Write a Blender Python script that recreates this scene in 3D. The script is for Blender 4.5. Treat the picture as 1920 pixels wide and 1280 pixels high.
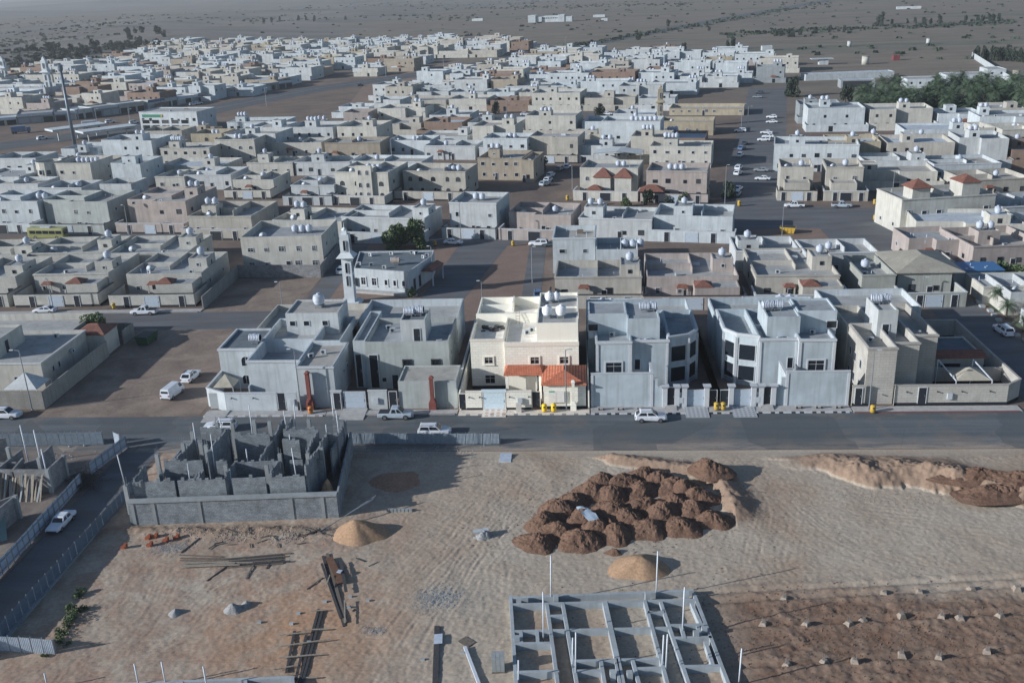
import bpy, math, random
from mathutils import Vector, Matrix
random.seed(7)
rad = math.radians
for o in list(bpy.data.objects): bpy.data.objects.remove(o)
SC = bpy.context.scene
COL = SC.collection
# ------------------------------------------------------------------ camera
FPX, CAMH = 1850.0, 62.0
PITCH, ROLL, YAW = math.atan(690 / FPX), rad(-2.15), rad(-4.12)
def _axes():
    cp, sp, cy, sy = math.cos(PITCH), math.sin(PITCH), math.cos(YAW), math.sin(YAW)
    fw = Vector((sy * cp, cy * cp, -sp)); rt = Vector((cy, -sy, 0)); up = rt.cross(fw)
    return rt * math.cos(ROLL) + up * math.sin(ROLL), up * math.cos(ROLL) - rt * math.sin(ROLL), fw
RT, UP, FW = _axes()
cd = bpy.data.cameras.new('camera'); cam = bpy.data.objects.new('camera', cd); COL.objects.link(cam)
cd.sensor_width = 36; cd.lens = FPX / 1920 * 36; cd.clip_start = 1; cd.clip_end = 40000
m = Matrix((RT, UP, -FW)).transposed().to_4x4(); m.translation = Vector((0, 0, CAMH)); cam.matrix_world = m
SC.camera = cam
# ------------------------------------------------------------------ sky, sun, exposure
SUN_EL, SHAD_AZ = rad(19.0), rad(20.0)          # shadows fall towards +x and a little away from the camera
w = bpy.data.worlds.new('World'); SC.world = w; w.use_nodes = True
nt = w.node_tree; bg = nt.nodes['Background']
sky = nt.nodes.new('ShaderNodeTexSky'); sky.sky_type = 'NISHITA'; sky.sun_disc = False
sky.sun_elevation = SUN_EL; sky.air_density = 1.0; sky.dust_density = 0.6; sky.ozone_density = 2.4
sun_dir = Vector((-math.cos(SHAD_AZ) * math.cos(SUN_EL), -math.sin(SHAD_AZ) * math.cos(SUN_EL), math.sin(SUN_EL)))
sky.sun_rotation = math.atan2(sun_dir.x, sun_dir.y)
nt.links.new(sky.outputs[0], bg.inputs[0]); bg.inputs[1].default_value = 0.085
sl = bpy.data.lights.new('sun', 'SUN'); sl.energy = 4.4; sl.angle = rad(0.53); sl.color = (1.0, 0.98, 0.955)
so = bpy.data.objects.new('sun', sl); COL.objects.link(so); so.location = sun_dir * 300
so.rotation_euler = sun_dir.to_track_quat('Z', 'Y').to_euler()
SC.view_settings.view_transform = 'Standard'; SC.view_settings.look = 'None'
SC.view_settings.exposure = 0.2; SC.view_settings.gamma = 1.0
try:
    SC.cycles.use_denoising = True; SC.cycles.max_bounces = 5; SC.cycles.diffuse_bounces = 3
    SC.cycles.volume_bounces = 0; SC.cycles.transparent_max_bounces = 6; SC.cycles.volume_step_rate = 4
except Exception: pass

# ------------------------------------------------------------------ pixel <-> place (photograph 1920 x 1280)
def G(px, py, z=0.0):
    d = FW + RT * ((px - 960) / FPX) - UP * ((py - 640) / FPX)
    t = (z - CAMH) / d.z
    return Vector((d.x * t, d.y * t, z))
def PX(p):
    v = Vector(p) - Vector((0, 0, CAMH)); c = v.dot(FW)
    return 960 + FPX * v.dot(RT) / c, 640 - FPX * v.dot(UP) / c
def height_to(p, ytop):
    lo, hi = 0.0, 60.0
    for _ in range(30):
        mid = (lo + hi) / 2
        if PX((p[0], p[1], mid))[1] > ytop: lo = mid
        else: hi = mid
    return lo
def inpoly(x, y, P):
    c = False; n = len(P)
    for i in range(n):
        x1, y1 = P[i]; x2, y2 = P[i - 1]
        if (y1 > y) != (y2 > y) and x < (x2 - x1) * (y - y1) / (y2 - y1) + x1: c = not c
    return c

# ------------------------------------------------------------------ materials
MATS = {}
def nodes(name):
    m = bpy.data.materials.new(name); m.use_nodes = True
    n = m.node_tree.nodes; l = m.node_tree.links
    return m, n, l, n['Principled BSDF']
def mixc(n, l, a, b, fac, mode='MIX'):
    x = n.new('ShaderNodeMix'); x.data_type = 'RGBA'; x.blend_type = mode
    for s, v in ((6, a), (7, b), (0, fac)):
        if hasattr(v, 'is_linked') or hasattr(v, 'links'): l.new(v, x.inputs[s])
        elif s == 0: x.inputs[0].default_value = v
        else: x.inputs[s].default_value = (*v, 1) if len(v) == 3 else v
    return x.outputs[2]
def ramp(n, l, src, stops):
    r = n.new('ShaderNodeValToRGB'); e = r.color_ramp.elements
    while len(e) < len(stops): e.new(0.5)
    for i, (p, c) in enumerate(stops):
        e[i].position = p; e[i].color = (*c, 1) if hasattr(c, '__len__') else (c, c, c, 1)
    l.new(src, r.inputs[0]); return r.outputs[0]
def noise(n, l, vec, scale, detail=4, rough=0.55, dist=0.0):
    t = n.new('ShaderNodeTexNoise'); t.inputs['Scale'].default_value = scale
    t.inputs['Detail'].default_value = detail; t.inputs['Roughness'].default_value = rough
    t.inputs['Distortion'].default_value = dist
    if vec is not None: l.new(vec, t.inputs['Vector'])
    return t.outputs[0]
def coord(n, l, kind='Object', scale=(1, 1, 1), rot=(0, 0, 0)):
    if kind == 'World':
        s = n.new('ShaderNodeNewGeometry').outputs['Position']
    else:
        s = n.new('ShaderNodeTexCoord').outputs[kind]
    if scale == (1, 1, 1) and rot == (0, 0, 0): return s
    mp = n.new('ShaderNodeMapping'); mp.inputs['Scale'].default_value = scale; mp.inputs['Rotation'].default_value = rot
    l.new(s, mp.inputs['Vector']); return mp.outputs[0]
def bump(n, l, b, h, strength=0.3, dist=0.05):
    k = n.new('ShaderNodeBump'); k.inputs['Strength'].default_value = strength; k.inputs['Distance'].default_value = dist
    l.new(h, k.inputs['Height']); l.new(k.outputs[0], b.inputs['Normal'])
def facevec(n, l):
    """(x+y, z) of the object: runs along an upright wall whichever way it faces"""
    s = n.new('ShaderNodeSeparateXYZ'); l.new(coord(n, l), s.inputs[0])
    a = n.new('ShaderNodeMath'); a.operation = 'ADD'; l.new(s.outputs[0], a.inputs[0]); l.new(s.outputs[1], a.inputs[1])
    c = n.new('ShaderNodeCombineXYZ'); l.new(a.outputs[0], c.inputs[0]); l.new(s.outputs[2], c.inputs[1])
    return c.outputs[0]
def stucco(name, c, rough=0.9, var=0.2, grime=0.6, courses=False):
    if name in MATS: return MATS[name]
    if not name.startswith('bright'): c = (c[0] * 0.955, c[1] * 0.985, c[2] * 0.985)  # all but the brightened villa colours carry a cool cast
    m, n, l, b = nodes(name)
    W = coord(n, l, 'World')
    big = noise(n, l, W, 0.35, 5, 0.6)
    f = ramp(n, l, big, [(0.3, 1 - var), (0.7, 1 + var * 0.4)])
    col = mixc(n, l, c, f, 1.0, 'MULTIPLY')
    st = noise(n, l, coord(n, l, 'World', (1.6, 1.6, 0.12)), 1.0, 6, 0.65)
    sm = ramp(n, l, st, [(0.47, 0.0), (0.72, grime)])
    col = mixc(n, l, col, tuple(x * k for x, k in zip(c, (0.60, 0.57, 0.52))), sm)
    oi = n.new('ShaderNodeObjectInfo')
    rv = ramp(n, l, oi.outputs['Random'], [(0.0, 0.93), (1.0, 1.05)])
    col = mixc(n, l, col, rv, 1.0, 'MULTIPLY')
    h = noise(n, l, W, 14, 3)
    if courses:
        br = n.new('ShaderNodeTexBrick'); l.new(facevec(n, l), br.inputs['Vector'])
        br.inputs['Scale'].default_value = 1.0; br.inputs['Brick Width'].default_value = 0.9; br.inputs['Row Height'].default_value = 0.42
        br.inputs['Mortar Size'].default_value = 0.022; br.inputs['Color1'].default_value = (1, 1, 1, 1)
        br.inputs['Color2'].default_value = (0.93, 0.925, 0.91, 1); br.inputs['Mortar'].default_value = (0.74, 0.71, 0.67, 1)
        col = mixc(n, l, col, br.outputs[0], 1.0, 'MULTIPLY'); h = br.outputs[1]
        bump(n, l, b, h, -0.25, 0.03)
    else: bump(n, l, b, h, 0.18, 0.03)
    l.new(col, b.inputs['Base Color']); b.inputs['Roughness'].default_value = rough
    MATS[name] = m; return m
def plain(name, c, rough=0.6, metal=0.0, var=0.1, scale=3.0, spec=0.5):
    if name in MATS: return MATS[name]
    m, n, l, b = nodes(name)
    t = noise(n, l, coord(n, l, 'World'), scale, 4)
    f = ramp(n, l, t, [(0.3, 1 - var), (0.7, 1 + var * 0.5)])
    l.new(mixc(n, l, c, f, 1.0, 'MULTIPLY'), b.inputs['Base Color'])
    b.inputs['Roughness'].default_value = rough; b.inputs['Metallic'].default_value = metal
    b.inputs['Specular IOR Level'].default_value = spec
    MATS[name] = m; return m
def roofmat(name, c):
    if name in MATS: return MATS[name]
    if not name.startswith('bright'): c = (c[0] * 0.94, c[1] * 0.97, c[2] * 0.97)  # cool cast here too, except for the brightened villa roof
    m, n, l, b = nodes(name)
    W = coord(n, l, 'World')
    a = noise(n, l, W, 0.5, 6, 0.65, 0.6); d = noise(n, l, W, 2.6, 5, 0.7)
    col = mixc(n, l, c, ramp(n, l, a, [(0.3, 0.72), (0.5, 0.98), (0.72, 1.14)]), 1.0, 'MULTIPLY')
    col = mixc(n, l, col, tuple(x * k for x, k in zip(c, (0.55, 0.5, 0.45))), ramp(n, l, d, [(0.56, 0.0), (0.74, 0.5)]))
    l.new(col, b.inputs['Base Color']); b.inputs['Roughness'].default_value = 0.95
    bump(n, l, b, d, 0.25, 0.05); MATS[name] = m; return m
def blockmat(name, c, bw=0.42, bh=0.21):
    m, n, l, b = nodes(name)
    br = n.new('ShaderNodeTexBrick'); l.new(facevec(n, l), br.inputs['Vector']); br.inputs['Scale'].default_value = 1.0
    br.inputs['Brick Width'].default_value = bw; br.inputs['Row Height'].default_value = bh; br.inputs['Mortar Size'].default_value = 0.016
    br.inputs['Color1'].default_value = (*[x * 1.12 for x in c], 1); br.inputs['Color2'].default_value = (*[x * 0.84 for x in c], 1)
    br.inputs['Mortar'].default_value = (*[x * 0.5 for x in c], 1); br.inputs['Bias'].default_value = 0.1
    W = coord(n, l, 'World'); t = noise(n, l, W, 0.8, 6, 0.65); t2 = noise(n, l, W, 7, 4)
    col = mixc(n, l, br.outputs[0], ramp(n, l, t, [(0.28, 0.62), (0.7, 1.2)]), 1.0, 'MULTIPLY')
    col = mixc(n, l, col, ramp(n, l, t2, [(0.3, 0.8), (0.7, 1.15)]), 1.0, 'MULTIPLY')
    l.new(col, b.inputs['Base Color']); b.inputs['Roughness'].default_value = 0.95
    bump(n, l, b, br.outputs[1], -0.8, 0.03); MATS[name] = m; return m
def tilemat(name, c, c2):
    m, n, l, b = nodes(name)
    P = coord(n, l); g = n.new('ShaderNodeNewGeometry')
    s = n.new('ShaderNodeSeparateXYZ'); l.new(P, s.inputs[0]); q = n.new('ShaderNodeSeparateXYZ'); l.new(g.outputs['True Normal'], q.inputs[0])
    ax = n.new('ShaderNodeMath'); ax.operation = 'ABSOLUTE'; l.new(q.outputs[0], ax.inputs[0])
    ay = n.new('ShaderNodeMath'); ay.operation = 'ABSOLUTE'; l.new(q.outputs[1], ay.inputs[0])
    gt = n.new('ShaderNodeMath'); gt.operation = 'GREATER_THAN'; l.new(ax.outputs[0], gt.inputs[0]); l.new(ay.outputs[0], gt.inputs[1])
    mx = n.new('ShaderNodeMix'); l.new(gt.outputs[0], mx.inputs[0]); l.new(s.outputs[0], mx.inputs[2]); l.new(s.outputs[1], mx.inputs[3])
    cb = n.new('ShaderNodeCombineXYZ'); l.new(mx.outputs[0], cb.inputs[0]); l.new(s.outputs[2], cb.inputs[1])
    br = n.new('ShaderNodeTexBrick'); l.new(cb.outputs[0], br.inputs['Vector']); br.offset = 0.0; br.inputs['Scale'].default_value = 1
    br.inputs['Brick Width'].default_value = 0.26; br.inputs['Row Height'].default_value = 0.16; br.inputs['Mortar Size'].default_value = 0.03
    br.inputs['Color1'].default_value = (*c, 1); br.inputs['Color2'].default_value = (*c2, 1); br.inputs['Mortar'].default_value = (*[x * 0.45 for x in c], 1)
    t = noise(n, l, coord(n, l, 'World'), 1.2, 5)
    l.new(mixc(n, l, br.outputs[0], ramp(n, l, t, [(0.3, 0.75), (0.7, 1.15)]), 1.0, 'MULTIPLY'), b.inputs['Base Color'])
    b.inputs['Roughness'].default_value = 0.75; bump(n, l, b, br.outputs[1], -0.8, 0.06); MATS[name] = m; return m
def carpaint(name, c):
    m, n, l, b = nodes(name)
    t = noise(n, l, coord(n, l, 'World'), 1.5, 4)
    l.new(mixc(n, l, c, ramp(n, l, t, [(0.3, 0.86), (0.7, 1.05)]), 1.0, 'MULTIPLY'), b.inputs['Base Color'])
    b.inputs['Roughness'].default_value = 0.38; b.inputs['Coat Weight'].default_value = 0.5; b.inputs['Coat Roughness'].default_value = 0.12
    MATS[name] = m; return m

WALL = {
 'white': stucco('white_paint', (0.55, 0.595, 0.64)), 'offwhite': stucco('offwhite_paint', (0.53, 0.555, 0.58)),
 'cream': stucco('cream_paint', (0.545, 0.53, 0.495)), 'beige': stucco('beige_paint', (0.47, 0.445, 0.41)),
 'pink': stucco('pinkish_paint', (0.43, 0.375, 0.36)), 'green': stucco('grey_green_paint', (0.455, 0.485, 0.485)),
 'ochre': stucco('ochre_paint', (0.42, 0.365, 0.28)), 'tan': stucco('tan_paint', (0.37, 0.32, 0.265)),
 'brown': stucco('brown_paint', (0.27, 0.19, 0.155)), 'blue': stucco('pale_blue_paint', (0.485, 0.55, 0.61)),
 'grey': stucco('grey_render', (0.30, 0.33, 0.36)), 'olive': stucco('olive_paint', (0.38, 0.39, 0.37)),
 'stone': stucco('pale_stone_cladding', (0.53, 0.52, 0.50), courses=True, grime=0.25),
 'beigestone': stucco('beige_stone_cladding', (0.52, 0.50, 0.475), courses=True, grime=0.25),
 'minaret': stucco('minaret_white', (0.70, 0.74, 0.78), grime=0.2),
 'brightened': stucco('brightened_cream_stone', (0.96, 0.945, 0.86), var=0.05, grime=0.10, courses=True),  # villa highlight put into the wall colour, not cast by any lamp
 'brightened_plain': stucco('brightened_cream_render', (0.97, 0.95, 0.85), var=0.05, grime=0.12),  # plain render with the same highlight in its colour
}
ROOF = {'roof': roofmat('roof_screed', (0.40, 0.40, 0.40)), 'blue': roofmat('blue_grey_roof', (0.34, 0.36, 0.385)),
        'tan': roofmat('tan_roof', (0.41, 0.39, 0.365)), 'dark': roofmat('dark_roof', (0.14, 0.17, 0.20)),
        'brightened': roofmat('brightened_roof_tiles', (0.84, 0.81, 0.74)), 'white': roofmat('white_roof', (0.48, 0.53, 0.60))}  # villa roof colour raised to carry the highlight
TILE = tilemat('red_roof_tiles', (0.30, 0.135, 0.10), (0.25, 0.11, 0.085))
TILEB = tilemat('orange_roof_tiles', (0.72, 0.24, 0.13), (0.62, 0.20, 0.115))
GLASS2 = plain('curtained_window_glass', (0.075, 0.085, 0.10), 0.3, 0, 0.3)
GLASS = plain('dark_window_glass', (0.018, 0.024, 0.034), 0.15, 0, 0.2)
FRAMEW = plain('white_frame', (0.55, 0.58, 0.62), 0.6); FRAMED = plain('dark_frame', (0.03, 0.035, 0.045), 0.5)
FRAMEG = plain('cream_frame', (0.85, 0.80, 0.72), 0.7)
DOORM = plain('dark_door_metal', (0.022, 0.028, 0.04), 0.45); GATEW = plain('pale_gate_metal', (0.46, 0.54, 0.63), 0.5)
GATEG = plain('brightened_gate_metal', (0.66, 0.80, 0.88), 0.5); DARKST = plain('black_plinth_stone', (0.02, 0.024, 0.032), 0.5)  # villa gate is a paler copy with the highlight in it
BRICKRED = stucco('red_brick_pier', (0.27, 0.085, 0.075), courses=True)
TANKW = plain('white_tank_plastic', (0.50, 0.56, 0.66), 0.45, 0, 0.14, 6); TANKG = plain('brightened_tank_plastic', (0.85, 0.88, 0.93), 0.45, 0, 0.1, 6)  # second tank plastic is the highlighted copy for the villa
TANKP = plain('dusty_tank_plastic', (0.46, 0.40, 0.36), 0.6, 0, 0.2, 5)
ACM = plain('air_conditioner_casing', (0.50, 0.55, 0.60), 0.55, 0, 0.2, 8); DARKF = plain('dark_fan', (0.03, 0.035, 0.045), 0.6)
STEEL = plain('galvanised_steel', (0.34, 0.38, 0.43), 0.45, 0.6); PIPEW = plain('white_pipe', (0.60, 0.66, 0.74), 0.5)
YELLOW = plain('yellow_plastic', (0.50, 0.34, 0.05), 0.6); YELLOWB = plain('brightened_yellow_plastic', (0.95, 0.62, 0.02), 0.5)  # second yellow is the same plastic with the villa highlight painted in
ORANGE = plain('orange_plastic', (0.55, 0.20, 0.04), 0.5)
CONC = stucco('raw_concrete', (0.33, 0.355, 0.375), var=0.25, grime=0.5); CONCB = stucco('pale_concrete', (0.40, 0.44, 0.48), var=0.2, grime=0.45)
BLOCK = blockmat('concrete_block', (0.275, 0.31, 0.345)); BLOCKD = blockmat('dusty_block_wall', (0.27, 0.28, 0.295))
WOOD = plain('weathered_timber', (0.17, 0.145, 0.12), 0.85, 0, 0.35, 5); WOODP = plain('pale_timber', (0.34, 0.30, 0.25), 0.85, 0, 0.3, 5)
WOODD = plain('dark_timber', (0.06, 0.06, 0.065), 0.8, 0, 0.4, 5)
SHEET = plain('hoarding_sheet', (0.36, 0.43, 0.50), 0.45, 0.25, 0.2, 2); SHEETW = plain('white_hoarding_sheet', (0.52, 0.60, 0.70), 0.45, 0.1, 0.16, 2)
RUB = plain('tyre_rubber', (0.015, 0.016, 0.018), 0.8); RIM = plain('alloy_rim', (0.35, 0.38, 0.42), 0.35, 0.8)
LAMPR = plain('tail_lamp_red', (0.25, 0.015, 0.012), 0.3); LAMPW = plain('head_lamp_glass', (0.6, 0.65, 0.7), 0.15)
PAINT = {'white': carpaint('white_car_paint', (0.70, 0.75, 0.82)), 'silver': carpaint('silver_car_paint', (0.42, 0.50, 0.58)),
         'dark': carpaint('dark_car_paint', (0.05, 0.07, 0.10)), 'blue': carpaint('blue_car_paint', (0.12, 0.20, 0.36)),
         'grey': carpaint('grey_car_paint', (0.22, 0.26, 0.30)), 'red': carpaint('red_car_paint', (0.4, 0.05, 0.06)), 'lime': carpaint('lime_bus_paint', (0.27, 0.29, 0.12))}
# ------------------------------------------------------------------ mesh helpers
class MB:
    def __init__(s): s.v = []; s.f = []
    def add(s, v, f):
        k = len(s.v); s.v += [tuple(p) for p in v]; s.f += [tuple(i + k for i in q) for q in f]; return s
    def box(s, x0, y0, z0, x1, y1, z1):
        return s.add([(x0, y0, z0), (x1, y0, z0), (x1, y1, z0), (x0, y1, z0), (x0, y0, z1), (x1, y0, z1), (x1, y1, z1), (x0, y1, z1)],
                     [(3, 2, 1, 0), (4, 5, 6, 7), (0, 1, 5, 4), (1, 2, 6, 5), (2, 3, 7, 6), (3, 0, 4, 7)])
    def cbox(s, cx, cy, z0, sx, sy, sz): return s.box(cx - sx / 2, cy - sy / 2, z0, cx + sx / 2, cy + sy / 2, z0 + sz)
    def frust(s, b, z0, t, z1):
        (a0, c0, a1, c1), (d0, e0, d1, e1) = b, t
        return s.add([(a0, c0, z0), (a1, c0, z0), (a1, c1, z0), (a0, c1, z0), (d0, e0, z1), (d1, e0, z1), (d1, e1, z1), (d0, e1, z1)],
                     [(3, 2, 1, 0), (4, 5, 6, 7), (0, 1, 5, 4), (1, 2, 6, 5), (2, 3, 7, 6), (3, 0, 4, 7)])
    def cyl(s, x, y, z0, z1, r0, r1=None, n=10):
        r1 = r0 if r1 is None else r1; v = []; f = []
        for i in range(n):
            a = 2 * math.pi * i / n; c, q = math.cos(a), math.sin(a)
            v += [(x + r0 * c, y + r0 * q, z0), (x + r1 * c, y + r1 * q, z1)]
        for i in range(n): j = (i + 1) % n; f.append((2 * i, 2 * j, 2 * j + 1, 2 * i + 1))
        f.append(tuple(2 * i + 1 for i in range(n))); f.append(tuple(2 * i for i in reversed(range(n))))
        return s.add(v, f)
    def lathe(s, prof, x=0, y=0, n=12):
        v = []; f = []
        for r, z in prof:
            for i in range(n):
                a = 2 * math.pi * i / n; v.append((x + r * math.cos(a), y + r * math.sin(a), z))
        for k in range(len(prof) - 1):
            for i in range(n): j = (i + 1) % n; f.append((k * n + i, k * n + j, (k + 1) * n + j, (k + 1) * n + i))
        f.append(tuple(reversed(range(n)))); f.append(tuple((len(prof) - 1) * n + i for i in range(n)))
        return s.add(v, f)
    def bar(s, p, q, w, h=None):
        """square bar from p to q"""
        p, q = Vector(p), Vector(q); d = (q - p); L = d.length
        if L < 1e-6: return s
        d /= L; h = h or w
        u = Vector((0, 0, 1)) if abs(d.z) < 0.95 else Vector((0, 1, 0))
        a = d.cross(u).normalized(); b = a.cross(d)
        v = []
        for e in (p, q):
            for i, j in ((-1, -1), (1, -1), (1, 1), (-1, 1)): v.append(e + a * (i * w / 2) + b * (j * h / 2))
        return s.add(v, [(3, 2, 1, 0), (4, 5, 6, 7), (0, 1, 5, 4), (1, 2, 6, 5), (2, 3, 7, 6), (3, 0, 4, 7)])
    def tube(s, p, q, r0, r1=None, n=8):
        p, q = Vector(p), Vector(q); r1 = r0 if r1 is None else r1; d = (q - p).normalized()
        u = Vector((0, 0, 1)) if abs(d.z) < 0.95 else Vector((1, 0, 0)); a = d.cross(u).normalized(); b = a.cross(d); v = []
        for e, r in ((p, r0), (q, r1)):
            for i in range(n): t = 2 * math.pi * i / n; v.append(e + a * (r * math.cos(t)) + b * (r * math.sin(t)))
        f = [(i, (i + 1) % n, n + (i + 1) % n, n + i) for i in range(n)] + [tuple(reversed(range(n))), tuple(range(n, 2 * n))]
        return s.add(v, f)
    def prism(s, pts, z0, z1):
        n = len(pts)
        return s.add([(x, y, z0) for x, y in pts] + [(x, y, z1) for x, y in pts],
                     [tuple(reversed(range(n))), tuple(range(n, 2 * n))] + [(i, (i + 1) % n, n + (i + 1) % n, n + i) for i in range(n)])
    def hip(s, x0, y0, x1, y1, z0, z1, ridge=0.5, t=0.16):
        """hipped roof: eave rectangle, ridge along the longer side"""
        w, d = x1 - x0, y1 - y0
        if w >= d: k = min(d / 2, w / 2 * (2 - 2 * ridge)); a, b = (x0 + k, (y0 + y1) / 2), (x1 - k, (y0 + y1) / 2)
        else: k = min(w / 2, d / 2 * (2 - 2 * ridge)); a, b = ((x0 + x1) / 2, y0 + k), ((x0 + x1) / 2, y1 - k)
        v = [(x0, y0, z0), (x1, y0, z0), (x1, y1, z0), (x0, y1, z0), (x0, y0, z0 + t), (x1, y0, z0 + t), (x1, y1, z0 + t), (x0, y1, z0 + t), (*a, z1), (*b, z1)]
        f = [(3, 2, 1, 0), (0, 1, 5, 4), (1, 2, 6, 5), (2, 3, 7, 6), (3, 0, 4, 7)]
        f += [(4, 5, 9, 8), (5, 6, 9), (6, 7, 8, 9), (7, 4, 8)] if w >= d else [(4, 5, 8), (5, 6, 9, 8), (6, 7, 9), (7, 4, 8, 9)]
        return s.add(v, f)
    def mesh(s, name, mat, smooth=False):
        me = bpy.data.meshes.new(name); me.from_pydata(s.v, [], s.f)
        if mat: me.materials.append(mat)
        if smooth: me.polygons.foreach_set('use_smooth', [True] * len(me.polygons))
        me.update(); return me
    def obj(s, name, mat, parent=None, smooth=False, **kw):
        if SINK[0] is not None and parent is not None: SINK[0].take(s.v, s.f, mat, kw.get('loc', (0, 0, 0)), 0, None); return None
        return link(name, s.mesh(name, mat, smooth), parent, **kw)
class Sink:
    """collects houses too small to tell apart into one mesh, one material slot per paint"""
    def __init__(s): s.v = []; s.f = []; s.mi = []; s.mats = []; s.M = Matrix.Identity(4)
    def take(s, v, f, mat, loc, rz, scale):
        if mat not in s.mats: s.mats.append(mat)
        k = len(s.v); m_ = s.M @ Matrix.Translation(loc) @ Matrix.Rotation(rz, 4, 'Z') @ Matrix.Diagonal((*(scale or (1, 1, 1)), 1)); s.v += [tuple(m_ @ Vector(p)) for p in v]
        s.f += [tuple(i + k for i in q) for q in f]; s.mi += [s.mats.index(mat)] * len(f)
    def done(s, name):
        me = bpy.data.meshes.new(name); me.from_pydata(s.v, [], s.f)
        for mt in s.mats: me.materials.append(mt)
        me.polygons.foreach_set('material_index', s.mi); me.update(); return link(name, me)
SINK = [None]
def link(name, me, parent=None, loc=(0, 0, 0), rz=0.0, scale=None):
    if SINK[0] is not None and parent is not None: SINK[0].take([q.co for q in me.vertices], [tuple(p.vertices) for p in me.polygons], me.materials[0], loc, rz, scale); return None
    o = bpy.data.objects.new(name, me); COL.objects.link(o); o.location = loc
    if rz: o.rotation_euler = (0, 0, rz)
    if scale: o.scale = scale
    if parent: o.parent = parent
    return o
def tag(o, label, cat, group=None, kind=None):
    o['label'] = label
    if cat: o['category'] = cat
    if group: o['group'] = group
    if kind: o['kind'] = kind
    return o
def empty(name, loc=(0, 0, 0), rz=0.0, label=None, cat=None, group=None):
    o = link(name, None, None, loc, rz); o.empty_display_size = 0.5
    if label: tag(o, label, cat, group)
    return o
def struct(name, mb, mat, z=0):
    o = mb.obj(name, mat); o['kind'] = 'structure'; return o
CACHE = {}
def cached(key, fn):
    if key not in CACHE: CACHE[key] = fn()
    return CACHE[key]
def offs(pts, t):
    """inset a counter-clockwise outline by t"""
    n = len(pts); out = []
    for i in range(n):
        p0, p1, p2 = Vector(pts[i - 1]), Vector(pts[i]), Vector(pts[(i + 1) % n])
        d1, d2 = (p1 - p0).normalized(), (p2 - p1).normalized()
        n1, n2 = Vector((-d1.y, d1.x)), Vector((-d2.y, d2.x)); b = n1 + n2
        k = t / max(0.3, b.length / 2 * b.normalized().dot(n1) * 2 / 1.0 * 0.5 * 2) if b.length > 1e-4 else t
        b = b.normalized(); out.append(tuple(p1 + b * (t / max(0.3, b.dot(n1)))))
    return out

# ------------------------------------------------------------------ house parts
def win_meshes(w, h, style):
    def fn():
        f = MB(); d = 0.09 if style != 'trim' else 0.13; t = 0.09 if style != 'trim' else 0.22
        def outline(ww, hh, z0=0.0):
            if style == 'arch':
                r = ww / 2; zt = hh - r
                return [(-ww / 2, z0), (ww / 2, z0)] + [(r * math.cos(a), zt + r * math.sin(a)) for a in [math.pi * i / 8 for i in range(9)]]
            return [(-ww / 2, z0), (ww / 2, z0), (ww / 2, hh), (-ww / 2, hh)]
        inn = outline(w, h); 
        if style == 'arch':
            out = outline(w + 2 * t, h + t, -t)
        else: out = [(-w / 2 - t, -t), (w / 2 + t, -t), (w / 2 + t, h + t), (-w / 2 - t, h + t)]
        n = len(inn); v = [(x, -d, z) for x, z in out] + [(x, -d, z) for x, z in inn] + [(x, 0, z) for x, z in out] + [(x, 0, z) for x, z in inn]
        fs = []
        for i in range(n):
            j = (i + 1) % n
            fs += [(i, j, n + j, n + i), (2 * n + i, 2 * n + j, j, i), (n + i, n + j, 3 * n + j, 3 * n + i)]
        f.add(v, fs)
        if style != 'plain' and w > 0.7:
            f.box(-0.025, -0.06, 0.0, 0.025, -0.02, h * 0.98)
            if style != 'arch': f.box(-w / 2, -0.055, h * 0.62, w / 2, -0.022, h * 0.62 + 0.05)
        if style == 'trim': f.box(-w / 2 - t - 0.08, -0.2, -t - 0.14, w / 2 + t + 0.08, 0, -t - 0.001)
        p = MB(); p.add([(x, -0.02, z) for x, z in inn], [tuple(range(n))])
        return f, p
    return fn()
def window(root, x, y, z, w, h, ang=0.0, style='plain', fm=None, pm=None):
    fm = fm or FRAMEW; pm = pm or (GLASS if (int(x * 7.3 + z * 3.1 + y * 1.7) % 5) > 1 or y > 60 else GLASS2); key = ('win', round(w, 2), round(h, 2), style, fm.name, pm.name)
    if key not in CACHE:
        f, p = win_meshes(w, h, style); CACHE[key] = (f.mesh('window', fm), p.mesh('pane', pm))
    a, b = CACHE[key]
    o = link('window', a, root, (x, y, z), ang); link('pane', b, o)
    return o
def door(root, x, y, z, w, h, ang=0.0, mat=None, name='door', fm=None):
    mat = mat or DOORM; fm = fm or FRAMEW; key = ('door', round(w, 2), round(h, 2), mat.name, fm.name)
    if key not in CACHE:
        p = MB(); p.box(-w / 2, -0.05, 0.02, w / 2, 0.02, h)
        for i in range(3): p.box(-w / 2 + 0.12, -0.075, 0.15 + i * h / 3, w / 2 - 0.12, -0.05, h / 3 * (i + 1) - 0.05)
        f = MB(); f.box(-w / 2 - 0.1, -0.09, 0, -w / 2 - 0.002, 0.02, h + 0.1); f.box(w / 2 + 0.002, -0.09, 0, w / 2 + 0.1, 0.02, h + 0.1); f.box(-w / 2 - 0.002, -0.09, h + 0.002, w / 2 + 0.002, 0.02, h + 0.1)
        hd = MB(); hd.box(w / 2 - 0.2, -0.13, h * 0.45, w / 2 - 0.14, -0.06, h * 0.55)
        CACHE[key] = (p.mesh(name, mat), f.mesh('door_frame', fm), hd.mesh('handle', STEEL))
    a, b, c = CACHE[key]
    o = link(name, a, root, (x, y, z), ang); link('door_frame', b, o); link('handle', c, o); return o
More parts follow.
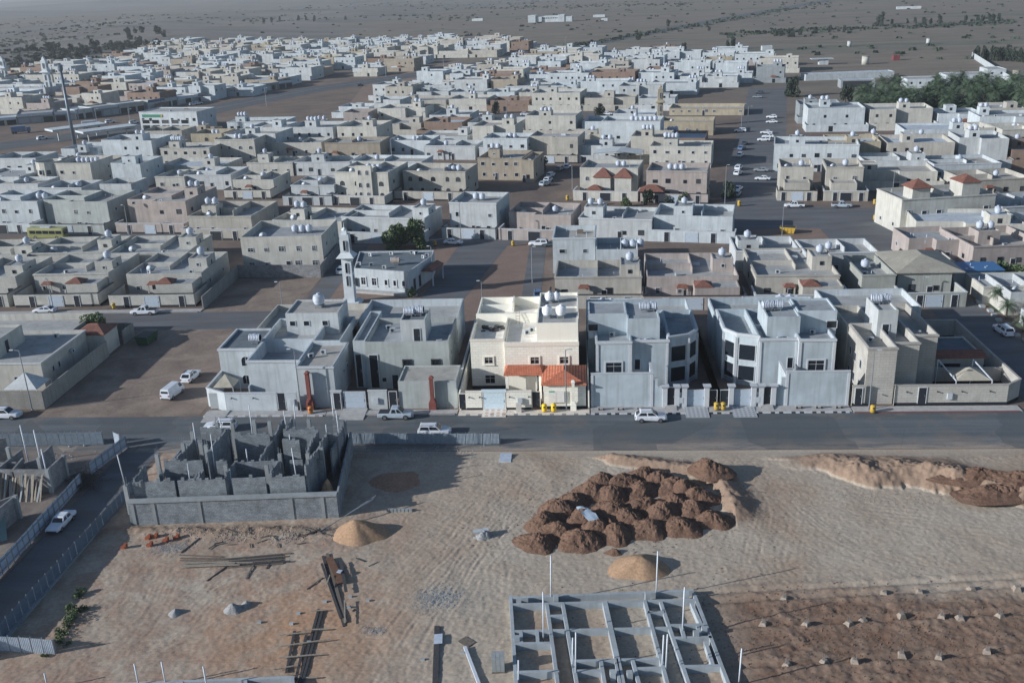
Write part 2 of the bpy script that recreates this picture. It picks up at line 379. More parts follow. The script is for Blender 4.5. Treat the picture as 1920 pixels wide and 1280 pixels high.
def volume(root, pts, h, par=1.0, z0=0.0, mat=None, roof=None, t=0.22, cornice=None, name='wall'):
    """walls of one block with their parapet, its roof slab and maybe a cornice"""
    if len(pts) == 4 and not hasattr(pts[0], '__len__'):
        x0, y0, x1, y1 = pts; pts = [(x0, y0), (x1, y0), (x1, y1), (x0, y1)]
    n = len(pts); inn = offs(pts, t); zr = h - par; mb = MB()
    v = [(x, y, z0) for x, y in pts] + [(x, y, h) for x, y in pts] + [(x, y, h) for x, y in inn] + [(x, y, zr) for x, y in inn]
    f = []
    for i in range(n):
        j = (i + 1) % n
        f += [(i, j, n + j, n + i), (n + i, n + j, 2 * n + j, 2 * n + i), (2 * n + i, 2 * n + j, 3 * n + j, 3 * n + i)]
    mb.add(v, f); w_ = mb.obj(name, mat, root)
    r = MB(); r.add([(x, y, zr) for x, y in inn], [tuple(range(n))]); r.obj('roof', roof or ROOF['roof'], root)
    if cornice:
        cm, ch, cz = cornice; o2 = offs(pts, -0.14); c = MB()
        v = [(x, y, h - cz) for x, y in pts] + [(x, y, h - cz) for x, y in o2] + [(x, y, h - cz + ch) for x, y in o2] + [(x, y, h - cz + ch) for x, y in pts]
        f = []
        for i in range(n):
            j = (i + 1) % n
            f += [(i, n + i, n + j, j), (n + i, 2 * n + i, 2 * n + j, n + j)[::-1], (2 * n + i, 3 * n + i, 3 * n + j, 2 * n + j)[::-1]]
        c.add(v, f); c.obj('cornice', cm, root)
    return w_
def ac_unit(root, x, y, z, ang=0.0):
    def fn():
        b = MB(); b.box(-0.45, -0.18, 0.06, 0.45, 0.18, 0.72); b.box(-0.4, -0.15, 0, -0.3, 0.15, 0.06); b.box(0.3, -0.15, 0, 0.4, 0.15, 0.06)
        f = MB(); f.tube((-0.1, -0.2, 0.39), (-0.1, -0.181, 0.39), 0.26, n=12)
        return b.mesh('air_conditioner', ACM), f.mesh('fan', DARKF)
    a, b = cached('ac', fn); o = link('air_conditioner', a, root, (x, y, z), ang); link('fan', b, o); return o
def tank_mesh(kind):
    def fn():
        m = MB()
        if kind == 'egg':
            prof = [(0.05, 0.0), (0.42, 0.02), (0.62, 0.16)]
            for k in range(6):
                z = 0.25 + k * 0.19; r = 0.78 * math.sin(math.pi * (0.27 + 0.085 * k)) ** 0.6
                prof += [(r, z), (r + 0.035, z + 0.05), (r + 0.035, z + 0.1), (r, z + 0.14)]
            prof += [(0.42, 1.45), (0.2, 1.54), (0.2, 1.62), (0.02, 1.64)]
            m.lathe(prof, n=14)
        else:      # a row of white cylinders lying across the roof reads as a ribbed drum
            for k in range(7):
                m.tube((-0.9 + k * 0.26, 0, 0.62), (-0.9 + k * 0.26 + 0.2, 0, 0.62), 0.6, n=14)
            m.tube((-0.88, 0, 0.62), (0.86, 0, 0.62), 0.53, n=12)
        s = MB()
        for x in (-0.45, 0.45):
            for y in (-0.45, 0.45): s.box(x - 0.04, y - 0.04, -0.35, x + 0.04, y + 0.04, 0.05)
        s.box(-0.6, -0.6, -0.05, 0.6, 0.6, 0.015)
        l = MB(); l.cyl(0, 0, 1.62, 1.7, 0.22, n=10) if kind == 'egg' else l.cyl(0, 0, 1.19, 1.28, 0.2, n=10)
        return m, s, l
    return cached(('tankmb', kind), fn)
TANKN = [0]; FARTANK = MB()
def tank(x, y, z, label, kind='egg', mat=None, s=1.0, simple=False, group='roof water tanks'):
    """a water tank standing on a roof (world place)"""
    mat = mat or TANKW
    if TANKN[0] >= 290:
        m, st, l = tank_mesh(kind); k = s
        FARTANK.lathe([(0.45 * k, z), (0.75 * k, z + 0.5 * k), (0.75 * k, z + 1.1 * k), (0.3 * k, z + 1.6 * k)], x, y, 7); return
    TANKN[0] += 1
    m, st, l = tank_mesh(kind); key = ('tank', kind, mat.name)
    if key not in CACHE: CACHE[key] = (m.mesh('shell', mat, True), st.mesh('stand', STEEL), l.mesh('lid', mat))
    a, b, c = CACHE[key]; k = 0.35 * s
    if simple:
        o = link('water_tank', a, None, (x, y, z), 0, (s, s, s)); tag(o, label, 'water tank', group)
    else:
        o = empty('water_tank', (x, y, z + k), random.uniform(-0.2, 0.2), label, 'water tank', group); o.scale = (s, s, s)
        link('shell', a, o); link('stand', b, o); link('lid', c, o)
    return o
ORD = ['first', 'second', 'third', 'fourth', 'fifth', 'sixth', 'seventh', 'eighth', 'ninth', 'tenth', 'eleventh', 'twelfth', 'thirteenth', 'fourteenth', 'fifteenth', 'sixteenth', 'seventeenth', 'eighteenth', 'nineteenth', 'twentieth'] + ['%dth' % i for i in range(21, 60)]
def tanks(root, pts, z, short, kind='egg', mat=None, s=1.0, simple=False):
    """tanks at local points of a house; labels count them from the left"""
    mw = Matrix.Translation(root.location) @ Matrix.Rotation(root.rotation_euler.z, 4, 'Z')
    q = sorted((mw @ Vector((x, y, z)) for x, y in pts), key=lambda p: PX(p)[0])
    for i, p in enumerate(q):
        lab = 'white roof tank on the ' + short if len(q) == 1 else '%s white roof tank on the %s' % (['left', 'right'][i] if len(q) == 2 else ORD[i], short)
        for cut in (' white', ' roof', ' the', ' two-storey'):
            if len(lab.split()) > 16: lab = lab.replace(cut, '', 1)
        tank(p.x, p.y, p.z, lab, kind, mat, s * random.uniform(0.93, 1.08), simple)
# ------------------------------------------------------------------ ground, roads, desert
def groundmat():
    m, n, l, b = nodes('town_and_desert_ground')
    W = coord(n, l, 'World')
    a = noise(n, l, W, 0.06, 8, 0.62, 0.4); d = noise(n, l, W, 0.9, 6, 0.7)
    town = ramp(n, l, a, [(0.25, (0.125, 0.105, 0.095)), (0.5, (0.19, 0.150, 0.128)), (0.75, (0.25, 0.205, 0.175))])
    st = noise(n, l, coord(n, l, 'World', (0.0018, 0.010, 1)), 1.0, 9, 0.62, 0.3)
    des = ramp(n, l, st, [(0.28, (0.120, 0.130, 0.115)), (0.42, (0.200, 0.176, 0.148)), (0.55, (0.225, 0.194, 0.162)), (0.66, (0.140, 0.155, 0.125)), (0.8, (0.27, 0.228, 0.20))])
    fine = noise(n, l, coord(n, l, 'World', (0.02, 0.05, 1)), 1.0, 8, 0.7)
    des = mixc(n, l, des, ramp(n, l, fine, [(0.3, 0.72), (0.7, 1.18)]), 1.0, 'MULTIPLY')
    spk = noise(n, l, coord(n, l, 'World', (0.12, 0.12, 1)), 1.0, 3, 0.6)
    des = mixc(n, l, des, (0.085, 0.095, 0.085), ramp(n, l, spk, [(0.66, 0.0), (0.72, 0.75)]))
    s = n.new('ShaderNodeSeparateXYZ'); l.new(W, s.inputs[0])
    # open country begins beyond a line running up to the left of the town
    k = n.new('ShaderNodeMath'); k.operation = 'MULTIPLY_ADD'; l.new(s.outputs[0], k.inputs[0]); k.inputs[1].default_value = 0.9; l.new(s.outputs[1], k.inputs[2])
    mr = n.new('ShaderNodeMapRange'); l.new(k.outputs[0], mr.inputs[0]); mr.inputs[1].default_value = 520; mr.inputs[2].default_value = 640
    col = mixc(n, l, town, des, mr.outputs[0])
    col = mixc(n, l, col, ramp(n, l, d, [(0.3, 0.82), (0.7, 1.12)]), 1.0, 'MULTIPLY')
    l.new(col, b.inputs['Base Color']); b.inputs['Roughness'].default_value = 0.97; b.inputs['Specular IOR Level'].default_value = 0.2
    bump(n, l, b, d, 0.4, 0.08); return m
def asphalt(name, c, dust=(0.20, 0.175, 0.155), amt=0.75, sx=0.05, sy=0.35, drift=False):
    m, n, l, b = nodes(name); W = coord(n, l, 'World')
    a = noise(n, l, coord(n, l, 'World', (sx, sy, 1)), 1.0, 7, 0.65, 0.3); d = noise(n, l, W, 5, 5, 0.7); e = noise(n, l, W, 0.22, 6, 0.65, 0.8)
    col = mixc(n, l, c, ramp(n, l, a, [(0.3, 0.75), (0.5, 1.0), (0.7, 1.28)]), 1.0, 'MULTIPLY')
    col = mixc(n, l, col, dust, ramp(n, l, e, [(0.48, 0.0), (0.72, amt)]))
    if drift:
        sp = n.new('ShaderNodeSeparateXYZ'); l.new(W, sp.inputs[0]); md = n.new('ShaderNodeMapRange'); l.new(sp.outputs[1], md.inputs[0]); md.inputs[1].default_value = 126.5; md.inputs[2].default_value = 122.6
        mk = n.new('ShaderNodeMath'); mk.operation = 'MULTIPLY'; l.new(md.outputs[0], mk.inputs[0]); l.new(ramp(n, l, noise(n, l, coord(n, l, 'World', (0.12, 0.6, 1)), 1.0, 7, 0.7), [(0.35, 0.0), (0.6, 1.3)]), mk.inputs[1])
        col = mixc(n, l, col, (0.34, 0.29, 0.245), mk.outputs[0])
        pt = n.new('ShaderNodeTexVoronoi'); pt.inputs['Scale'].default_value = 0.09; pt.distance = 'CHEBYCHEV'; l.new(W, pt.inputs['Vector'])
        sv = n.new('ShaderNodeSeparateColor'); l.new(pt.outputs['Color'], sv.inputs[0]); col = mixc(n, l, col, tuple(x * 0.72 for x in c), ramp(n, l, sv.outputs[0], [(0.80, 0.0), (0.81, 0.5)]))
    v = n.new('ShaderNodeTexVoronoi'); v.feature = 'DISTANCE_TO_EDGE'; v.inputs['Scale'].default_value = 0.16
    wv = noise(n, l, W, 0.5, 4); mx = mixc(n, l, W, wv, 0.04); l.new(mx, v.inputs['Vector'])
    col = mixc(n, l, col, tuple(x * 0.55 for x in c), ramp(n, l, v.outputs[0], [(0.0, 0.22), (0.008, 0.0)]))
    col = mixc(n, l, col, ramp(n, l, d, [(0.3, 0.85), (0.7, 1.12)]), 1.0, 'MULTIPLY')
    l.new(col, b.inputs['Base Color']); b.inputs['Roughness'].default_value = 0.9; b.inputs['Specular IOR Level'].default_value = 0.25
    bump(n, l, b, d, 0.25, 0.02); return m
GM = groundmat(); ASPH = asphalt('dusty_asphalt', (0.115, 0.135, 0.152), sx=0.025, sy=0.5, drift=True); ASPH2 = asphalt('worn_street_asphalt', (0.13, 0.14, 0.155), (0.17, 0.14, 0.12), 0.6)
HWAY = asphalt('highway_asphalt', (0.105, 0.12, 0.135), (0.17, 0.15, 0.135), 0.3)
def dirtmat(name, c, c2):
    m, n, l, b = nodes(name); W = coord(n, l, 'World'); a = noise(n, l, W, 0.16, 8, 0.65, 0.6); d = noise(n, l, W, 2.2, 6, 0.7)
    col = mixc(n, l, c, c2, ramp(n, l, a, [(0.35, 0.0), (0.68, 1.0)])); col = mixc(n, l, col, ramp(n, l, d, [(0.3, 0.78), (0.7, 1.15)]), 1.0, 'MULTIPLY')
    l.new(col, b.inputs['Base Color']); b.inputs['Roughness'].default_value = 0.97; bump(n, l, b, d, 0.5, 0.06); return m
DIRT = dirtmat('brown_lot_dirt', (0.17, 0.130, 0.110), (0.31, 0.25, 0.205)); DIRTR = dirtmat('reddish_lot_dirt', (0.20, 0.140, 0.115), (0.25, 0.185, 0.15))
PAVE = plain('pavement_slabs', (0.42, 0.42, 0.42), 0.85, 0, 0.18, 1.2); PAVEG = plain('brightened_pavement', (0.72, 0.66, 0.58), 0.85, 0, 0.25, 1.5)  # villa pavement holds the highlight in its tone
S = 9200
struct('ground', MB().add([(-S, 30, 0), (S, 30, 0), (S, S, 0), (-S, S, 0)], [(0, 1, 2, 3)]), GM)
def sheet(name, pts, z, mat): return struct(name, MB().add([(p[0], p[1], z) for p in pts], [tuple(range(len(pts)))]), mat)
def rect(name, x0, y0, x1, y1, z, mat): return sheet(name, [(x0, y0), (x1, y0), (x1, y1), (x0, y1)], z, mat)
def strip(name, pix, width, z, mat):
    P = [G(*p) for p in pix]; L = []; R_ = []
    for i, p in enumerate(P):
        d = (P[min(i + 1, len(P) - 1)] - P[max(i - 1, 0)]).normalized(); q = Vector((-d.y, d.x, 0)) * width / 2
        L.append(p + q); R_.append(p - q)
    k = len(P); mb = MB().add([(p.x, p.y, z) for p in L + R_], [(i + 1, i, k + i, k + i + 1) for i in range(k - 1)])
    return struct(name, mb, mat)
rect('main_road', -300, 122.6, 220, 134.6, 0.02, ASPH)
rect('side_street', -65.0, 58, -59.6, 122.7, 0.016, ASPH2)
rect('service_road', -300, 174.5, -31, 185.0, 0.012, ASPH2)
rect('dirt_lot', -84, 134.7, -58.4, 174.6, 0.008, DIRT)
rect('mosque_lane', -56.5, 184.9, -51.5, 236, 0.016, ASPH2)
rect('mosque_square', -52, 170, -7.6, 236, 0.006, DIRTR)
sheet('square_road', [(-33.5, 176), (-25.5, 176), (-17, 232), (-10, 236), (-10, 240), (-60, 248), (-60, 240), (-29, 233)], 0.02, ASPH2)
rect('lot_strip_road', -11.5, 186, -7.6, 236, 0.024, ASPH2)
rect('vacant_lot', -76, 185, -57, 208, 0.010, DIRT)
sheet('bus_street', [(-320, 268), (-320, 282), (-60, 254), (-60, 244)], 0.012, ASPH2)
rect('corner_street', 66, 134.5, 75.5, 232, 0.014, ASPH2)
sheet('crossing_road', [(35, 229), (76, 226), (82, 262), (60, 268), (36, 272)], 0.02, ASPH2)
sheet('crossing_dirt', [(41, 230), (60, 229), (60, 243), (42, 244)], 0.028, DIRTR)
sheet('long_street', [(38.5, 266), (56, 266), (112, 545), (92, 545)], 0.014, ASPH2)
strip('far_cross_street', [(640, 245), (760, 222), (880, 217), (1060, 215), (1260, 214), (1400, 214)], 11, 0.03, ASPH2)
strip('highway', [(-420, 330), (20, 272), (150, 255), (290, 232), (420, 201), (600, 166), (820, 135), (1030, 97), (1250, 56), (1400, 28), (1560, 0)], 24, 0.05, HWAY)
strip('highway_median', [(150, 255), (290, 232), (420, 201), (600, 166), (820, 135), (1030, 97), (1250, 56)], 1.6, 0.16, plain('median_kerb', (0.20, 0.205, 0.21), 0.9))
sheet('far_lot', [G(640, 215), G(690, 150), G(880, 110), G(820, 128)], 0.02, DIRTR)
sheet('open_square', [G(880, 242), G(1120, 242), G(1110, 222), G(890, 222)], 0.02, DIRTR)

# low dark rise beyond the town, top left
def hillmat():
    m, n, l, b = nodes('scrub_hillside'); W = coord(n, l, 'World', (0.006, 0.02, 0.02)); a = noise(n, l, W, 1.0, 9, 0.68, 0.4)
    l.new(ramp(n, l, a, [(0.3, (0.085, 0.09, 0.085)), (0.5, (0.155, 0.147, 0.135)), (0.7, (0.215, 0.195, 0.178))]), b.inputs['Base Color']); b.inputs['Roughness'].default_value = 1.0; return m
hb = MB(); NX, NY = 90, 60; rnd = random.Random(5)
hills = [(rnd.uniform(-900, -330), rnd.uniform(950, 2300), rnd.uniform(3, 9), rnd.uniform(60, 190), rnd.uniform(30, 80)) for _ in range(34)]
hills += [(rnd.uniform(-2600, 800), rnd.uniform(2600, 6500), rnd.uniform(8, 26), rnd.uniform(200, 900), rnd.uniform(60, 260)) for _ in range(40)]
def hill_h(x, y):
    y = max(y, 700.0); j = NY * math.log(y / 700) / math.log(9000 / 700); i = (x / (0.75 * y + 120) + 1.0) / 1.6 * NX
    e = min(1, i / 4, (NX - i) / 4, j / 4, (NY - j) / 4)
    return max(0.0, sum(h * math.exp(-((x - a) / sx) ** 2 - ((y - c) / sy) ** 2) for a, c, h, sx, sy in hills) * max(0, e) - 0.6) if e > 0 else 0.0
for j in range(NY + 1):
    y = 700 * (9000 / 700) ** (j / NY)
    for i in range(NX + 1):
        x = (-1.0 + 1.6 * i / NX) * (0.75 * y + 120); h_ = hill_h(x, y); hb.v.append((x, y, h_ if h_ > 0 else -0.6))
hb.f = [(j * (NX + 1) + i, j * (NX + 1) + i + 1, (j + 1) * (NX + 1) + i + 1, (j + 1) * (NX + 1) + i) for j in range(NY) for i in range(NX)]
ho = hb.obj('hills', hillmat(), None, True); ho['kind'] = 'structure'

# pavement and kerbs in front of the villas
KB = {c: MB().box(-0.29, 0, 0, 0.29, 0.28, 0.17).mesh('kerb_block', plain('kerb_' + c, {'white': (0.55, 0.58, 0.62), 'black': (0.03, 0.035, 0.045), 'red': (0.17, 0.085, 0.085), 'bright': (0.78, 0.73, 0.66), 'grey': (0.30, 0.30, 0.30)}[c], 0.8)) for c in ('white', 'black', 'red', 'bright', 'grey')}  # bright kerb has the villa highlight put into its colour
def kerb(x0, x1, y, pat, walk, depth):
    p = MB().box(x0, y + 0.281, 0.0, x1, y + depth, 0.15).obj('pavement', walk); p['kind'] = 'structure'
    n = int((x1 - x0) / 0.6)
    for i in range(n): link('kerb_block', KB[pat[i % len(pat)]], p, (x0 + 0.3 + i * 0.6, y, 0.002 * (i % 2)))
    return p
kerb(-57.5, -38.6, 134.3, ['white', 'white', 'grey'], PAVE, 2.0)
kerb(-38.5, -18.4, 134.5, ['grey'], PAVE, 1.7)
kerb(-18.2, 1.5, 134.2, ['bright', 'bright', 'grey'], PAVEG, 1.75)
kerb(1.7, 39.9, 134.2, ['white', 'black', 'white', 'white', 'black'], PAVE, 2.6)
kerb(40.1, 64.0, 134.0, ['red'], PAVE, 2.2)
kerb(-120, -76.3, 184.8, ['grey'], PAVE, 2.0)

# ------------------------------------------------------------------ garden walls
def yard_wall(label, segs, h=3.0, mat=None, t=0.22, plinth=None, coping=None, group=None, cat='boundary wall'):
    """segs: list of (x0,y0,x1,y1) world pieces; gates are added to the returned root in world coordinates"""
    x, y = segs[0][0], segs[0][1]
    r = empty('boundary_wall', (x, y, 0), 0, label, cat, group)
    for i, sg in enumerate(segs):
        a = Vector((sg[0] - x, sg[1] - y, 0)); b = Vector((sg[2] - x, sg[3] - y, 0)); hh = sg[4] if len(sg) > 4 else h
        d = (b - a); L = d.length; ang = math.atan2(d.y, d.x)
        link('wall', MB().box(0, -t / 2, 0, L, t / 2, hh + 0.004 * i).mesh('wall', mat), r, a, ang)
        if coping: link('coping', MB().box(-0.06, -t / 2 - 0.07, hh + 0.004 * i + 0.002, L + 0.06, t / 2 + 0.07, hh + 0.13 + 0.004 * i).mesh('coping', coping), r, a, ang)
        if plinth: link('plinth', MB().box(0.01, -t / 2 - 0.04, 0, L - 0.01, t / 2 + 0.04, 0.5).mesh('plinth', plinth), r, a, ang)
    return r
def onwall(r, fn, x, y, *a, **k): return fn(r, x - r.location.x, y - r.location.y, *a, **k)
def wall_lamp(r, x, y, z):
    key = 'walllamp'
    if key not in CACHE: CACHE[key] = MB().box(-0.07, -0.3, 0, 0.07, 0, 0.16).mesh('wall_lamp', FRAMED)
    link('wall_lamp', CACHE[key], r, (x - r.location.x, y - r.location.y, z))
def pillar(r, x, y, h, mat, w=0.7):
    p = link('pillar', MB().box(-w / 2, -w / 2, 0, w / 2, w / 2, h).mesh('pillar', mat), r, (x - r.location.x, y - r.location.y, 0))
    link('capital', MB().frust((-w / 2 - 0.03, -w / 2 - 0.03, w / 2 + 0.03, w / 2 + 0.03), h + 0.002, (-w / 2 - 0.25, -w / 2 - 0.25, w / 2 + 0.25, w / 2 + 0.25), h + 0.35).mesh('capital', mat), p)
def meter(r, x, y, z):
    link('meter_box', MB().box(-0.35, -0.28, 0, 0.35, 0, 0.9).mesh('meter_box', ACM), r, (x - r.location.x, y - r.location.y, z))
def chimney(label, x, y, h, mat, s=1.0, group=None):
    r = empty('barbecue_chimney', (x, y, 0), 0, label, 'chimney', group); k = s
    MB().box(-0.55 * k, -0.45 * k, 0, 0.55 * k, 0.45 * k, 1.2 * k).obj('hearth', mat, r)
    MB().frust((-0.55 * k, -0.45 * k, 0.55 * k, 0.45 * k), 1.203 * k, (-0.28 * k, -0.28 * k, 0.28 * k, 0.28 * k), 1.9 * k).obj('hood', mat, r)
    MB().box(-0.27 * k, -0.27 * k, 1.903 * k, 0.27 * k, 0.27 * k, h).obj('flue', mat, r)
    MB().frust((-0.4 * k, -0.4 * k, 0.4 * k, 0.4 * k), h + 0.002, (-0.12, -0.12, 0.12, 0.12), h + 0.4).obj('cap', mat, r)
def ramp_slab(label, x0, x1, y0, y1, h, mat):
    o = MB().add([(x0, y0, 0.02), (x1, y0, 0.02), (x1, y1, 0.02), (x0, y1, 0.02), (x0, y0, 0.1), (x1, y0, 0.1), (x1, y1, h), (x0, y1, h)],
                 [(4, 5, 6, 7), (0, 1, 5, 4), (1, 2, 6, 5), (3, 0, 4, 7), (2, 3, 7, 6), (3, 2, 1, 0)]).obj('garage_ramp', mat)
    tag(o, label, 'ramp', 'garage ramps')
def rampmat(name, c, c2, sc):
    m, n, l, b = nodes(name); v = n.new('ShaderNodeTexVoronoi'); v.inputs['Scale'].default_value = sc; v.inputs['Randomness'].default_value = 0.0
    l.new(coord(n, l, 'World', (1, 1, 0.0)), v.inputs['Vector'])
    l.new(mixc(n, l, c2, c, ramp(n, l, v.outputs[0], [(0.3, 0.0), (0.36, 1.0)])), b.inputs['Base Color']); b.inputs['Roughness'].default_value = 0.85; return m
RAMPG = rampmat('brightened_patterned_tiles', (0.80, 0.76, 0.70), (0.62, 0.45, 0.36), 1.15); RAMPB = rampmat('patterned_tiles', (0.40, 0.43, 0.46), (0.24, 0.27, 0.30), 1.6)  # villa ramp tiles lightened to carry the highlight

# ------------------------------------------------------------------ the cream villa in the middle, its highlight put into the colours
def house(label, x, y, rz=0.0, group=None, name='house', cat='house'): return empty(name, (x, y, 0), rz, label, cat, group)
HL = house('bright cream stone villa with orange tiled porch roofs, centre of the street', 0, 0)
g, gp, gr = WALL['brightened'], WALL['brightened_plain'], ROOF['brightened']
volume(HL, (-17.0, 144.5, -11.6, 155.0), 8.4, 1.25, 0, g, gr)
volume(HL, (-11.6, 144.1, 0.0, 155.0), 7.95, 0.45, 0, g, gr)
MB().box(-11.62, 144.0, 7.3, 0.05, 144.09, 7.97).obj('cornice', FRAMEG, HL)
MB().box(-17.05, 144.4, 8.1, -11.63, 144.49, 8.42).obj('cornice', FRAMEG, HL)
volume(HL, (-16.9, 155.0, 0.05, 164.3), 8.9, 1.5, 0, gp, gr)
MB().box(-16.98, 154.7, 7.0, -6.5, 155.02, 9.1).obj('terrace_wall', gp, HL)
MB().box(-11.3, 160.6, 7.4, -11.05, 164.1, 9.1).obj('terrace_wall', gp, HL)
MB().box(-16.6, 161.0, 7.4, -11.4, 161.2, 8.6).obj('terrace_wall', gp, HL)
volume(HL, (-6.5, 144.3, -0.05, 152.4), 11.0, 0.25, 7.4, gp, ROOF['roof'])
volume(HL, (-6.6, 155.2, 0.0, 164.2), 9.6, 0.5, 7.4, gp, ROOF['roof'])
for x, z in ((-14.2, 4.35), (-14.1, 0.95)): window(HL, x, 144.5, z, 1.25 if z > 3 else 1.5, 1.0 if z > 3 else 1.35, 0, 'trim', FRAMEG)
for x in (-6.9, -2.3): window(HL, x, 144.1, 4.35, 1.3, 1.1, 0, 'trim', FRAMEG)
window(HL, -5.2, 155.18, 8.1, 0.7, 0.4, 0, 'plain', FRAMEG)
MB().box(-17.02, 144.42, 0, -11.62, 144.495, 0.5).obj('plinth', DARKST, HL)
MB().hip(-11.6, 140.0, -5.5, 144.05, 4.0, 5.0, 0.9).obj('porch_roof', TILEB, HL)
MB().box(-11.3, 140.3, 0, -10.9, 140.7, 4.0).box(-6.2, 140.3, 0, -5.8, 140.7, 4.0).obj('porch_column', gp, HL)
MB().box(-11.5, 141.8, 0, -6.6, 142.0, 3.2).obj('porch_wall', gp, HL)
door(HL, -5.9, 143.9, 0, 1.3, 2.6, 0)
MB().hip(-5.7, 135.9, 1.15, 143.7, 4.05, 5.45, 0.62).obj('pavilion_roof', TILEB, HL)
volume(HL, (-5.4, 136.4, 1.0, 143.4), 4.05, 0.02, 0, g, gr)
MB().box(-5.42, 136.3, 0, 1.02, 136.39, 0.5).obj('plinth', DARKST, HL)
for x, y in ((-8.2, 149.0), (-7.5, 150.2)): ac_unit(HL, x, y, 7.5, 0.3)
fr = MB(); 
for x in (-10.3, -9.7): fr.bar((x, 154.0, 7.5), (x, 154.5, 10.0), 0.06)
for k in range(5): fr.bar((-10.3, 154.05 + 0.1 * k, 7.9 + 0.45 * k), (-9.7, 154.05 + 0.1 * k, 7.9 + 0.45 * k), 0.05)
tag(fr.obj('ladder', WOODP), 'thin wooden ladder leaning on the terrace wall of the bright cream villa', 'ladder')
jb = MB(); rj = random.Random(3)
for _ in range(26):
    a = rj.uniform(-15.8, -12.4); c = rj.uniform(151.5, 153.6); jb.cbox(a, c, 7.15, rj.uniform(0.2, 0.8), rj.uniform(0.2, 0.6), rj.uniform(0.1, 0.45))
tag(jb.obj('scrap_heap', WOODD), 'dark scrap heap in the shaded roof corner of the bright cream villa', 'scrap heap', None, 'stuff')
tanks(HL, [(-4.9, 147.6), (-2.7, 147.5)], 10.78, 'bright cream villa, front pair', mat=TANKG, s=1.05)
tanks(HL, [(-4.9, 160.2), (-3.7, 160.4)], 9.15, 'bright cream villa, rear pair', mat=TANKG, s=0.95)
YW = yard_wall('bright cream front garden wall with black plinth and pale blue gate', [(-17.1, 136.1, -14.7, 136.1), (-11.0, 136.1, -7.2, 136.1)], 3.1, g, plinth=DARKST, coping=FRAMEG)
onwall(YW, door, -17.65, 136.1, 0.35, 0.95, 2.4, 0, DOORM, 'side_gate', FRAMEG)
onwall(YW, door, -12.85, 136.1, 0.15, 3.3, 2.75, 0, GATEG, 'garage_gate', FRAMEG)
link('lintel', MB().box(-14.72, 135.95, 3.0, -10.98, 136.25, 3.42).mesh('lintel', GATEG), YW, (17.1, -136.1, 0))
onwall(YW, door, -6.5, 136.3, 0.4, 1.15, 2.5, 0, DOORM, 'garden_gate', FRAMEG)
for x in (-16.6, -15.0, -10.5, -7.6): wall_lamp(YW, x, 136.0, 2.2)
meter(YW, -8.9, 135.9, 1.2)
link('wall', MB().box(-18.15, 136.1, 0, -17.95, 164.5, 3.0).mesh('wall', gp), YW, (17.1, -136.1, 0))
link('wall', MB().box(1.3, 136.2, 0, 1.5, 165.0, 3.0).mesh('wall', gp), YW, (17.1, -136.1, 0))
o = MB().box(-9.5, 134.9, 0.15, -8.7, 135.5, 1.5).obj('electric_cabinet', plain('pale_cabinet', (0.62, 0.60, 0.56))); tag(o, 'pale grey electric cabinet on the pavement before the bright cream wall', 'cabinet')
nb = empty('notice_board', (-3.4, 136.2, 1.2), 0, 'white two-leaf wall board with green corner on the bright cream pavilion', 'board')
MB().box(-1.15, -0.12, 0, -0.02, -0.05, 1.9).obj('leaf', plain('board_white', (0.82, 0.80, 0.76)), nb); MB().box(0.02, -0.12, 0, 1.15, -0.05, 1.9).obj('leaf', MATS['board_white'], nb)
MB().box(-1.15, -0.15, 1.72, -0.3, -0.125, 1.92).obj('green_strip', plain('green_strip', (0.05, 0.42, 0.30)), nb)
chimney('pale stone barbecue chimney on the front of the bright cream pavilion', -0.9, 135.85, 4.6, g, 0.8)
ramp_slab('bright patterned tile garage ramp before the pale blue gate', -14.6, -11.0, 133.6, 136.0, 0.25, RAMPG)

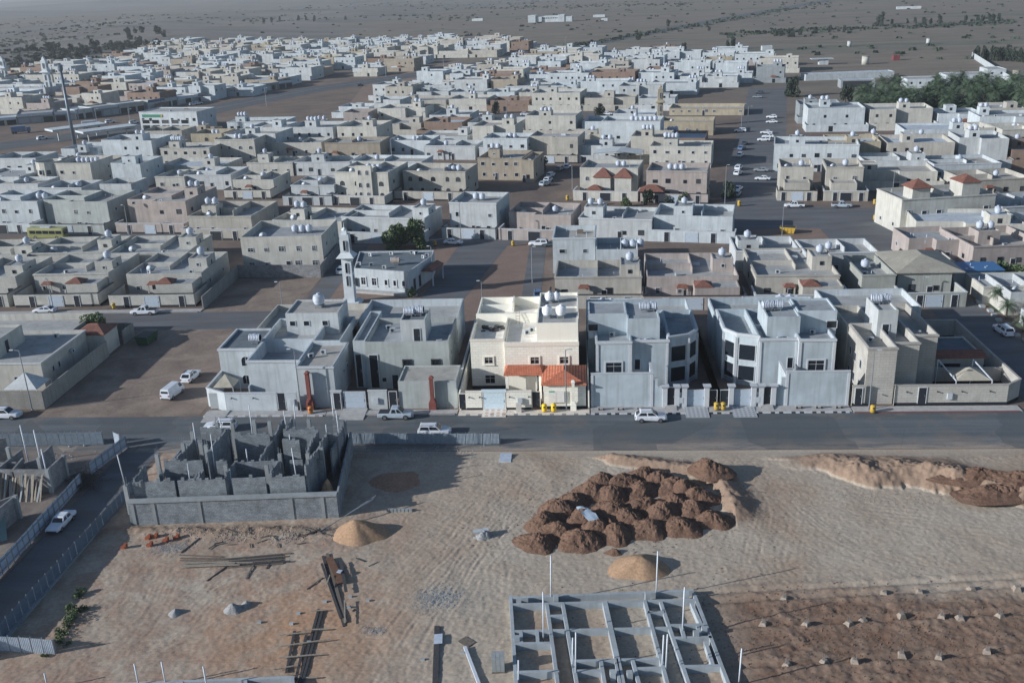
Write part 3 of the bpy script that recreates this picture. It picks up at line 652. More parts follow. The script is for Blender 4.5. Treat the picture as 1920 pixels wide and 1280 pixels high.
# ------------------------------------------------------------------ two pale blue villas with angled bays (mirror plans)
def blue_villa(label, short, mx, tkind):
    b, tr = WALL['blue'], FRAMEW; R0 = house(label, 0, 0)
    X = (lambda x: mx[0] + x) if mx[1] > 0 else (lambda x: mx[0] - x)
    def rc(a, y0, c, y1): p, q = sorted((X(a), X(c))); return (p, y0, q, y1)
    cor = (tr, 0.35, 0.4)
    volume(R0, rc(1.0, 142.6, 6.4, 150.0), 8.5, 0.7, 0, b, ROOF['blue'], cornice=cor)
    volume(R0, rc(6.4, 143.6, 12.2, 157.0), 8.3, 0.9, 0, b, ROOF['blue'], cornice=cor)
    pts = [(12.2, 144.2), (15.4, 145.4), (17.0, 147.8), (17.0, 157.0), (12.2, 157.0)]
    pp = [(X(x), y) for x, y in pts]; pp = pp if mx[1] > 0 else pp[::-1]
    volume(R0, pp, 8.6, 1.4, 0, b, ROOF['blue'], cornice=cor)
    volume(R0, rc(-0.2, 150.0, 12.15, 158.0), 8.2, 1.0, 0, b, ROOF['blue'])
    volume(R0, rc(-0.1, 147.2, 5.9, 153.5), 11.4, 0.3, 7.3, b, ROOF['blue'])
    volume(R0, rc(5.9, 145.2, 10.9, 153.4), 11.2, 0.3, 7.3, b, ROOF['blue'])
    volume(R0, rc(-0.3, 158.0, 17.2, 166.0), 7.6, 1.3, 0, b, ROOF['roof'])
    volume(R0, rc(0.0, 166.2, 10.0, 174.0), 5.2, 0.3, 0, WALL['white'], ROOF['roof'])
    # pilasters, windows
    for x in (1.15, 6.25): MB().box(X(x) - 0.22, 142.48, 0, X(x) + 0.22, 142.595, 7.95).obj('pilaster', tr, R0)
    for x in (6.62, 12.0): MB().box(X(x) - 0.16, 143.48, 0, X(x) + 0.16, 143.595, 7.7).obj('pilaster', tr, R0)
    window(R0, X(3.7), 142.6, 3.3, 2.4, 1.7, 0, 'trim', tr); window(R0, X(7.4), 143.6, 3.4, 0.8, 1.7, 0, 'plain', tr)
    sgn = mx[1]
    for (x0, y0), (x1, y1) in (((12.2, 144.2), (15.4, 145.4)), ((15.4, 145.4), (17.0, 147.8))):
        a = math.atan2((y1 - y0), (x1 - x0) * sgn) if sgn > 0 else -math.atan2(y1 - y0, x1 - x0)
        L = math.hypot(x1 - x0, y1 - y0); cx, cy = X((x0 + x1) / 2), (y0 + y1) / 2
        for z, hh in ((0.9, 2.4), (4.3, 2.5)): window(R0, cx, cy, z, L * 0.72, hh, a, 'plain', tr)
    for (x, y) in ((12.2, 144.2), (15.4, 145.4), (17.0, 147.8)): MB().cbox(X(x), y, 0, 0.42, 0.42, 7.9).obj('pilaster', tr, R0)
    window(R0, X(0.6), 147.2, 8.6, 1.5, 1.1, 0, 'plain', tr)
    ac_unit(R0, X(3.6), 147.9 - 1.3, 7.85); ac_unit(R0, X(7.4), 144.5, 7.45); ac_unit(R0, X(9.0), 144.7, 7.45, 0.5)
    tanks(R0, tkind, 10.95, short, 'drum')
    tanks(R0, [(X(2.5), 169), (X(4.2), 169)], 4.95, 'low annex behind the ' + short)
    # front garden wall: tall blank panel, stepped shoulder, gate pillars, garage door
    W_ = yard_wall('tall pale blue garden wall with stepped shoulder before the ' + short, [(X(0.1), 136.9, X(9.3), 136.9), (X(9.3), 136.9, X(10.0), 136.9, 4.5), (X(10.0), 136.9, X(10.8), 136.9, 3.3), (X(9.25), 137.0, X(9.25), 142.4, 4.9)], 5.5, b, coping=tr)
    for x in (0.25, 9.15): link('pilaster', MB().box(X(x) - 0.2, 136.7, 0, X(x) + 0.2, 136.785, 5.3).mesh('pilaster', tr), W_, -W_.location)
    for x in (11.1, 12.9, 14.0, 17.3): pillar(W_, X(x), 136.7, 3.2, tr)
    onwall(W_, door, X(12.0), 136.8, 0.3, 1.2, 2.9, 0, DOORM, 'garden_gate'); onwall(W_, door, X(15.65), 136.8, 0.15, 2.7, 2.6, 0, GATEW, 'garage_gate')
    link('wall', MB().box(min(X(13.2), X(13.7)), 136.7, 0, max(X(13.2), X(13.7)), 136.9, 2.4).mesh('wall', b), W_, -W_.location)
    meter(W_, X(13.45), 136.6, 0.8); onwall(W_, door, X(18.25), 136.8, 0.2, 1.1, 2.5, 0, DOORM, 'side_gate')
    link('wall', MB().box(X(19.1) - 0.12, 136.6, 0, X(19.1) + 0.12, 172, 2.7).mesh('wall', b), W_, -W_.location)
    for k in range(3): link('step', MB().box(X(12.0) - 0.8, 135.2 + 0.3 * k, 0.15, X(12.0) + 0.8, 136.6, 0.27 + 0.1 * k).mesh('step', PAVE), W_, -W_.location)
    ramp_slab('grey patterned tile garage ramp before the ' + short, X(15.65) - 1.7, X(15.65) + 1.7, 132.9, 136.2, 0.28, RAMPB)
    for i in range(3):
        sx = X(1.6 + 2.9 * i); bn = empty('stone_bench', (sx, 135.6, 0.15), 0, '%s stone bench from the party wall before the %s' % (ORD[i], short), 'bench', 'pavement benches')
        MB().box(-0.6, -0.2, 0.4, 0.6, 0.2, 0.5).obj('seat', PAVE, bn); MB().box(-0.45, -0.15, 0, -0.25, 0.15, 0.4).obj('leg', DARKST, bn); MB().box(0.25, -0.15, 0, 0.45, 0.15, 0.4).obj('leg', DARKST, bn)
    return R0
blue_villa('pale blue villa with angled window bay, beside the bright cream villa', 'pale blue villa beside the cream one', (1.7, 1), [(10.5, 149.5), (11.6, 149.6)])
blue_villa('pale blue villa with angled bay on its left, beside the beige corner house', 'pale blue villa beside the corner house', (39.9, -1), [(29.7, 149.0), (31.2, 149.2)])

# ------------------------------------------------------------------ beige corner house, right end of the row
BC = house('tall narrow beige stone corner house with long garden wall, right end of row', 0, 0)
bs, fw_ = WALL['beigestone'], FRAMEW; cor = (stucco('beige_trim', (0.45, 0.42, 0.40)), 0.3, 0.35)
volume(BC, (42.2, 137.3, 46.4, 148.0), 9.0, 1.4, 0, bs, ROOF['tan'], cornice=cor)
volume(BC, (46.4, 139.6, 50.3, 152.0), 8.9, 1.4, 0, bs, ROOF['tan'], cornice=cor)
volume(BC, (50.3, 142.8, 54.0, 158.0), 8.9, 1.4, 0, bs, ROOF['tan'], cornice=cor)
volume(BC, (42.0, 148.0, 46.3, 158.0), 8.6, 1.2, 0, WALL['cream'], ROOF['tan'])
volume(BC, (45.6, 145.2, 48.6, 151.8), 12.0, 0.3, 7.5, WALL['offwhite'], ROOF['roof']); door(BC, 46.9, 145.2, 7.55, 0.95, 2.2)
volume(BC, (41.5, 158.0, 56.5, 168.0), 8.2, 1.2, 0, WALL['white'], ROOF['roof'])
volume(BC, (43.0, 168.0, 54.0, 174.5), 6.0, 0.9, 0, WALL['white'], ROOF['roof'])
volume(BC, (54.0, 147.0, 63.0, 156.0), 3.6, 0.3, 0, WALL['cream'], ROOF['dark'])
MB().hip(54.1, 146.2, 63.2, 149.2, 3.55, 4.5, 0.95).obj('porch_roof', TILE, BC); window(BC, 58.0, 146.98, 1.0, 3.0, 1.5, 0, 'plain')
for y in (140.2, 143.2, 146.0):
    for z in (1.4, 4.6): window(BC, 42.2, y, z, 0.9, 1.3, -math.pi / 2)
ac_unit(BC, 44.3, 143.5, 7.62); ac_unit(BC, 52.3, 146, 7.55, 1.0)
tanks(BC, [(46.4, 149.3), (47.7, 149.4)], 11.72, 'beige corner house', 'drum'); tanks(BC, [(46.5, 171.5)], 5.1, 'white annex of the beige corner house')
BW = yard_wall('long beige garden wall with black plinth round the corner house', [(40.3, 136.7, 42.2, 136.7), (46.42, 136.7, 62.6, 136.7), (62.6, 136.7, 65.0, 138.6), (65.0, 138.6, 65.0, 165.0), (65.0, 165.0, 57, 165.0), (54.1, 144.6, 64.8, 144.6, 2.6)], 3.2, bs, plinth=DARKST, coping=cor[0])
onwall(BW, door, 41.2, 136.58, 0.4, 0.95, 2.5, 0, DOORM, 'garden_gate'); onwall(BW, door, 50.4, 136.58, 0.4, 1.1, 2.5, 0, DOORM, 'garden_gate')
for x in (42.9, 48.1, 52.5, 56.0, 60.0): wall_lamp(BW, x, 136.58, 2.2)
meter(BW, 54.3, 136.55, 1.1)
tent = empty('shade_tent', (58.6, 141.2, 0), 0, 'small cream pyramid shade tent behind the corner garden wall', 'shade tent')
MB().add([(-2.6, -2.2, 2.9), (2.6, -2.2, 2.9), (2.6, 2.2, 2.9), (-2.6, 2.2, 2.9), (0, 0, 4.2)], [(0, 1, 4), (1, 2, 4), (2, 3, 4), (3, 0, 4)]).obj('canopy', stucco('tent_cloth', (0.48, 0.44, 0.37)), tent)
for sx in (-2.6, 2.6): MB().bar((sx, -2.2, 0), (sx, -2.2, 2.9), 0.12).bar((sx, -2.2, 2.9), (sx - 1.2, 2.6, 4.4), 0.14).bar((sx - 1.2, 2.6, 0), (sx - 1.2, 2.6, 4.4), 0.12).obj('strut', PIPEW, tent)

# ------------------------------------------------------------------ white villa and grey-green villa left of the cream one
LW = house('white villa with blue-grey roof and arched side windows, left part of row', 0, 0); wh = WALL['white']; cw = (FRAMEW, 0.3, 0.35)
volume(LW, (-58.0, 145.4, -51.6, 155.0), 7.0, 0.35, 0, wh, ROOF['dark'], cornice=cw)
volume(LW, (-51.6, 140.0, -43.2, 149.6), 7.0, 2.3, 0, wh, ROOF['blue'], cornice=cw)
volume(LW, (-43.2, 137.6, -37.4, 148.0), 6.9, 0.5, 0, wh, ROOF['tan'], cornice=cw)
volume(LW, (-52.0, 149.6, -43.2, 160.0), 7.0, 1.5, 0, wh, ROOF['roof']); volume(LW, (-43.1, 148.0, -38.6, 160.0), 7.2, 1.6, 0, wh, ROOF['roof'])
volume(LW, (-49.5, 155.5, -40.5, 163.0), 9.4, 0.3, 5.5, WALL['offwhite'], ROOF['tan']); volume(LW, (-56.0, 157.0, -38.6, 172.0), 5.6, 1.2, 0, WALL['cream'], ROOF['tan'])
window(LW, -53.7, 145.4, 4.0, 1.4, 1.6, 0, 'arch'); window(LW, -54.0, 145.4, 0.9, 1.2, 1.5, 0, 'arch'); door(LW, -52.3, 145.38, 0, 0.9, 2.3)
for x in (-48.4, -46.0, -42.8): window(LW, x, 155.5, 7.2, 0.9, 0.8)
ac_unit(LW, -42.0, 142.4, 6.45, 0.6); ac_unit(LW, -40.4, 144.0, 6.45); ac_unit(LW, -37.3, 143.0, 3.6, 1.57); ac_unit(LW, -37.3, 145.4, 3.6, 1.57)
MB().box(-51.62, 139.2, 0, -51.4, 140.0, 3.0).obj('garden_partition', wh, LW)
tanks(LW, [(-52.8, 148.6)], 6.68, 'white villa with blue-grey roof', 'drum'); tanks(LW, [(-44.6, 159.5)], 9.12, 'stair block of the white villa', s=1.25)
LWW = yard_wall('low white garden wall of the corner plot with arched gate', [(-58.0, 138.6, -54.4, 136.5), (-54.4, 136.5, -46.4, 136.5), (-44.9, 136.5, -43.25, 136.5), (-58.0, 138.6, -58.0, 172.0)], 3.0, wh, coping=FRAMEW)
onwall(LWW, door, -45.65, 136.5, 0.3, 1.1, 2.7, 0, DOORM, 'garden_gate')
for x in (-53.4, -50.0): wall_lamp(LWW, x, 136.4, 2.2)
meter(LWW, -43.9, 136.35, 1.1)
def small_tent(label, x, y, w, d, h, top, mat=None):
    t_ = empty('shade_tent', (x, y, 0), 0, label, 'shade tent')
    MB().add([(-w / 2, -d / 2, h), (w / 2, -d / 2, h), (w / 2, d / 2, h), (-w / 2, d / 2, h), (0, 0, top)], [(0, 1, 4), (1, 2, 4), (2, 3, 4), (3, 0, 4)]).obj('canopy', mat or MATS['tent_cloth'], t_)
    for sx in (-1, 1):
        for sy in (-1, 1): MB().bar((sx * w / 2, sy * d / 2, 0), (sx * w / 2, sy * d / 2, h), 0.1).obj('post', PIPEW, t_)
small_tent('small cream pointed tent in the corner yard of the white villa', -55.6, 140.6, 3.2, 3.2, 2.9, 4.6)
chimney('tall red brick barbecue chimney on the front of the white villa', -41.4, 137.0, 6.0, BRICKRED, 1.05)
ramp_slab('plain concrete garage ramp at the corner of the white villa', -57.2, -53.9, 132.4, 136.3, 0.3, PAVE)
link('garage_gate', MB().box(-57.3, 137.3, 0.1, -54.6, 137.4, 2.7).mesh('garage_gate', WALL['offwhite']), LWW, -LWW.location, 0)
LG = house('grey-green rendered villa with two tall dark windows, left of the cream villa', 0, 0); gg = WALL['green']
volume(LG, (-35.9, 145.3, -33.9, 160.0), 8.1, 0.9, 0, wh, ROOF['blue']); volume(LG, (-33.9, 144.9, -20.5, 156.5), 8.0, 0.85, 0, gg, ROOF['blue'])
volume(LG, (-28.3, 146.6, -24.3, 153.0), 11.0, 0.4, 7.1, WALL['offwhite'], ROOF['dark']); door(LG, -25.7, 146.6, 7.15, 1.0, 2.4)
volume(LG, (-38.0, 160.0, -20.9, 171.0), 6.6, 1.4, 0, wh, ROOF['roof'])
door(LG, -35.2, 145.28, 0.2, 0.9, 5.6, 0, GLASS, 'tall_window'); door(LG, -32.7, 144.88, 0.2, 1.3, 5.6, 0, GLASS, 'tall_window')
for x in (-27.3, -22.7): window(LG, x, 144.9, 3.9, 1.1, 0.9, 0, 'trim', FRAMED)
window(LG, -31.2, 144.9, 1.2, 0.7, 0.7); door(LG, -29.4, 144.85, 0, 1.0, 2.4)
for y in (147.5, 152.0): window(LG, -20.5, y, 4.6, 1.0, 1.0, math.pi / 2)
for x, y in ((-31.5, 153.2), (-30.6, 151.7), (-22.1, 145.9)): ac_unit(LG, x, y, 7.16, 0.3)
tanks(LG, [(-27.2, 149.7), (-25.8, 149.9)], 10.65, 'grey-green villa', 'drum')
volume(LG, (-27.5, 137.0, -18.6, 143.5), 4.5, 0.2, 0, gg, ROOF['tan'])
LGW = yard_wall('pale garden wall with white garage gate before the grey-green villa', [(-38.0, 136.8, -36.3, 136.8), (-32.2, 136.8, -29.3, 136.8), (-18.6, 137.2, -18.6, 171.0)], 3.1, WALL['offwhite'], coping=FRAMEW)
onwall(LGW, door, -37.0, 136.6, 0.2, 1.0, 2.7, 0, DOORM, 'garden_gate'); onwall(LGW, door, -34.3, 136.8, 0.15, 3.2, 2.8, 0, GATEW, 'garage_gate'); onwall(LGW, door, -28.4, 136.8, 0.15, 1.1, 2.8, 0, DOORM, 'garden_gate')
meter(LGW, -31.0, 136.65, 1.1)
chimney('red brick barbecue chimney against the grey-green villa annex', -22.3, 136.5, 5.2, BRICKRED, 1.0)
ramp_slab('white concrete garage ramp before the grey-green villa', -36.2, -32.4, 132.9, 136.6, 0.3, PAVE)

# ------------------------------------------------------------------ low house at the left edge, behind the dirt lot
LE = house('low cream house with long blank side wall by the dirt lot, left edge', 0, 0); cr = WALL['cream']
volume(LE, (-112, 145.3, -88.0, 161.0), 5.0, 0.5, 0, cr, ROOF['roof'], cornice=(FRAMEW, 0.25, 0.25)); volume(LE, (-116, 161, -91, 172), 4.6, 1.3, 0, cr, ROOF['roof'])
volume(LE, (-110, 148, -97, 157), 7.6, 0.4, 4.4, cr, ROOF['roof']); door(LE, -97.0, 151.5, 4.55, 1.1, 2.2, math.pi / 2)
for y in (148.6, 150.6): window(LE, -88.0, y, 2.2, 0.6, 0.9, math.pi / 2)
window(LE, -92.2, 145.3, 1.3, 1.5, 1.2); window(LE, -101, 145.3, 1.3, 1.5, 1.2)
volume(LE, (-90.5, 161.2, -84.8, 166.5), 3.9, 0.15, 0, cr, ROOF['roof']); MB().hip(-90.6, 161.0, -84.6, 166.7, 3.9, 5.3, 0.6).obj('tiled_roof', TILE, LE)
ac_unit(LE, -92.0, 158.5, 4.5); ac_unit(LE, -87.6, 155.0, 3.0, 1.57)
LEW = yard_wall('cream and bare block boundary wall along the dirt lot, left edge', [(-125, 138.0, -84.4, 138.0), (-84.4, 138.0, -84.4, 160.8), (-84.2, 166.8, -84.2, 171.5, 2.6), (-84.2, 171.5, -97, 171.5, 2.6)], 3.0, stucco('dusty_block_render', (0.33, 0.32, 0.31), courses=True), coping=None)
small_tent('pale pointed shade tent behind the boundary wall, left edge', -88.5, 141.2, 5.5, 4.5, 2.9, 5.0, WALL['offwhite'])
# ------------------------------------------------------------------ houses further back (front top edge given in the photograph, height and depth in metres)
OCC = []
CNAME = {'white': 'white', 'offwhite': 'off-white', 'cream': 'cream', 'beige': 'beige', 'pink': 'pinkish beige', 'green': 'grey-green', 'ochre': 'ochre yellow', 'tan': 'tan', 'brown': 'reddish brown', 'grey': 'grey', 'olive': 'olive grey', 'stone': 'pale stone', 'blue': 'pale blue'}
rm = random.Random(11)
def solve_w(A, u, x2, h):
    lo, hi = 1.0, 90.0
    for _ in range(30):
        k = (lo + hi) / 2
        if PX((A.x + u.x * k, A.y + u.y * k, h))[0] < x2: lo = k
        else: hi = k
    return lo
def build_house(root, w, d, h, col, fl, short, detail=2, arch=False):
    """generic flat-roofed house in its own frame: front at y=0, w wide, d deep, h to parapet top"""
    low = 'lowpar' in fl; fl = fl.replace('lowpar', '')
    M_ = WALL[col]; two = h > 6.6; R_ = ROOF[rm.choice(['roof', 'roof', 'tan', 'blue'])]; par = rm.uniform(0.9, 1.7) if not low else 0.4
    if detail < 1: par = 0.9
    fm = FRAMEW if rm.random() < 0.6 else FRAMED
    if 'L' in fl and w > 8:            # left part set back
        k = w * rm.uniform(0.35, 0.5); volume(root, [(0, 2.2), (k, 2.2), (k, 0), (w, 0), (w, d), (0, d)], h, par, 0, M_, R_); fx = (k, w)
    elif 'R' in fl and w > 8:
        k = w * rm.uniform(0.5, 0.65); volume(root, [(0, 0), (k, 0), (k, 2.2), (w, 2.2), (w, d), (0, d)], h, par, 0, M_, R_); fx = (0, k)
    else: volume(root, (0, 0, w, d), h, par, 0, M_, R_, cornice=(FRAMEW if col in ('white', 'blue', 'offwhite') else M_, 0.25, 0.3) if detail > 1 and rm.random() < 0.6 else None); fx = (0, w)
    zr = h - par
    if 'p' in fl and detail:           # walls dividing the roof terrace
        c = w * rm.uniform(0.4, 0.6); MB().box(c, d * 0.35, zr, c + 0.2, d - 0.23, h + 0.006).obj('terrace_wall', M_, root)
        if d > 13: MB().box(0.23, d * 0.52, zr, c - 0.02, d * 0.52 + 0.2, h + 0.012).obj('terrace_wall', M_, root)
    st = None
    if 's' in fl or 'S' in fl:
        sw, sd = min(w * 0.45, rm.uniform(3.4, 5.0)), min(d * 0.5, rm.uniform(4, 6)); sx = (w - sw - 0.3) if 'S' in fl else rm.uniform(0.3, w * 0.3)
        sy = rm.uniform(d * 0.2, d * 0.45); sh = zr + 2.9; volume(root, (sx, sy, sx + sw, sy + sd), sh, 0.25, zr - 0.05, M_, R_, name='stair_room')
        if detail: door(root, sx + sw, sy + sd * 0.5, zr, 0.9, 2.0, math.pi / 2)
        if detail > 1: window(root, sx + sw * 0.5, sy, zr + 1.2, 0.6, 0.6, 0, 'plain', fm)
        st = (sx, sy, sw, sd, sh)
    nt = int(fl[fl.index('t') + 1]) if 't' in fl else 0
    if nt:
        if st: pts = [(st[0] + st[2] * (i + 0.5) / nt, st[1] + st[3] * 0.5) for i in range(nt)]; z = st[4] - 0.22
        else: k = rm.uniform(0.25, 0.7) * w; pts = [(k + i * 1.7, d * 0.6) for i in range(nt)]; z = zr
        tanks(root, pts, z, short, simple=detail < 1)
    # windows on the front and on the right and left sides
    if detail:
        style = 'arch' if arch else rm.choice(['plain', 'plain', 'bars'])
        for fz in ([1.2, 4.6] if two else [1.5]):
            n = max(1, int((fx[1] - fx[0]) / 3.6))
            for i in range(n):
                if rm.random() < 0.82:
                    ww = rm.choice([0.8, 1.0, 1.2]); window(root, fx[0] + (fx[1] - fx[0]) * (i + 0.5) / n + rm.uniform(-.4, .4), 0, fz, ww, 1.2 if arch else rm.choice([0.8, 1.1]), 0, style, fm)
            for i in range(max(1, int(d / 6))):
                if rm.random() < 0.6: window(root, w, d * (i + 0.5) / max(1, int(d / 6)), fz + 0.2, 0.8, 0.8, math.pi / 2, 'plain', fm)
                if rm.random() < 0.5: window(root, 0, d * (i + 0.5) / max(1, int(d / 6)), fz + 0.2, 0.8, 0.8, -math.pi / 2, 'plain', fm)
        door(root, fx[0] + (fx[1] - fx[0]) * 0.5 + rm.choice([-1.2, 1.2]), 0, 0, 1.0, 2.2)
    if detail > 1:
        for _ in range(rm.randint(1, 3)): ac_unit(root, rm.uniform(0.8, w - 0.8), rm.uniform(0.7, d * 0.3), zr, rm.uniform(-0.5, 1.6))
        vp = cached('vent', lambda: MB().tube((0, 0, 0), (0, 0, 1), 0.06, n=6).mesh('vent_pipe', PIPEW))
        for _ in range(rm.randint(2, 4)): link('vent_pipe', vp, root, (rm.uniform(0.5, w - .5), rm.uniform(0.5, d - .5), zr), 0, (1, 1, rm.uniform(0.5, 1.1)))
    if 'r' in fl:
        a = rm.uniform(0.12, 0.35) * w; MB().hip(a, -1.5, a + 2.3, 0.15, 2.9, 3.6, 0.8).obj('porch_roof', TILE, root)
        for x in (a + 0.2, a + 2.1): MB().box(x - 0.12, -1.4, 0, x + 0.12, -1.15, 2.9).obj('porch_column', M_, root)
    if 'q' in fl:
        a = w * rm.uniform(0.5, 0.62); volume(root, (a, -5.0, w - 0.3, -0.01), 4.2, 0.3, 0, M_, R_, name='annex_wall')
        if 'r' in fl: MB().hip(a - 0.1, -5.1, a + 3.4, -1.6, 4.2, 5.2, 0.55).obj('annex_roof', TILE, root)
    if detail > 1 and rm.random() < 0.4: MB().box(w * 0.55, d * 0.7, zr, w * 0.55 + rm.uniform(0.8, 1.8), d * 0.7 + 0.9, zr + rm.uniform(0.3, 0.9)).obj('roof_box', rm.choice([WOOD, ACM, CONC]), root)
    if 'd' in fl or (detail > 1 and rm.random() < 0.35):
        o = MB().lathe([(0.9, 0), (0.75, 0.12), (0.4, 0.25), (0.02, 0.3)][::-1], n=12).obj('satellite_dish', PIPEW, root, True, loc=(w * 0.2, d * 0.3, zr + 0.8)); o.rotation_euler = (rad(-70), 0, rad(25))
        MB().bar((w * 0.2, d * 0.3 + 0.2, zr), (w * 0.2, d * 0.3, zr + 0.8), 0.08).obj('dish_post', STEEL, root)
def front_wall(root_short, A, rot, w, dist, h, col, plinth=None, cop=None, gates=2, ext=(0.8, 0.8)):
    u = Vector((math.cos(rot), math.sin(rot), 0)); v = Vector((-u.y, u.x, 0)); P0 = A - v * dist - u * ext[0]; P1 = A - v * dist + u * (w + ext[1])
    segs = [(P0.x, P0.y, P1.x, P1.y), (P0.x, P0.y, (P0 + v * dist).x, (P0 + v * dist).y), (P1.x, P1.y, (P1 + v * dist).x, (P1 + v * dist).y)]
    r = yard_wall('garden wall in front of the ' + root_short, segs, h, WALL[col], plinth=plinth, coping=cop, group='garden walls')
    L = (P1 - P0).length
    for i in range(gates):
        k = L * (0.2 + 0.6 * i / max(1, gates - 1)) + rm.uniform(-1, 1); p = P0 + u * k - v * 0.12
        onwall(r, door, p.x, p.y, 0.05, 1.1, h - 0.45, rot, DOORM, 'garden_gate')
    k = L * 0.5; p = P0 + u * k - v * 0.12; onwall(r, door, p.x, p.y, 0.05, 3.0, h - 0.5, rot, GATEW if rm.random() < 0.6 else DOORM, 'garage_gate')
    return r
def mid(x1, x2, y, h, d, col, fl, short, rot=None, yard=0, yh=2.8, arch=False, detail=2, extra=''):
    A = G(x1, y, h)
    if rot is None: rot = 0 if A.y < 222 else (-6 if A.x < -85 else -11)
    rz = rad(rot); u = Vector((math.cos(rz), math.sin(rz), 0)); w = solve_w(A, u, x2, h)
    lab = '%s house, the %s' % (('two-storey' if h > 6.6 else 'single-storey'), short) if not extra else extra
    r = house(lab, A.x, A.y, rz, 'town houses'); A0 = Vector((A.x, A.y, 0))
    build_house(r, w, d, h, col, fl, short, detail, arch)
    c = A0 + u * (w / 2) + Vector((-u.y, u.x, 0)) * (d / 2); OCC.append((c.x, c.y, max(w, d) / 2 + 2.5, w, d))
    if yard: front_wall(short, A0, rz, w, yard, yh, col, DARKST if rm.random() < 0.5 else None, FRAMED if rm.random() < 0.35 else FRAMEW)
    return r
# left row along the service road
mid(-70, 28, 520, 5.0, 16, 'stone', 'St1', 'cream house cut by the left edge, row along service road', yard=5.5)
mid(62, 202, 514, 5.0, 16, 'stone', 'pSt1rq', 'cream house with red porches, middle of row along service road', yard=7.5)
mid(236, 377, 514, 5.0, 17, 'stone', 'pSt1rq', 'cream house with red porches, right end of row along service road', yard=7.5)
mid(-70, 50, 480, 4.8, 15, 'cream', 'pSt1', 'cream back house at the left edge, behind the service road row')
mid(54, 196, 475, 4.8, 15, 'cream', 'pSt1', 'cream back house with drum tank, middle behind service road row')
mid(202, 352, 475, 4.8, 16, 'cream', 'pSt1', 'cream back house, right end behind service road row')
wr = yard_wall('long grey side wall beside the vacant lot by the service road', [(-76.2, 186.5, -76.2, 209)], 2.8, stucco('grey_block_render', (0.30, 0.30, 0.30), courses=True))
# bus street row
mid(-40, 69, 377, 8.0, 15, 'white', 'pt2', 'white house at the left edge of the bus street', yard=4.5)
mid(72, 200, 378, 8.0, 15, 'green', 'pL', 'grey-green house on the bus street', yard=4.5)
mid(230, 347, 377, 8.0, 19, 'pink', 'pLS t2'.replace(' ', ''), 'pinkish house on the bus street', yard=4.0)
mid(352, 470, 405, 5.6, 18, 'beige', 'pst2', 'beige house right of the pinkish one on the bus street', yard=3.0)
mid(450, 602, 445, 8.0, 16, 'cream', 't3', 'large cream house with three tanks left of the mosque', rot=0, extra='large cream two-storey house with three roof tanks, left of the minaret')
yard_wall('bare grey block wall below the cream house left of the mosque', [(-76.2, 209.2, -57.0, 208.0), (-57.0, 208.0, -57.0, 228)], 2.9, BLOCKD)
mid(510, 640, 412, 5.2, 15, 'cream', 'pst2', 'cream house with square stair tower behind the minaret', yard=3)
mid(640, 795, 406, 5.6, 14, 'offwhite', 'pSt1', 'off-white house behind the mosque tree', yard=4.5)
mid(842, 930, 379, 8.2, 13, 'offwhite', 't2', 'narrow off-white house with two tanks above the square', yard=4.5)
mid(950, 1070, 401, 5.4, 14, 'pink', 'pt1L', 'pinkish house at the top of the square', yard=5)
mid(1085, 1222, 408, 5.4, 13, 'offwhite', 'pst2', 'off-white house with twin front tanks, right of the square')
mid(1226, 1374, 403, 5.8, 13, 'white', 'pst1', 'white house with front stair tower by the crossing road', yard=3)
# houses behind the villa row
mid(1036, 1116, 446, 8.0, 11, 'white', 't0', 'blank white two-storey house behind the cream villa', rot=-2)
mid(1117, 1196, 468, 6.0, 10, 'white', 't3p', 'white house with three tanks behind the pale blue villa', rot=-2)
mid(1040, 1203, 519, 5.0, 12, 'beige', 'pSt1r', 'beige house with wire shed directly behind the pale blue villa', rot=-2, yard=5)
mid(1213, 1385, 518, 5.0, 17, 'pink', 'pSt1rq', 'pinkish house with red canopies behind the two blue villas', rot=-2, yard=6)
mid(1418, 1575, 516, 5.0, 20, 'beige', 'pSt1rq', 'beige house with red canopies behind the corner house', rot=-2, yard=6)
mid(1617, 1680, 515, 5.2, 14, 'olive', 't1', 'olive grey house with laundry behind the corner house', rot=0)
rt_ = mid(1684, 1786, 512, 5.0, 15, 'olive', 'lowpar', 'tent-roofed olive house on the corner street', rot=0, yard=6)
A = G(1684, 512, 5.0); MB().hip(A.x - 0.4, A.y - 0.5, A.x + 12.5, A.y + 15, 5.02, 7.2, 0.6).obj('tent_roof', stucco('tan_tent_roof', (0.36, 0.335, 0.29)), rt_, loc=(-A.x, -A.y, 0))
mid(1512, 1648, 474, 5.0, 11, 'offwhite', 'pt1', 'off-white house with ribbed garden wall, behind the olive house', rot=0)
mid(1380, 1500, 470, 4.6, 12, 'offwhite', 'pst1', 'off-white house with drum tank below the crossing', rot=-2)
mid(1712, 1805, 452, 5.0, 12, 'pink', 'Lr', 'pinkish house with canopy on the corner street', rot=3)
mid(1826, 1960, 462, 5.2, 16, 'pink', 'pst2', 'pinkish house with twin-tank tower at the right edge', rot=5)
big = mid(1692, 1868, 374, 8.5, 13, 'cream', 'p', 'cream house with red pyramid turret by the crossing', rot=10, extra='large cream corner house with red pyramid turret by the crossing road')
MB().hip(3.5, 2.5, 9.0, 8.0, 10.2, 12.2, 0.5).obj('turret_roof', TILE, big); volume(big, (4.0, 3.0, 8.5, 7.5), 10.2, 0.05, 7.2, WALL['cream'], ROOF['tan'], name='turret_wall')
volume(big, (15, 0.4, 19.5, 6.0), 11.4, 0.05, 7.2, WALL['cream'], ROOF['tan'], name='stair_room'); MB().hip(14.8, 0.2, 19.7, 6.2, 11.4, 13.0, 0.6).obj('turret_roof', TILE, big)
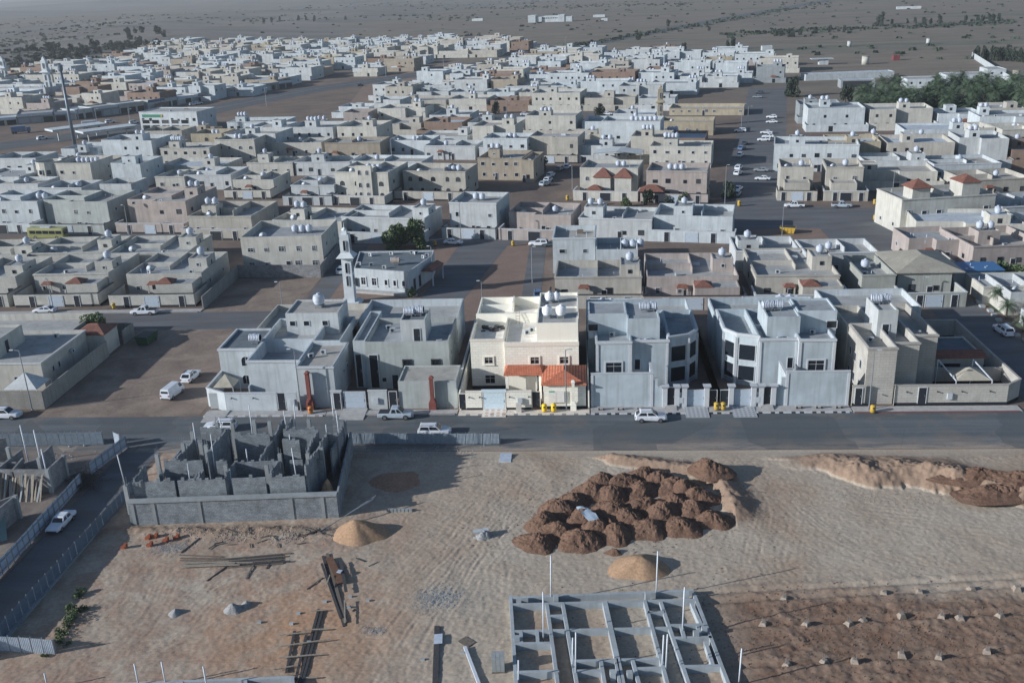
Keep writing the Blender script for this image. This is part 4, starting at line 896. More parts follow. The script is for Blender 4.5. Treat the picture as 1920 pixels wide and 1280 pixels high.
# row at the crossing road, right
for a, b, q in ((1464, 1526, 'left'), (1550, 1620, 'right')):
    t_ = mid(a, b, 313, 8.2, 13, 'beige', 't1', 'beige twin house, %s of the pair by the crossing road' % q, rot=-8, yard=6.5, extra='beige two-storey twin house, %s one of the pair by the crossing road' % q)
    volume(t_, (1.0, -5.5, 7.8, -0.01), 4.8, 0.3, 0, WALL['beige'], ROOF['tan'], name='annex_wall')
mid(1452, 1612, 270, 8.6, 15, 'white', 'st1', 'broad white house behind the beige twins', rot=-11, extra='broad blank white house behind the beige twin houses')
mid(1622, 1742, 302, 5.2, 14, 'offwhite', 'pSt1', 'off-white house right of the beige twins', rot=-4, yard=4)
mid(1752, 1878, 308, 5.0, 14, 'white', 'pt1', 'white house behind the turret house', rot=0)
mid(1618, 1708, 268, 5.2, 15, 'beige', 'pst1L', 'beige house in front of the palm wall, left', rot=-2, yard=4)
mid(1722, 1822, 266, 5.2, 15, 'beige', 'pst1L', 'beige house in front of the palm wall, middle', rot=0, yard=4)
mid(1836, 1866, 240, 8.4, 13, 'cream', 't1', 'narrow cream tower house in front of the palm wall', rot=0, arch=True)
mid(1880, 1980, 243, 8.4, 14, 'cream', 'pt1', 'cream arched-window house at the right edge by the palms', rot=0, arch=True)
mid(1815, 1935, 338, 5.0, 14, 'beige', 'pt1r', 'beige house right of the turret house', rot=6)
mid(1880, 2010, 388, 5.2, 14, 'offwhite', 'pt1', 'off-white house at the right edge below the turret house', rot=8)
mid(1865, 1990, 425, 4.6, 12, 'offwhite', 'st1', 'off-white house with open roof rooms at the right edge', rot=6)
# red-roofed villas in the middle
u1 = mid(1087, 1196, 314, 8.4, 13, 'cream', 't2', 'cream villa with two pink-red gables', yard=6, arch=True, extra='cream villa with two pinkish red hipped gables, middle distance')
for k in (4.2, 10.2): MB().hip(k, -2.6, k + 5.4, 2.5, 6.0, 8.4, 0.55).obj('gable_roof', TILE, u1); volume(u1, (k + 0.3, -2.2, k + 5.1, -0.02), 6.0, 0.1, 0, WALL['cream'], ROOF['tan'], name='bay_wall')
MB().hip(3.0, -6.2, 7.4, -2.3, 3.0, 4.3, 0.6).obj('porch_roof', TILE, u1)
u2 = mid(1212, 1326, 320, 8.0, 13, 'pink', 't3', 'pinkish villa with square porthole windows', yard=6, extra='pinkish stone villa with framed square windows right of the gabled villa')
MB().hip(-1.5, -6.0, 5.6, -1.0, 3.2, 4.8, 0.6).obj('porch_roof', TILE, u2)
mid(1218, 1334, 274, 7.0, 12, 'cream', 'st4', 'cream house with four tanks behind the pinkish villa')
mid(1128, 1238, 227, 10.8, 13, 'white', 't6', 'tall white block with a row of tanks', extra='tall plain white three-storey block with many roof tanks, centre')
cn = empty('shade_canopy', (G(1112, 286, 5).x, G(1112, 286, 5).y, 0), rad(-11), 'wide white double-pitched canopy between the houses in the centre', 'canopy')
MB().add([(0, 0, 4.6), (8, 0, 5.4), (8, 9, 5.4), (0, 9, 4.6), (16, 0, 4.6), (16, 9, 4.6)], [(0, 1, 2, 3), (1, 4, 5, 2)]).add([(0, 0, 4.5), (8, 0, 5.3), (8, 9, 5.3), (0, 9, 4.5), (16, 0, 4.5), (16, 9, 4.5)], [(3, 2, 1, 0), (2, 5, 4, 1)]).obj('roof_sheet', WALL['white'], cn)
for x in (0.2, 8, 15.8):
    for y in (0.3, 8.7): MB().bar((x, y, 0), (x, y, 4.6 if x != 8 else 5.3), 0.16).obj('post', STEEL, cn)
mid(895, 978, 296, 7.0, 15, 'tan', 'st2', 'tan house with twin tower tanks', extra='plain tan two-storey house with two tower tanks, centre')
mid(978, 1000, 300, 7.0, 15, 'tan', '', 'tan wing right of the tan house')
mid(990, 1083, 257, 8.2, 14, 'beige', 'L', 'beige house with big square windows behind the tan house', yard=5)
mid(905, 988, 259, 8.0, 12, 'white', 'pt2', 'white house left of the beige one, centre')
mid(795, 890, 273, 5.0, 13, 'offwhite', 'pt1r', 'off-white house with long red porch, centre')
mid(898, 985, 276, 4.8, 10, 'offwhite', 'pt1', 'off-white house behind the tan house')
w1 = mid(627, 727, 322, 8.6, 17, 'cream', 'pt3', 'cream villa with paired arched windows', yard=6, arch=True, extra='cream villa with central bay of paired arched windows and three tanks')
volume(w1, (7.0, -0.9, 12.0, 0), 10.6, 0.4, 0, WALL['cream'], ROOF['tan'], name='bay_wall')
for z in (1.4, 4.2, 7.9):
    for x in (8.3, 10.7): window(w1, x, -0.9, z, 0.9, 1.4, 0, 'arch')
mid(755, 872, 320, 7.6, 13, 'beige', 'pt3', 'yellowish villa with arched windows and red gate pavilion', yard=6, arch=True)
mid(545, 626, 347, 5.0, 14, 'offwhite', 'pt1r', 'off-white house left of the arched cream villa', yard=5)
mid(436, 512, 337, 5.0, 14, 'cream', 'pt1r', 'cream house with red porch, left of centre', yard=5)
mid(345, 432, 328, 4.8, 14, 'offwhite', 'pt1', 'off-white low house with dark courtyard, left of centre')
mid(462, 548, 305, 4.6, 12, 'cream', 'pst1', 'cream low house with divided roof, left of centre')
mid(552, 655, 304, 4.6, 12, 'offwhite', 'pst1', 'off-white low house above the arched villa')
mid(660, 790, 302, 5.0, 12, 'white', 'pt1', 'white low house above the yellowish villa')
mid(608, 712, 268, 6.4, 13, 'tan', 'pt1r', 'tan house with red porch, upper centre left')
mid(508, 602, 268, 5.4, 12, 'cream', 'pt1r', 'cream house with dark red roof, upper centre left')
mid(402, 476, 262, 8.2, 13, 'cream', 't2', 'cream house with arched openings, upper left', arch=True)
mid(725, 806, 263, 5.5, 12, 'white', 'pt2', 'plain white house above the tan one')
d0 = mid(100, 168, 306, 8.2, 14, 'cream', 't5', 'cream house with round corner tower', extra='cream house with round corner tower and row of five tanks, left')
volume(d0, [(-3.4 + 4.2 * math.cos(a), 2.6 + 4.2 * math.sin(a)) for a in [2 * math.pi * i / 14 for i in range(14)]], 8.6, 1.0, 0, WALL['cream'], ROOF['roof'], name='tower_wall')
for a in (-2.4, -1.75, -1.1):
    for z in (1.4, 4.6): window(d0, -3.4 + 4.2 * math.cos(a), 2.6 + 4.2 * math.sin(a), z, 1.3, 1.5, a + math.pi / 2)
mid(200, 262, 308, 8.0, 15, 'white', 'Ls', 'white house right of the round tower')
mid(72, 152, 352, 5.2, 12, 'offwhite', 'pt2', 'off-white low house below the round tower')
mid(186, 245, 345, 5.4, 10, 'offwhite', 'r', 'off-white house with red gatehouse roof, left')
mid(290, 345, 331, 4.6, 12, 'cream', 'pt1', 'cream low house with dark roof pit, left')
mid(-20, 66, 297, 8.2, 13, 'offwhite', 'p', 'off-white house with narrow paired windows, left edge')
mid(-40, 70, 345, 4.6, 12, 'offwhite', 'pt1', 'off-white low house at the left edge above the bus street')
mid(262, 340, 246, 7.2, 13, 'beige', 'p', 'beige house with arched niches, upper left', arch=True)
mid(357, 415, 251, 7.4, 13, 'ochre', 't2', 'ochre yellow house, upper left', arch=True)
mid(420, 472, 251, 7.4, 13, 'beige', '', 'beige house with two arched windows, upper left', arch=True)
mid(300, 392, 278, 6.8, 13, 'cream', 'st5', 'cream house with five tower tanks, upper left')
mid(425, 532, 229, 7.6, 14, 'white', 'st3', 'white house with three tower tanks, upper left')
mid(560, 650, 237, 6.6, 14, 'cream', 'pst2', 'cream house with a pair of tanks left of the square')
mid(640, 690, 212, 7.6, 14, 'pink', 'L', 'pinkish house beside the upper square', extra='pinkish beige two-storey house beside the upper dirt square')
# bank-like building with a green sign
gs = mid(260, 368, 210, 8.6, 16, 'white', 'lowpar', 'white building with green sign', rot=-11, extra='white shop building with long green sign and glazed bays by the highway')
MB().box(1.5, -0.2, 6.2, 12, -0.02, 7.4).obj('green_sign', plain('sign_green', (0.02, 0.20, 0.13), 0.5), gs)
MB().box(11.2, -0.26, 6.3, 12.0, -0.205, 7.3).obj('sign_emblem', plain('sign_gold', (0.45, 0.33, 0.08), 0.5), gs)
for i in range(5): 
    window(gs, 3.0 + i * 5.0, 0, 3.4, 3.6, 1.6); window(gs, 3.0 + i * 5.0, 0, 0.4, 3.6, 2.2)
# mosque with its minaret
mq = house('low white mosque with grey flat roof and small framed windows beside the minaret', 0, 0, name='mosque', cat='mosque')
volume(mq, [(-47.0, 197.6), (-34.9, 194.2), (-31.6, 206.6), (-31.8, 211.0), (-48.6, 211.0)], 5.0, 0.35, 0, WALL['white'], ROOF['dark'])
al = math.atan2(-3.4, 12.1)
for k, (z, ww, hh) in ((0.16, (1.6, 1.0, 1.5)), (0.36, (1.6, 1.0, 1.5)), (0.58, (1.8, 0.6, 1.1)), (0.74, (1.8, 0.6, 1.1)), (0.9, (1.8, 0.6, 1.1))): window(mq, -47.0 + 12.1 * k, 197.6 - 3.4 * k, z, ww, hh, al, 'trim')
a2 = math.atan2(12.4, 3.3)
for k in (0.2, 0.42): door(mq, -34.9 + 3.3 * k, 194.2 + 12.4 * k, 0.2, 1.2, 2.6, a2)
link('porch_roof', MB().hip(-3.2, -2.6, 3.2, 0, 3.2, 4.2, 0.9).mesh('porch_roof', TILE), mq, (-32.4, 203.6, 0), a2)
for k in (-2.8, 2.8): link('porch_column', MB().box(-0.15, -0.15, 0, 0.15, 0.15, 3.2).mesh('porch_column', FRAMEW), mq, (-32.4 + math.cos(a2) * k + 2.3, 203.6 + math.sin(a2) * k - 0.6, 0))
MB().prism([(-48, 196.4), (-33.5, 192.4), (-33.2, 193.6), (-47.6, 197.6)], 0, 0.5).obj('terrace', PAVE, mq)
MB().box(-47.2, 197.1, 1.2, -46.5, 197.3, 3.0).obj('lattice_screen', DARKF, mq)
for x, y in ((-46.6, 201), (-43.8, 200.2), (-40.6, 198.0), (-45.5, 208), (-41, 209), (-36.5, 209.5), (-35.5, 209), (-33.4, 205.5), (-32.8, 206.9), (-39.9, 204)): ac_unit(mq, x, y, 4.67, rm.uniform(-1, 1))
tank(-38.6, 200.6, 4.75, 'dusty ribbed water tank on the grey roof of the mosque', 'drum', TANKP, 1.0)
def minaret(label, x, y, s, h, mat, steps=1):
    r = empty('minaret', (x, y, 0), 0, label, 'minaret'); k = s
    MB().frust((-2.0 * k, -1.9 * k, 2.0 * k, 1.9 * k), 0, (-1.7 * k, -1.6 * k, 1.7 * k, 1.6 * k), 0.55).obj('base', mat, r)
    z1 = h * 0.60
    MB().frust((-0.92 * k, -0.92 * k, 0.92 * k, 0.92 * k), 0.551, (-0.86 * k, -0.86 * k, 0.86 * k, 0.86 * k), z1).obj('shaft', mat, r)
    MB().frust((-0.9 * k, -0.9 * k, 0.9 * k, 0.9 * k), z1 + 0.002, (-1.65 * k, -1.65 * k, 1.65 * k, 1.65 * k), z1 + 0.35).frust((-1.65 * k, -1.65 * k, 1.65 * k, 1.65 * k), z1 + 0.352, (-0.86 * k, -0.86 * k, 0.86 * k, 0.86 * k), z1 + 1.3).obj('balcony', mat, r)
    MB().frust((-0.85 * k, -0.85 * k, 0.85 * k, 0.85 * k), z1 + 1.302, (-0.8 * k, -0.8 * k, 0.8 * k, 0.8 * k), h * 0.91).obj('upper_shaft', mat, r)
    MB().frust((-0.48 * k, -0.48 * k, 0.48 * k, 0.48 * k), h * 0.91 + 0.002, (-0.42 * k, -0.42 * k, 0.42 * k, 0.42 * k), h * 0.96).lathe([(0.5 * k, h * 0.961), (0.42 * k, h * 0.975), (0.06, h), (0.03, h + 0.9)], n=8).obj('cap', mat, r)
    for ang, nx, ny in ((0, 0, -1), (math.pi / 2, 1, 0), (-math.pi / 2, -1, 0)):
        for z, hh in ((h * 0.25, h * 0.13), (h * 0.42, h * 0.13), (h * 0.71, h * 0.13)):
            window(r, nx * 0.915 * k, ny * 0.915 * k, z, 0.42 * k, hh, ang, 'arch', FRAMEW)
    return r
minaret('tall square white minaret with flared balcony, beside the low mosque', -46.3, 189.4, 1.12, 15.9, WALL['minaret'])
p = G(13, 163); minaret('slim far minaret at the left edge, left one of the pair', p.x, p.y, 1.9, height_to(p, 106), WALL['minaret'])
p = G(95, 182); minaret('slim far minaret of the pair, the right one', p.x, p.y, 1.9, height_to(p, 106), WALL['minaret'])
p = G(1237, 243); mn = minaret('narrow ochre minaret with dark openings, centre right', p.x, p.y, 1.25, height_to(p, 160), WALL['ochre'])
fm_ = mid(-60, 84, 166, 7.5, 22, 'offwhite', '', 'far mosque hall between the slim minarets', rot=-11, extra='large off-white far mosque hall at the foot of the slim minarets')
mid(1238, 1338, 227, 5.5, 12, 'ochre', '', 'ochre low hall at the foot of the narrow minaret')
mid(1255, 1395, 203, 3.2, 16, 'ochre', '', 'ochre yellow walled school yard', extra='long ochre yellow low walled compound right of the narrow minaret')

# plots on the far side of the corner street, right edge
bh = mid(1790, 1866, 508, 3.4, 5, 'white', 'lowpar', 'white kiosk with bright blue roof', rot=0, extra='small white building with bright blue sheet roof across the corner street')
MB().box(-0.5, -0.6, 3.45, 9.5, 5.5, 3.65).obj('blue_roof', plain('bright_blue_sheet', (0.05, 0.16, 0.36), 0.5), bh)
yard_wall('cream boundary wall along the far side of the corner street, upper piece', [(78.2, 176.5, 78.2, 214), (78.2, 176.5, 90, 176.5)], 2.6, WALL['cream'])
vh = mid(1845, 1990, 537, 3.4, 9, 'cream', 'lowpar', 'cream flat pavilion by the lawn at the right edge', rot=0)
yard_wall('white garden wall behind the verge palms, right edge', [(79.0, 139, 79.0, 172), (79.0, 172, 98, 172)], 2.8, WALL['offwhite'])
wv = mid(1896, 2010, 548, 4.2, 12, 'offwhite', 'p', 'off-white house behind the verge palms at the right edge', rot=0)
pg = empty('pergola', (92, 189, 0), 0, 'white slatted pergola over the hedge at the right edge', 'pergola')
for i in range(6): MB().box(i * 1.2, 0, 2.8, i * 1.2 + 0.25, 6, 2.95).obj('slat', PIPEW, pg)
for x in (0, 6): MB().box(x, 0.1, 0, x + 0.2, 0.3, 2.8).obj('post', PIPEW, pg)
MB().box(-0.2, 0.05, 2.65, 6.6, 0.3, 2.795).obj('rail', PIPEW, pg)
for i in range(14): o = MB().cbox(75.9 + 0.25 * (i % 3), 150 + i * 2.6, 0.0, 0.9, 1.0, 0.4).obj('verge_rock', CONCB); tag(o, 'pale rock in the row edging the verge palms', 'rock', 'verge rocks')
# ------------------------------------------------------------------ the far quarters: rows of plots on the town grid
WINF = MB().add([(-0.5, -0.04, 0), (0.5, -0.04, 0), (0.5, -0.04, 1.1), (-0.5, -0.04, 1.1)], [(0, 1, 2, 3)]).mesh('window', GLASS)
def seg_dist(p, a, b):
    a, b, p = Vector(a[:2]), Vector(b[:2]), Vector(p[:2]); d = b - a; t = max(0, min(1, (p - a).dot(d) / d.length_squared)); return (a + d * t - p).length
HW = [G(*q) for q in ((-420, 330), (20, 272), (150, 255), (290, 232), (420, 201), (600, 166), (820, 135), (1030, 97), (1250, 56))]
FC = [G(*q) for q in ((640, 245), (760, 222), (880, 217), (1060, 215), (1260, 214), (1400, 214))]
LS = [Vector((47, 266, 0)), Vector((102, 545, 0))]
NOBUILD = [[(640, 215), (690, 150), (880, 108), (900, 122), (740, 175)], [(870, 246), (1128, 246), (1118, 216), (880, 216)], [(1255, 214), (1400, 214), (1400, 170), (1255, 178)], [(100, 262), (262, 240), (215, 262), (110, 300)]]
def free(x, y, r, margin=1.0):
    for cx, cy, cr, w_, d_ in OCC:
        if math.hypot(x - cx, y - cy) < (r + 0.5 * (w_ + d_) / 2) * margin: return False
    for i in range(len(HW) - 1):
        if seg_dist((x, y), HW[i], HW[i + 1]) < 13 + r: return False
    for i in range(len(FC) - 1):
        if seg_dist((x, y), FC[i], FC[i + 1]) < 6 + r: return False
    if seg_dist((x, y), LS[0], LS[1]) < 8.5 + r: return False
    px, py = PX((x, y, 0))
    return not any(inpoly(px, py, q) for q in NOBUILD)
rf = random.Random(21); FARJ = []; ROOTD = cam.copy()
PAL = ['white'] * 9 + ['offwhite'] * 9 + ['cream'] * 9 + ['beige'] * 7 + ['pink', 'tan', 'tan', 'brown', 'brown', 'grey', 'ochre']
def far_house(label, short, x, y, rz, w, d, h, col, nt, detail):
    if SINK[0] is None: r = house(label, x, y, rz, 'far town houses')
    else: r = ROOTD; r.location = (x, y, 0); r.rotation_euler = (0, 0, rz); SINK[0].M = Matrix.Translation((x, y, 0)) @ Matrix.Rotation(rz, 4, 'Z')
    M_ = WALL[col]; R_ = ROOF[rf.choice(['roof', 'tan', 'blue', 'white'])]; par = rf.uniform(0.7, 1.5)
    yd = rf.uniform(3, 5) if h < 9 else 0
    k = rf.random()
    if k < 0.4: c = w * rf.uniform(0.4, 0.6); volume(r, [(0, 2), (c, 2), (c, 0), (w, 0), (w, d), (0, d)], h, par, 0, M_, R_); fx = (c, w)
    elif k < 0.6: c = w * rf.uniform(0.4, 0.6); volume(r, [(0, 0), (c, 0), (c, 2.5), (w, 2.5), (w, d), (0, d)], h, par, 0, M_, R_); fx = (0, c)
    else: volume(r, (0, 0, w, d), h, par, 0, M_, R_); fx = (0, w)
    zr = h - par; sw, sd = rf.uniform(3.2, 5), rf.uniform(3.5, 5.5); sx = rf.uniform(0.3, w - sw - 0.3); sy = rf.uniform(0.3, d - sd - 0.4)
    volume(r, (sx, sy, sx + sw, sy + sd), zr + 2.8, 0.2, zr - 0.05, M_, R_, name='stair_room')
    if nt: tanks(r, [(sx + sw * (i + 0.5) / nt, sy + sd * 0.5) for i in range(nt)], zr + 2.6, short, simple=True)
    for fz in ([1.4, 4.7] if h > 6.6 else [1.4]):
        n = max(1, int((fx[1] - fx[0]) / 3.8))
        for i in range(n):
            if rf.random() < 0.75: link('window', WINF, r, (fx[0] + (fx[1] - fx[0]) * (i + 0.5) / n + rf.uniform(-.5, .5), 0, fz))
        for i in range(2):
            if rf.random() < 0.5: link('window', WINF, r, (w, d * (0.3 + 0.4 * i), fz), math.pi / 2)
    link('stair_window', WINF, r, (sx + sw * 0.5, sy, zr + 0.9))
    if yd:
        mb = MB().box(-1, -yd, 0, w + 1, -yd + 0.2, 2.7).box(-1, -yd + 0.2, 0, -0.8, d * 0.4, 2.7).box(w + 0.8, -yd + 0.2, 0, w + 1, d * 0.4, 2.7); mb.obj('yard_wall', M_, r)
        link('gate', WINF, r, (w * rf.uniform(0.2, 0.8), -yd, 0.1), 0, (1.6, 1, 1.9))
    if detail == 0 and rf.random() < 0.25 and SINK[0] is None:
        for _ in range(3): ac_unit(r, rf.uniform(1, w - 1), rf.uniform(2.8, d - 1), zr, rf.uniform(0, 3))
    if rf.random() < 0.10: MB().hip(fx[0] + 0.5, -2.4, fx[0] + 4, 0.1, 2.9, 3.9, 0.7).obj('porch_roof', TILE, r)
def fill(poly, rz, u0, u1, v0, v1, org, place, two=0.6, lotw=20.5, lotd=21.5, street=11.0, skip=0.10, margin=0.80):
    c, s = math.cos(rz), math.sin(rz); row = 0; v = v0; out = []
    while v < v1:
        u = u0 + rf.uniform(0, 6); cells = []
        while u < u1:
            wl = lotw * rf.uniform(0.72, 1.3); w_ = wl - rf.uniform(1.2, 2.6); d_ = lotd - rf.uniform(3.5, 7)
            cx, cy = org[0] + c * (u + wl / 2) - s * (v + d_ / 2), org[1] + s * (u + wl / 2) + c * (v + d_ / 2)
            px, py = PX((cx, cy, 0))
            if inpoly(px, py, poly) and rf.random() > skip and free(cx, cy, min(w_, d_) / 2 * 0.9, margin): cells.append((px, u, v, w_, d_))
            u += wl
        cells.sort(); n = 0
        for px, uu, vv, w_, d_ in cells:
            n += 1; h = rf.uniform(7.2, 8.8) if rf.random() < two else rf.uniform(4.4, 5.6); col = rf.choice(PAL)
            x, y = org[0] + c * uu - s * vv, org[1] + s * uu + c * vv
            out.append((row, n, x, y, w_, d_, h, col)); OCC.append((x + c * w_ / 2 - s * d_ / 2, y + s * w_ / 2 + c * d_ / 2, max(w_, d_) / 2, w_, d_))
        if cells: row += 1
        v += lotd + (street if row % 2 == 0 else 0.0) + (0.5 if row % 2 else 0)
    for row, n, x, y, w_, d_, h, col in out:
        nt = rf.choice([0, 0, 1, 1, 2, 3]); short = '%s house, %s in %s row %s' % (CNAME[col], ORD[n - 1], ORD[row], place)
        FARJ.append(('%s %s house, %s from left in the %s row %s' % ('two-storey' if h > 6.6 else 'low', CNAME[col], ORD[n - 1], ORD[row], place), short, x, y, rz, w_, d_, h, col, nt, 0))
    return len(out)
nf = 0
nf += fill([(440, 300), (470, 215), (640, 200), (700, 190), (870, 170), (1250, 170), (1405, 200), (1400, 300), (1080, 330), (900, 330), (620, 300)], rad(-11), -90, 120, 0, 330, (-60, 290), 'of the central quarter', 0.5, margin=0.72)
nf += fill([(-60, 380), (-60, 280), (110, 305), (260, 268), (450, 240), (470, 300), (440, 345), (200, 360)], rad(-8), -120, 160, 0, 160, (-120, 270), 'of the left quarter', 0.5, margin=0.72)
nf += fill([(1455, 250), (1465, 190), (1590, 180), (1600, 235), (1930, 225), (1960, 300), (1960, 440), (1800, 460), (1700, 350)], rad(-6), -20, 190, 0, 200, (70, 225), 'of the right quarter', 0.45, margin=0.72)
nf += fill([(700, 198), (700, 165), (835, 126), (1062, 106), (1470, 108), (1475, 150), (1405, 180), (1395, 195), (1000, 172), (860, 180)], rad(-13), -190, 260, 0, 420, (-60, 500), 'right of the highway', 0.65, skip=0.14)
nf += fill([(-20, 215), (-20, 150), (140, 124), (262, 108), (300, 92), (410, 82), (640, 88), (740, 78), (1005, 84), (1030, 93), (860, 118), (680, 148), (560, 158), (420, 186), (330, 200)], rad(-13), -420, 460, 0, 620, (-230, 480), 'beyond the highway', 0.5, skip=0.2)
FARJ.sort(key=lambda q: q[3]); KEEP = 300 - sum(1 for o in COL.objects if o.name.startswith('house') and o.parent is None)
for q in FARJ[:KEEP]: far_house(*q)
SINK[0] = Sink()
for q in FARJ[KEEP:]: far_house(*q)
sk = SINK[0]; SINK[0] = None; tag(sk.done('far_houses'), 'the farthest pale flat-roofed houses, too small to tell apart', 'houses', None, 'stuff')
print('far houses', nf, 'tanks', TANKN[0])
if FARTANK.v: tag(FARTANK.obj('water_tank', TANKW), 'tiny white water tanks dotted over the farthest roofs', 'water tank', None, 'stuff')
# palm garden wall, farm sheds, silos and lone buildings in the open country
def pxbox(name, label, x1, x2, ybase, h, d, mat, rot=-8, cat='building', roof=None, wins=0, group=None):
    A = G(x1, ybase); rz = rad(rot); u = Vector((math.cos(rz), math.sin(rz), 0)); w_ = solve_w(A, u, x2, 0); r = empty(name, A, rz, label, cat, group)
    volume(r, (0, 0, w_, d), h, 0.3, 0, mat, roof or ROOF['roof'])
    for i in range(wins): link('window', WINF, r, (w_ * (i + 0.5) / wins, 0, h * 0.45))
    return r, w_
gw = G(1590, 237); gv = G(1960, 226); yard_wall('long grey wall below the palm garden', [(gw.x, gw.y, gv.x, gv.y)], 4.0, WALL['grey'])
pw = [G(1930, 180), G(1822, 108)]; yard_wall('white boundary wall running off behind the palms', [(pw[0].x, pw[0].y, pw[1].x, pw[1].y)], 3.4, WALL['white'])
r, w_ = pxbox('shed', 'long open-fronted farm shed with pale roof beyond the palm garden', 1576, 1640, 166, 4.2, 9, WALL['grey'], -4, 'shed', ROOF['white']); MB().box(1.0, -0.05, 0.2, w_ * 0.9, 0.02, 3.6).obj('opening', DARKF, r)
pxbox('shed', 'long low pale-roofed farm shed behind the open-fronted one', 1510, 1676, 152, 3.4, 9, WALL['white'], 4, 'shed', ROOF['white'])
pxbox('farmhouse', 'white farmhouse with dark openings above the palms, left block', 1700, 1765, 166, 4.5, 14, WALL['white'], -4, 'house', None, 4)
pxbox('farmhouse', 'white farmhouse block with tower above the palms, right block', 1772, 1856, 164, 6.0, 14, WALL['white'], -4, 'house', None, 3)
pxbox('farmhouse', 'low white flat roof at the top of the palm farm', 1850, 1885, 148, 5, 14, WALL['white'], -4, 'house', None, 2)
pxbox('hut', 'tiny white hut standing alone in the open field', 1429, 1448, 96, 3.5, 6, WALL['white'], 0, 'hut')
hr, w_ = pxbox('shelter', 'small white kiosk under a flat overhanging roof at the town edge', 1536, 1553, 122, 3.4, 4, WALL['white'], 0, 'shelter'); MB().box(-5, -1, 3.5, w_ + 3, 5, 3.9).obj('canopy', ROOF['white'], hr)
pxbox('hut', 'small dark red hut at the edge of the field', 1675, 1687, 114, 3.2, 4, stucco('dark_red_paint', (0.20, 0.05, 0.06)), 0, 'hut')
for lab, x1, x2, yb, yt, mt in (('wide pale concrete silo tower in the dirt yard beyond the town', 1615, 1629, 121, 105, 'cream'), ('slim grey silo in the open field, left one', 1588, 1596, 88, 77, 'offwhite'), ('slim grey silo in the open field, right one', 1736, 1744, 84, 72, 'offwhite'), ('round stone tower among the palms', 1896, 1910, 155, 132, 'beige')):
    a, b_ = G(x1, yb), G(x2, yb); c_ = (a + b_) / 2; rr = (b_ - a).length / 2; hh = height_to(c_, yt)
    t_ = empty('silo', c_, 0, lab, 'tower'); MB().lathe([(rr, 0), (rr, hh * 0.93)], n=14).obj('drum', WALL[mt], t_, True); MB().lathe([(rr * 1.06, hh * 0.931), (rr * 1.06, hh), (rr * 0.2, hh * 1.02)], n=14).obj('rim', WALL['tan'], t_)
cp = empty('walled_villa', G(990, 43), rad(-8), 'large lone white villa compound out in the plain', 'house')
for x0, y0, x1, y1, h in ((0, 0, 10, 14, 9), (10.01, 2, 18, 14, 7), (18.01, 4, 40, 16, 7.5), (40.01, 1, 48, 14, 9), (48.01, 2, 58, 14, 6.5)): volume(cp, (x0, y0, x1, y1), h, 0.6, 0, WALL['white'], ROOF['white'])
for i in range(9): link('window', WINF, cp, (19.5 + i * 2.3, 4, 4.2), 0, (1.3, 1, 1.3))
for lab, a, b_, yb in (('tiny white cabin left of the lone villa in the plain', 885, 905, 40), ('tiny white cabins right of the lone villa, upper', 1112, 1134, 33), ('tiny white cabin right of the lone villa, lower', 1127, 1139, 40), ('long low white wall in the far field, top right', 1681, 1727, 18)): pxbox('cabin', lab, a, b_, yb, 3.2, 6, WALL['white'], -10, 'cabin')
# flat-roofed shops in a line on the far side of the highway
SL = [G(*q) for q in ((-60, 243), (150, 226), (290, 207), (430, 182), (560, 164))]; k_ = 0
for i in range(len(SL) - 1):
    a, b_ = SL[i], SL[i + 1]; d_ = b_ - a; L = d_.length; d_ /= L; nrm = Vector((-d_.y, d_.x, 0)); u = 0.0; rz = math.atan2(d_.y, d_.x)
    while u < L - 8:
        w_ = rf.uniform(9, 17); w_ = min(w_, L - u); p = a + d_ * u + nrm * 4; k_ += 1; h_ = rf.uniform(3.8, 5.2); c_ = rf.choice(['grey', 'beige', 'offwhite', 'cream', 'grey'])
        r = empty('shop', p, rz, '%s low flat-roofed shop from the left in the line along the highway' % ORD[k_ - 1], 'shop', 'highway shops'); volume(r, (0, 0, w_ - 0.3, rf.uniform(10, 15)), h_, 0.5, 0, WALL[c_], ROOF[rf.choice(['white', 'roof'])])
        n_ = max(1, int(w_ / 4.5))
        for j in range(n_): MB().box(j * w_ / n_ + 0.6, -0.06, 0.1, (j + 1) * w_ / n_ - 0.6, -0.01, 2.8).obj('shutter', rf.choice([DARKF, GLASS, STEEL]), r)
        if rf.random() < 0.35: MB().box(0.3, -0.25, h_ - 1.3, w_ - 0.6, -0.02, h_ - 0.2).obj('sign_board', rf.choice([plain('shop_red', (0.28, 0.05, 0.04), 0.6), SHEETW, plain('shop_blue', (0.06, 0.12, 0.26), 0.6)]), r)
        u += w_
# mast
p = G(143, 287); ms = empty('mast', p, 0, 'tall grey tapered steel mast rising above the left houses', 'mast'); hh = height_to(p, 122)
MB().tube((0, 0, 0), (0, 0, hh * 0.93), 0.75, 0.5, 12).obj('pole', plain('mast_steel', (0.14, 0.19, 0.24), 0.5, 0.3), ms, True)
MB().lathe([(0.7, hh * 0.931), (1.0, hh * 0.95), (1.0, hh), (0.3, hh * 1.005)], n=10).obj('antenna_head', MATS['mast_steel'], ms)
for lab, pts_ in (('white filling station canopy by the highway, left', [(103, 268), (205, 254)]), ('white rounded filling station roof by the highway', [(160, 272), (262, 258)])):
    a, b_ = G(*pts_[0]), G(*pts_[1]); d_ = b_ - a; r = empty('station_canopy', a, math.atan2(d_.y, d_.x), lab, 'canopy'); L = d_.length
    MB().box(0, 0, 4.6, L, 9, 5.4).obj('canopy', WALL['white'], r); 
    for k in (0.15, 0.5, 0.85): MB().box(L * k - 0.25, 4.2, 0, L * k + 0.25, 4.7, 4.6).obj('column', WALL['white'], r)
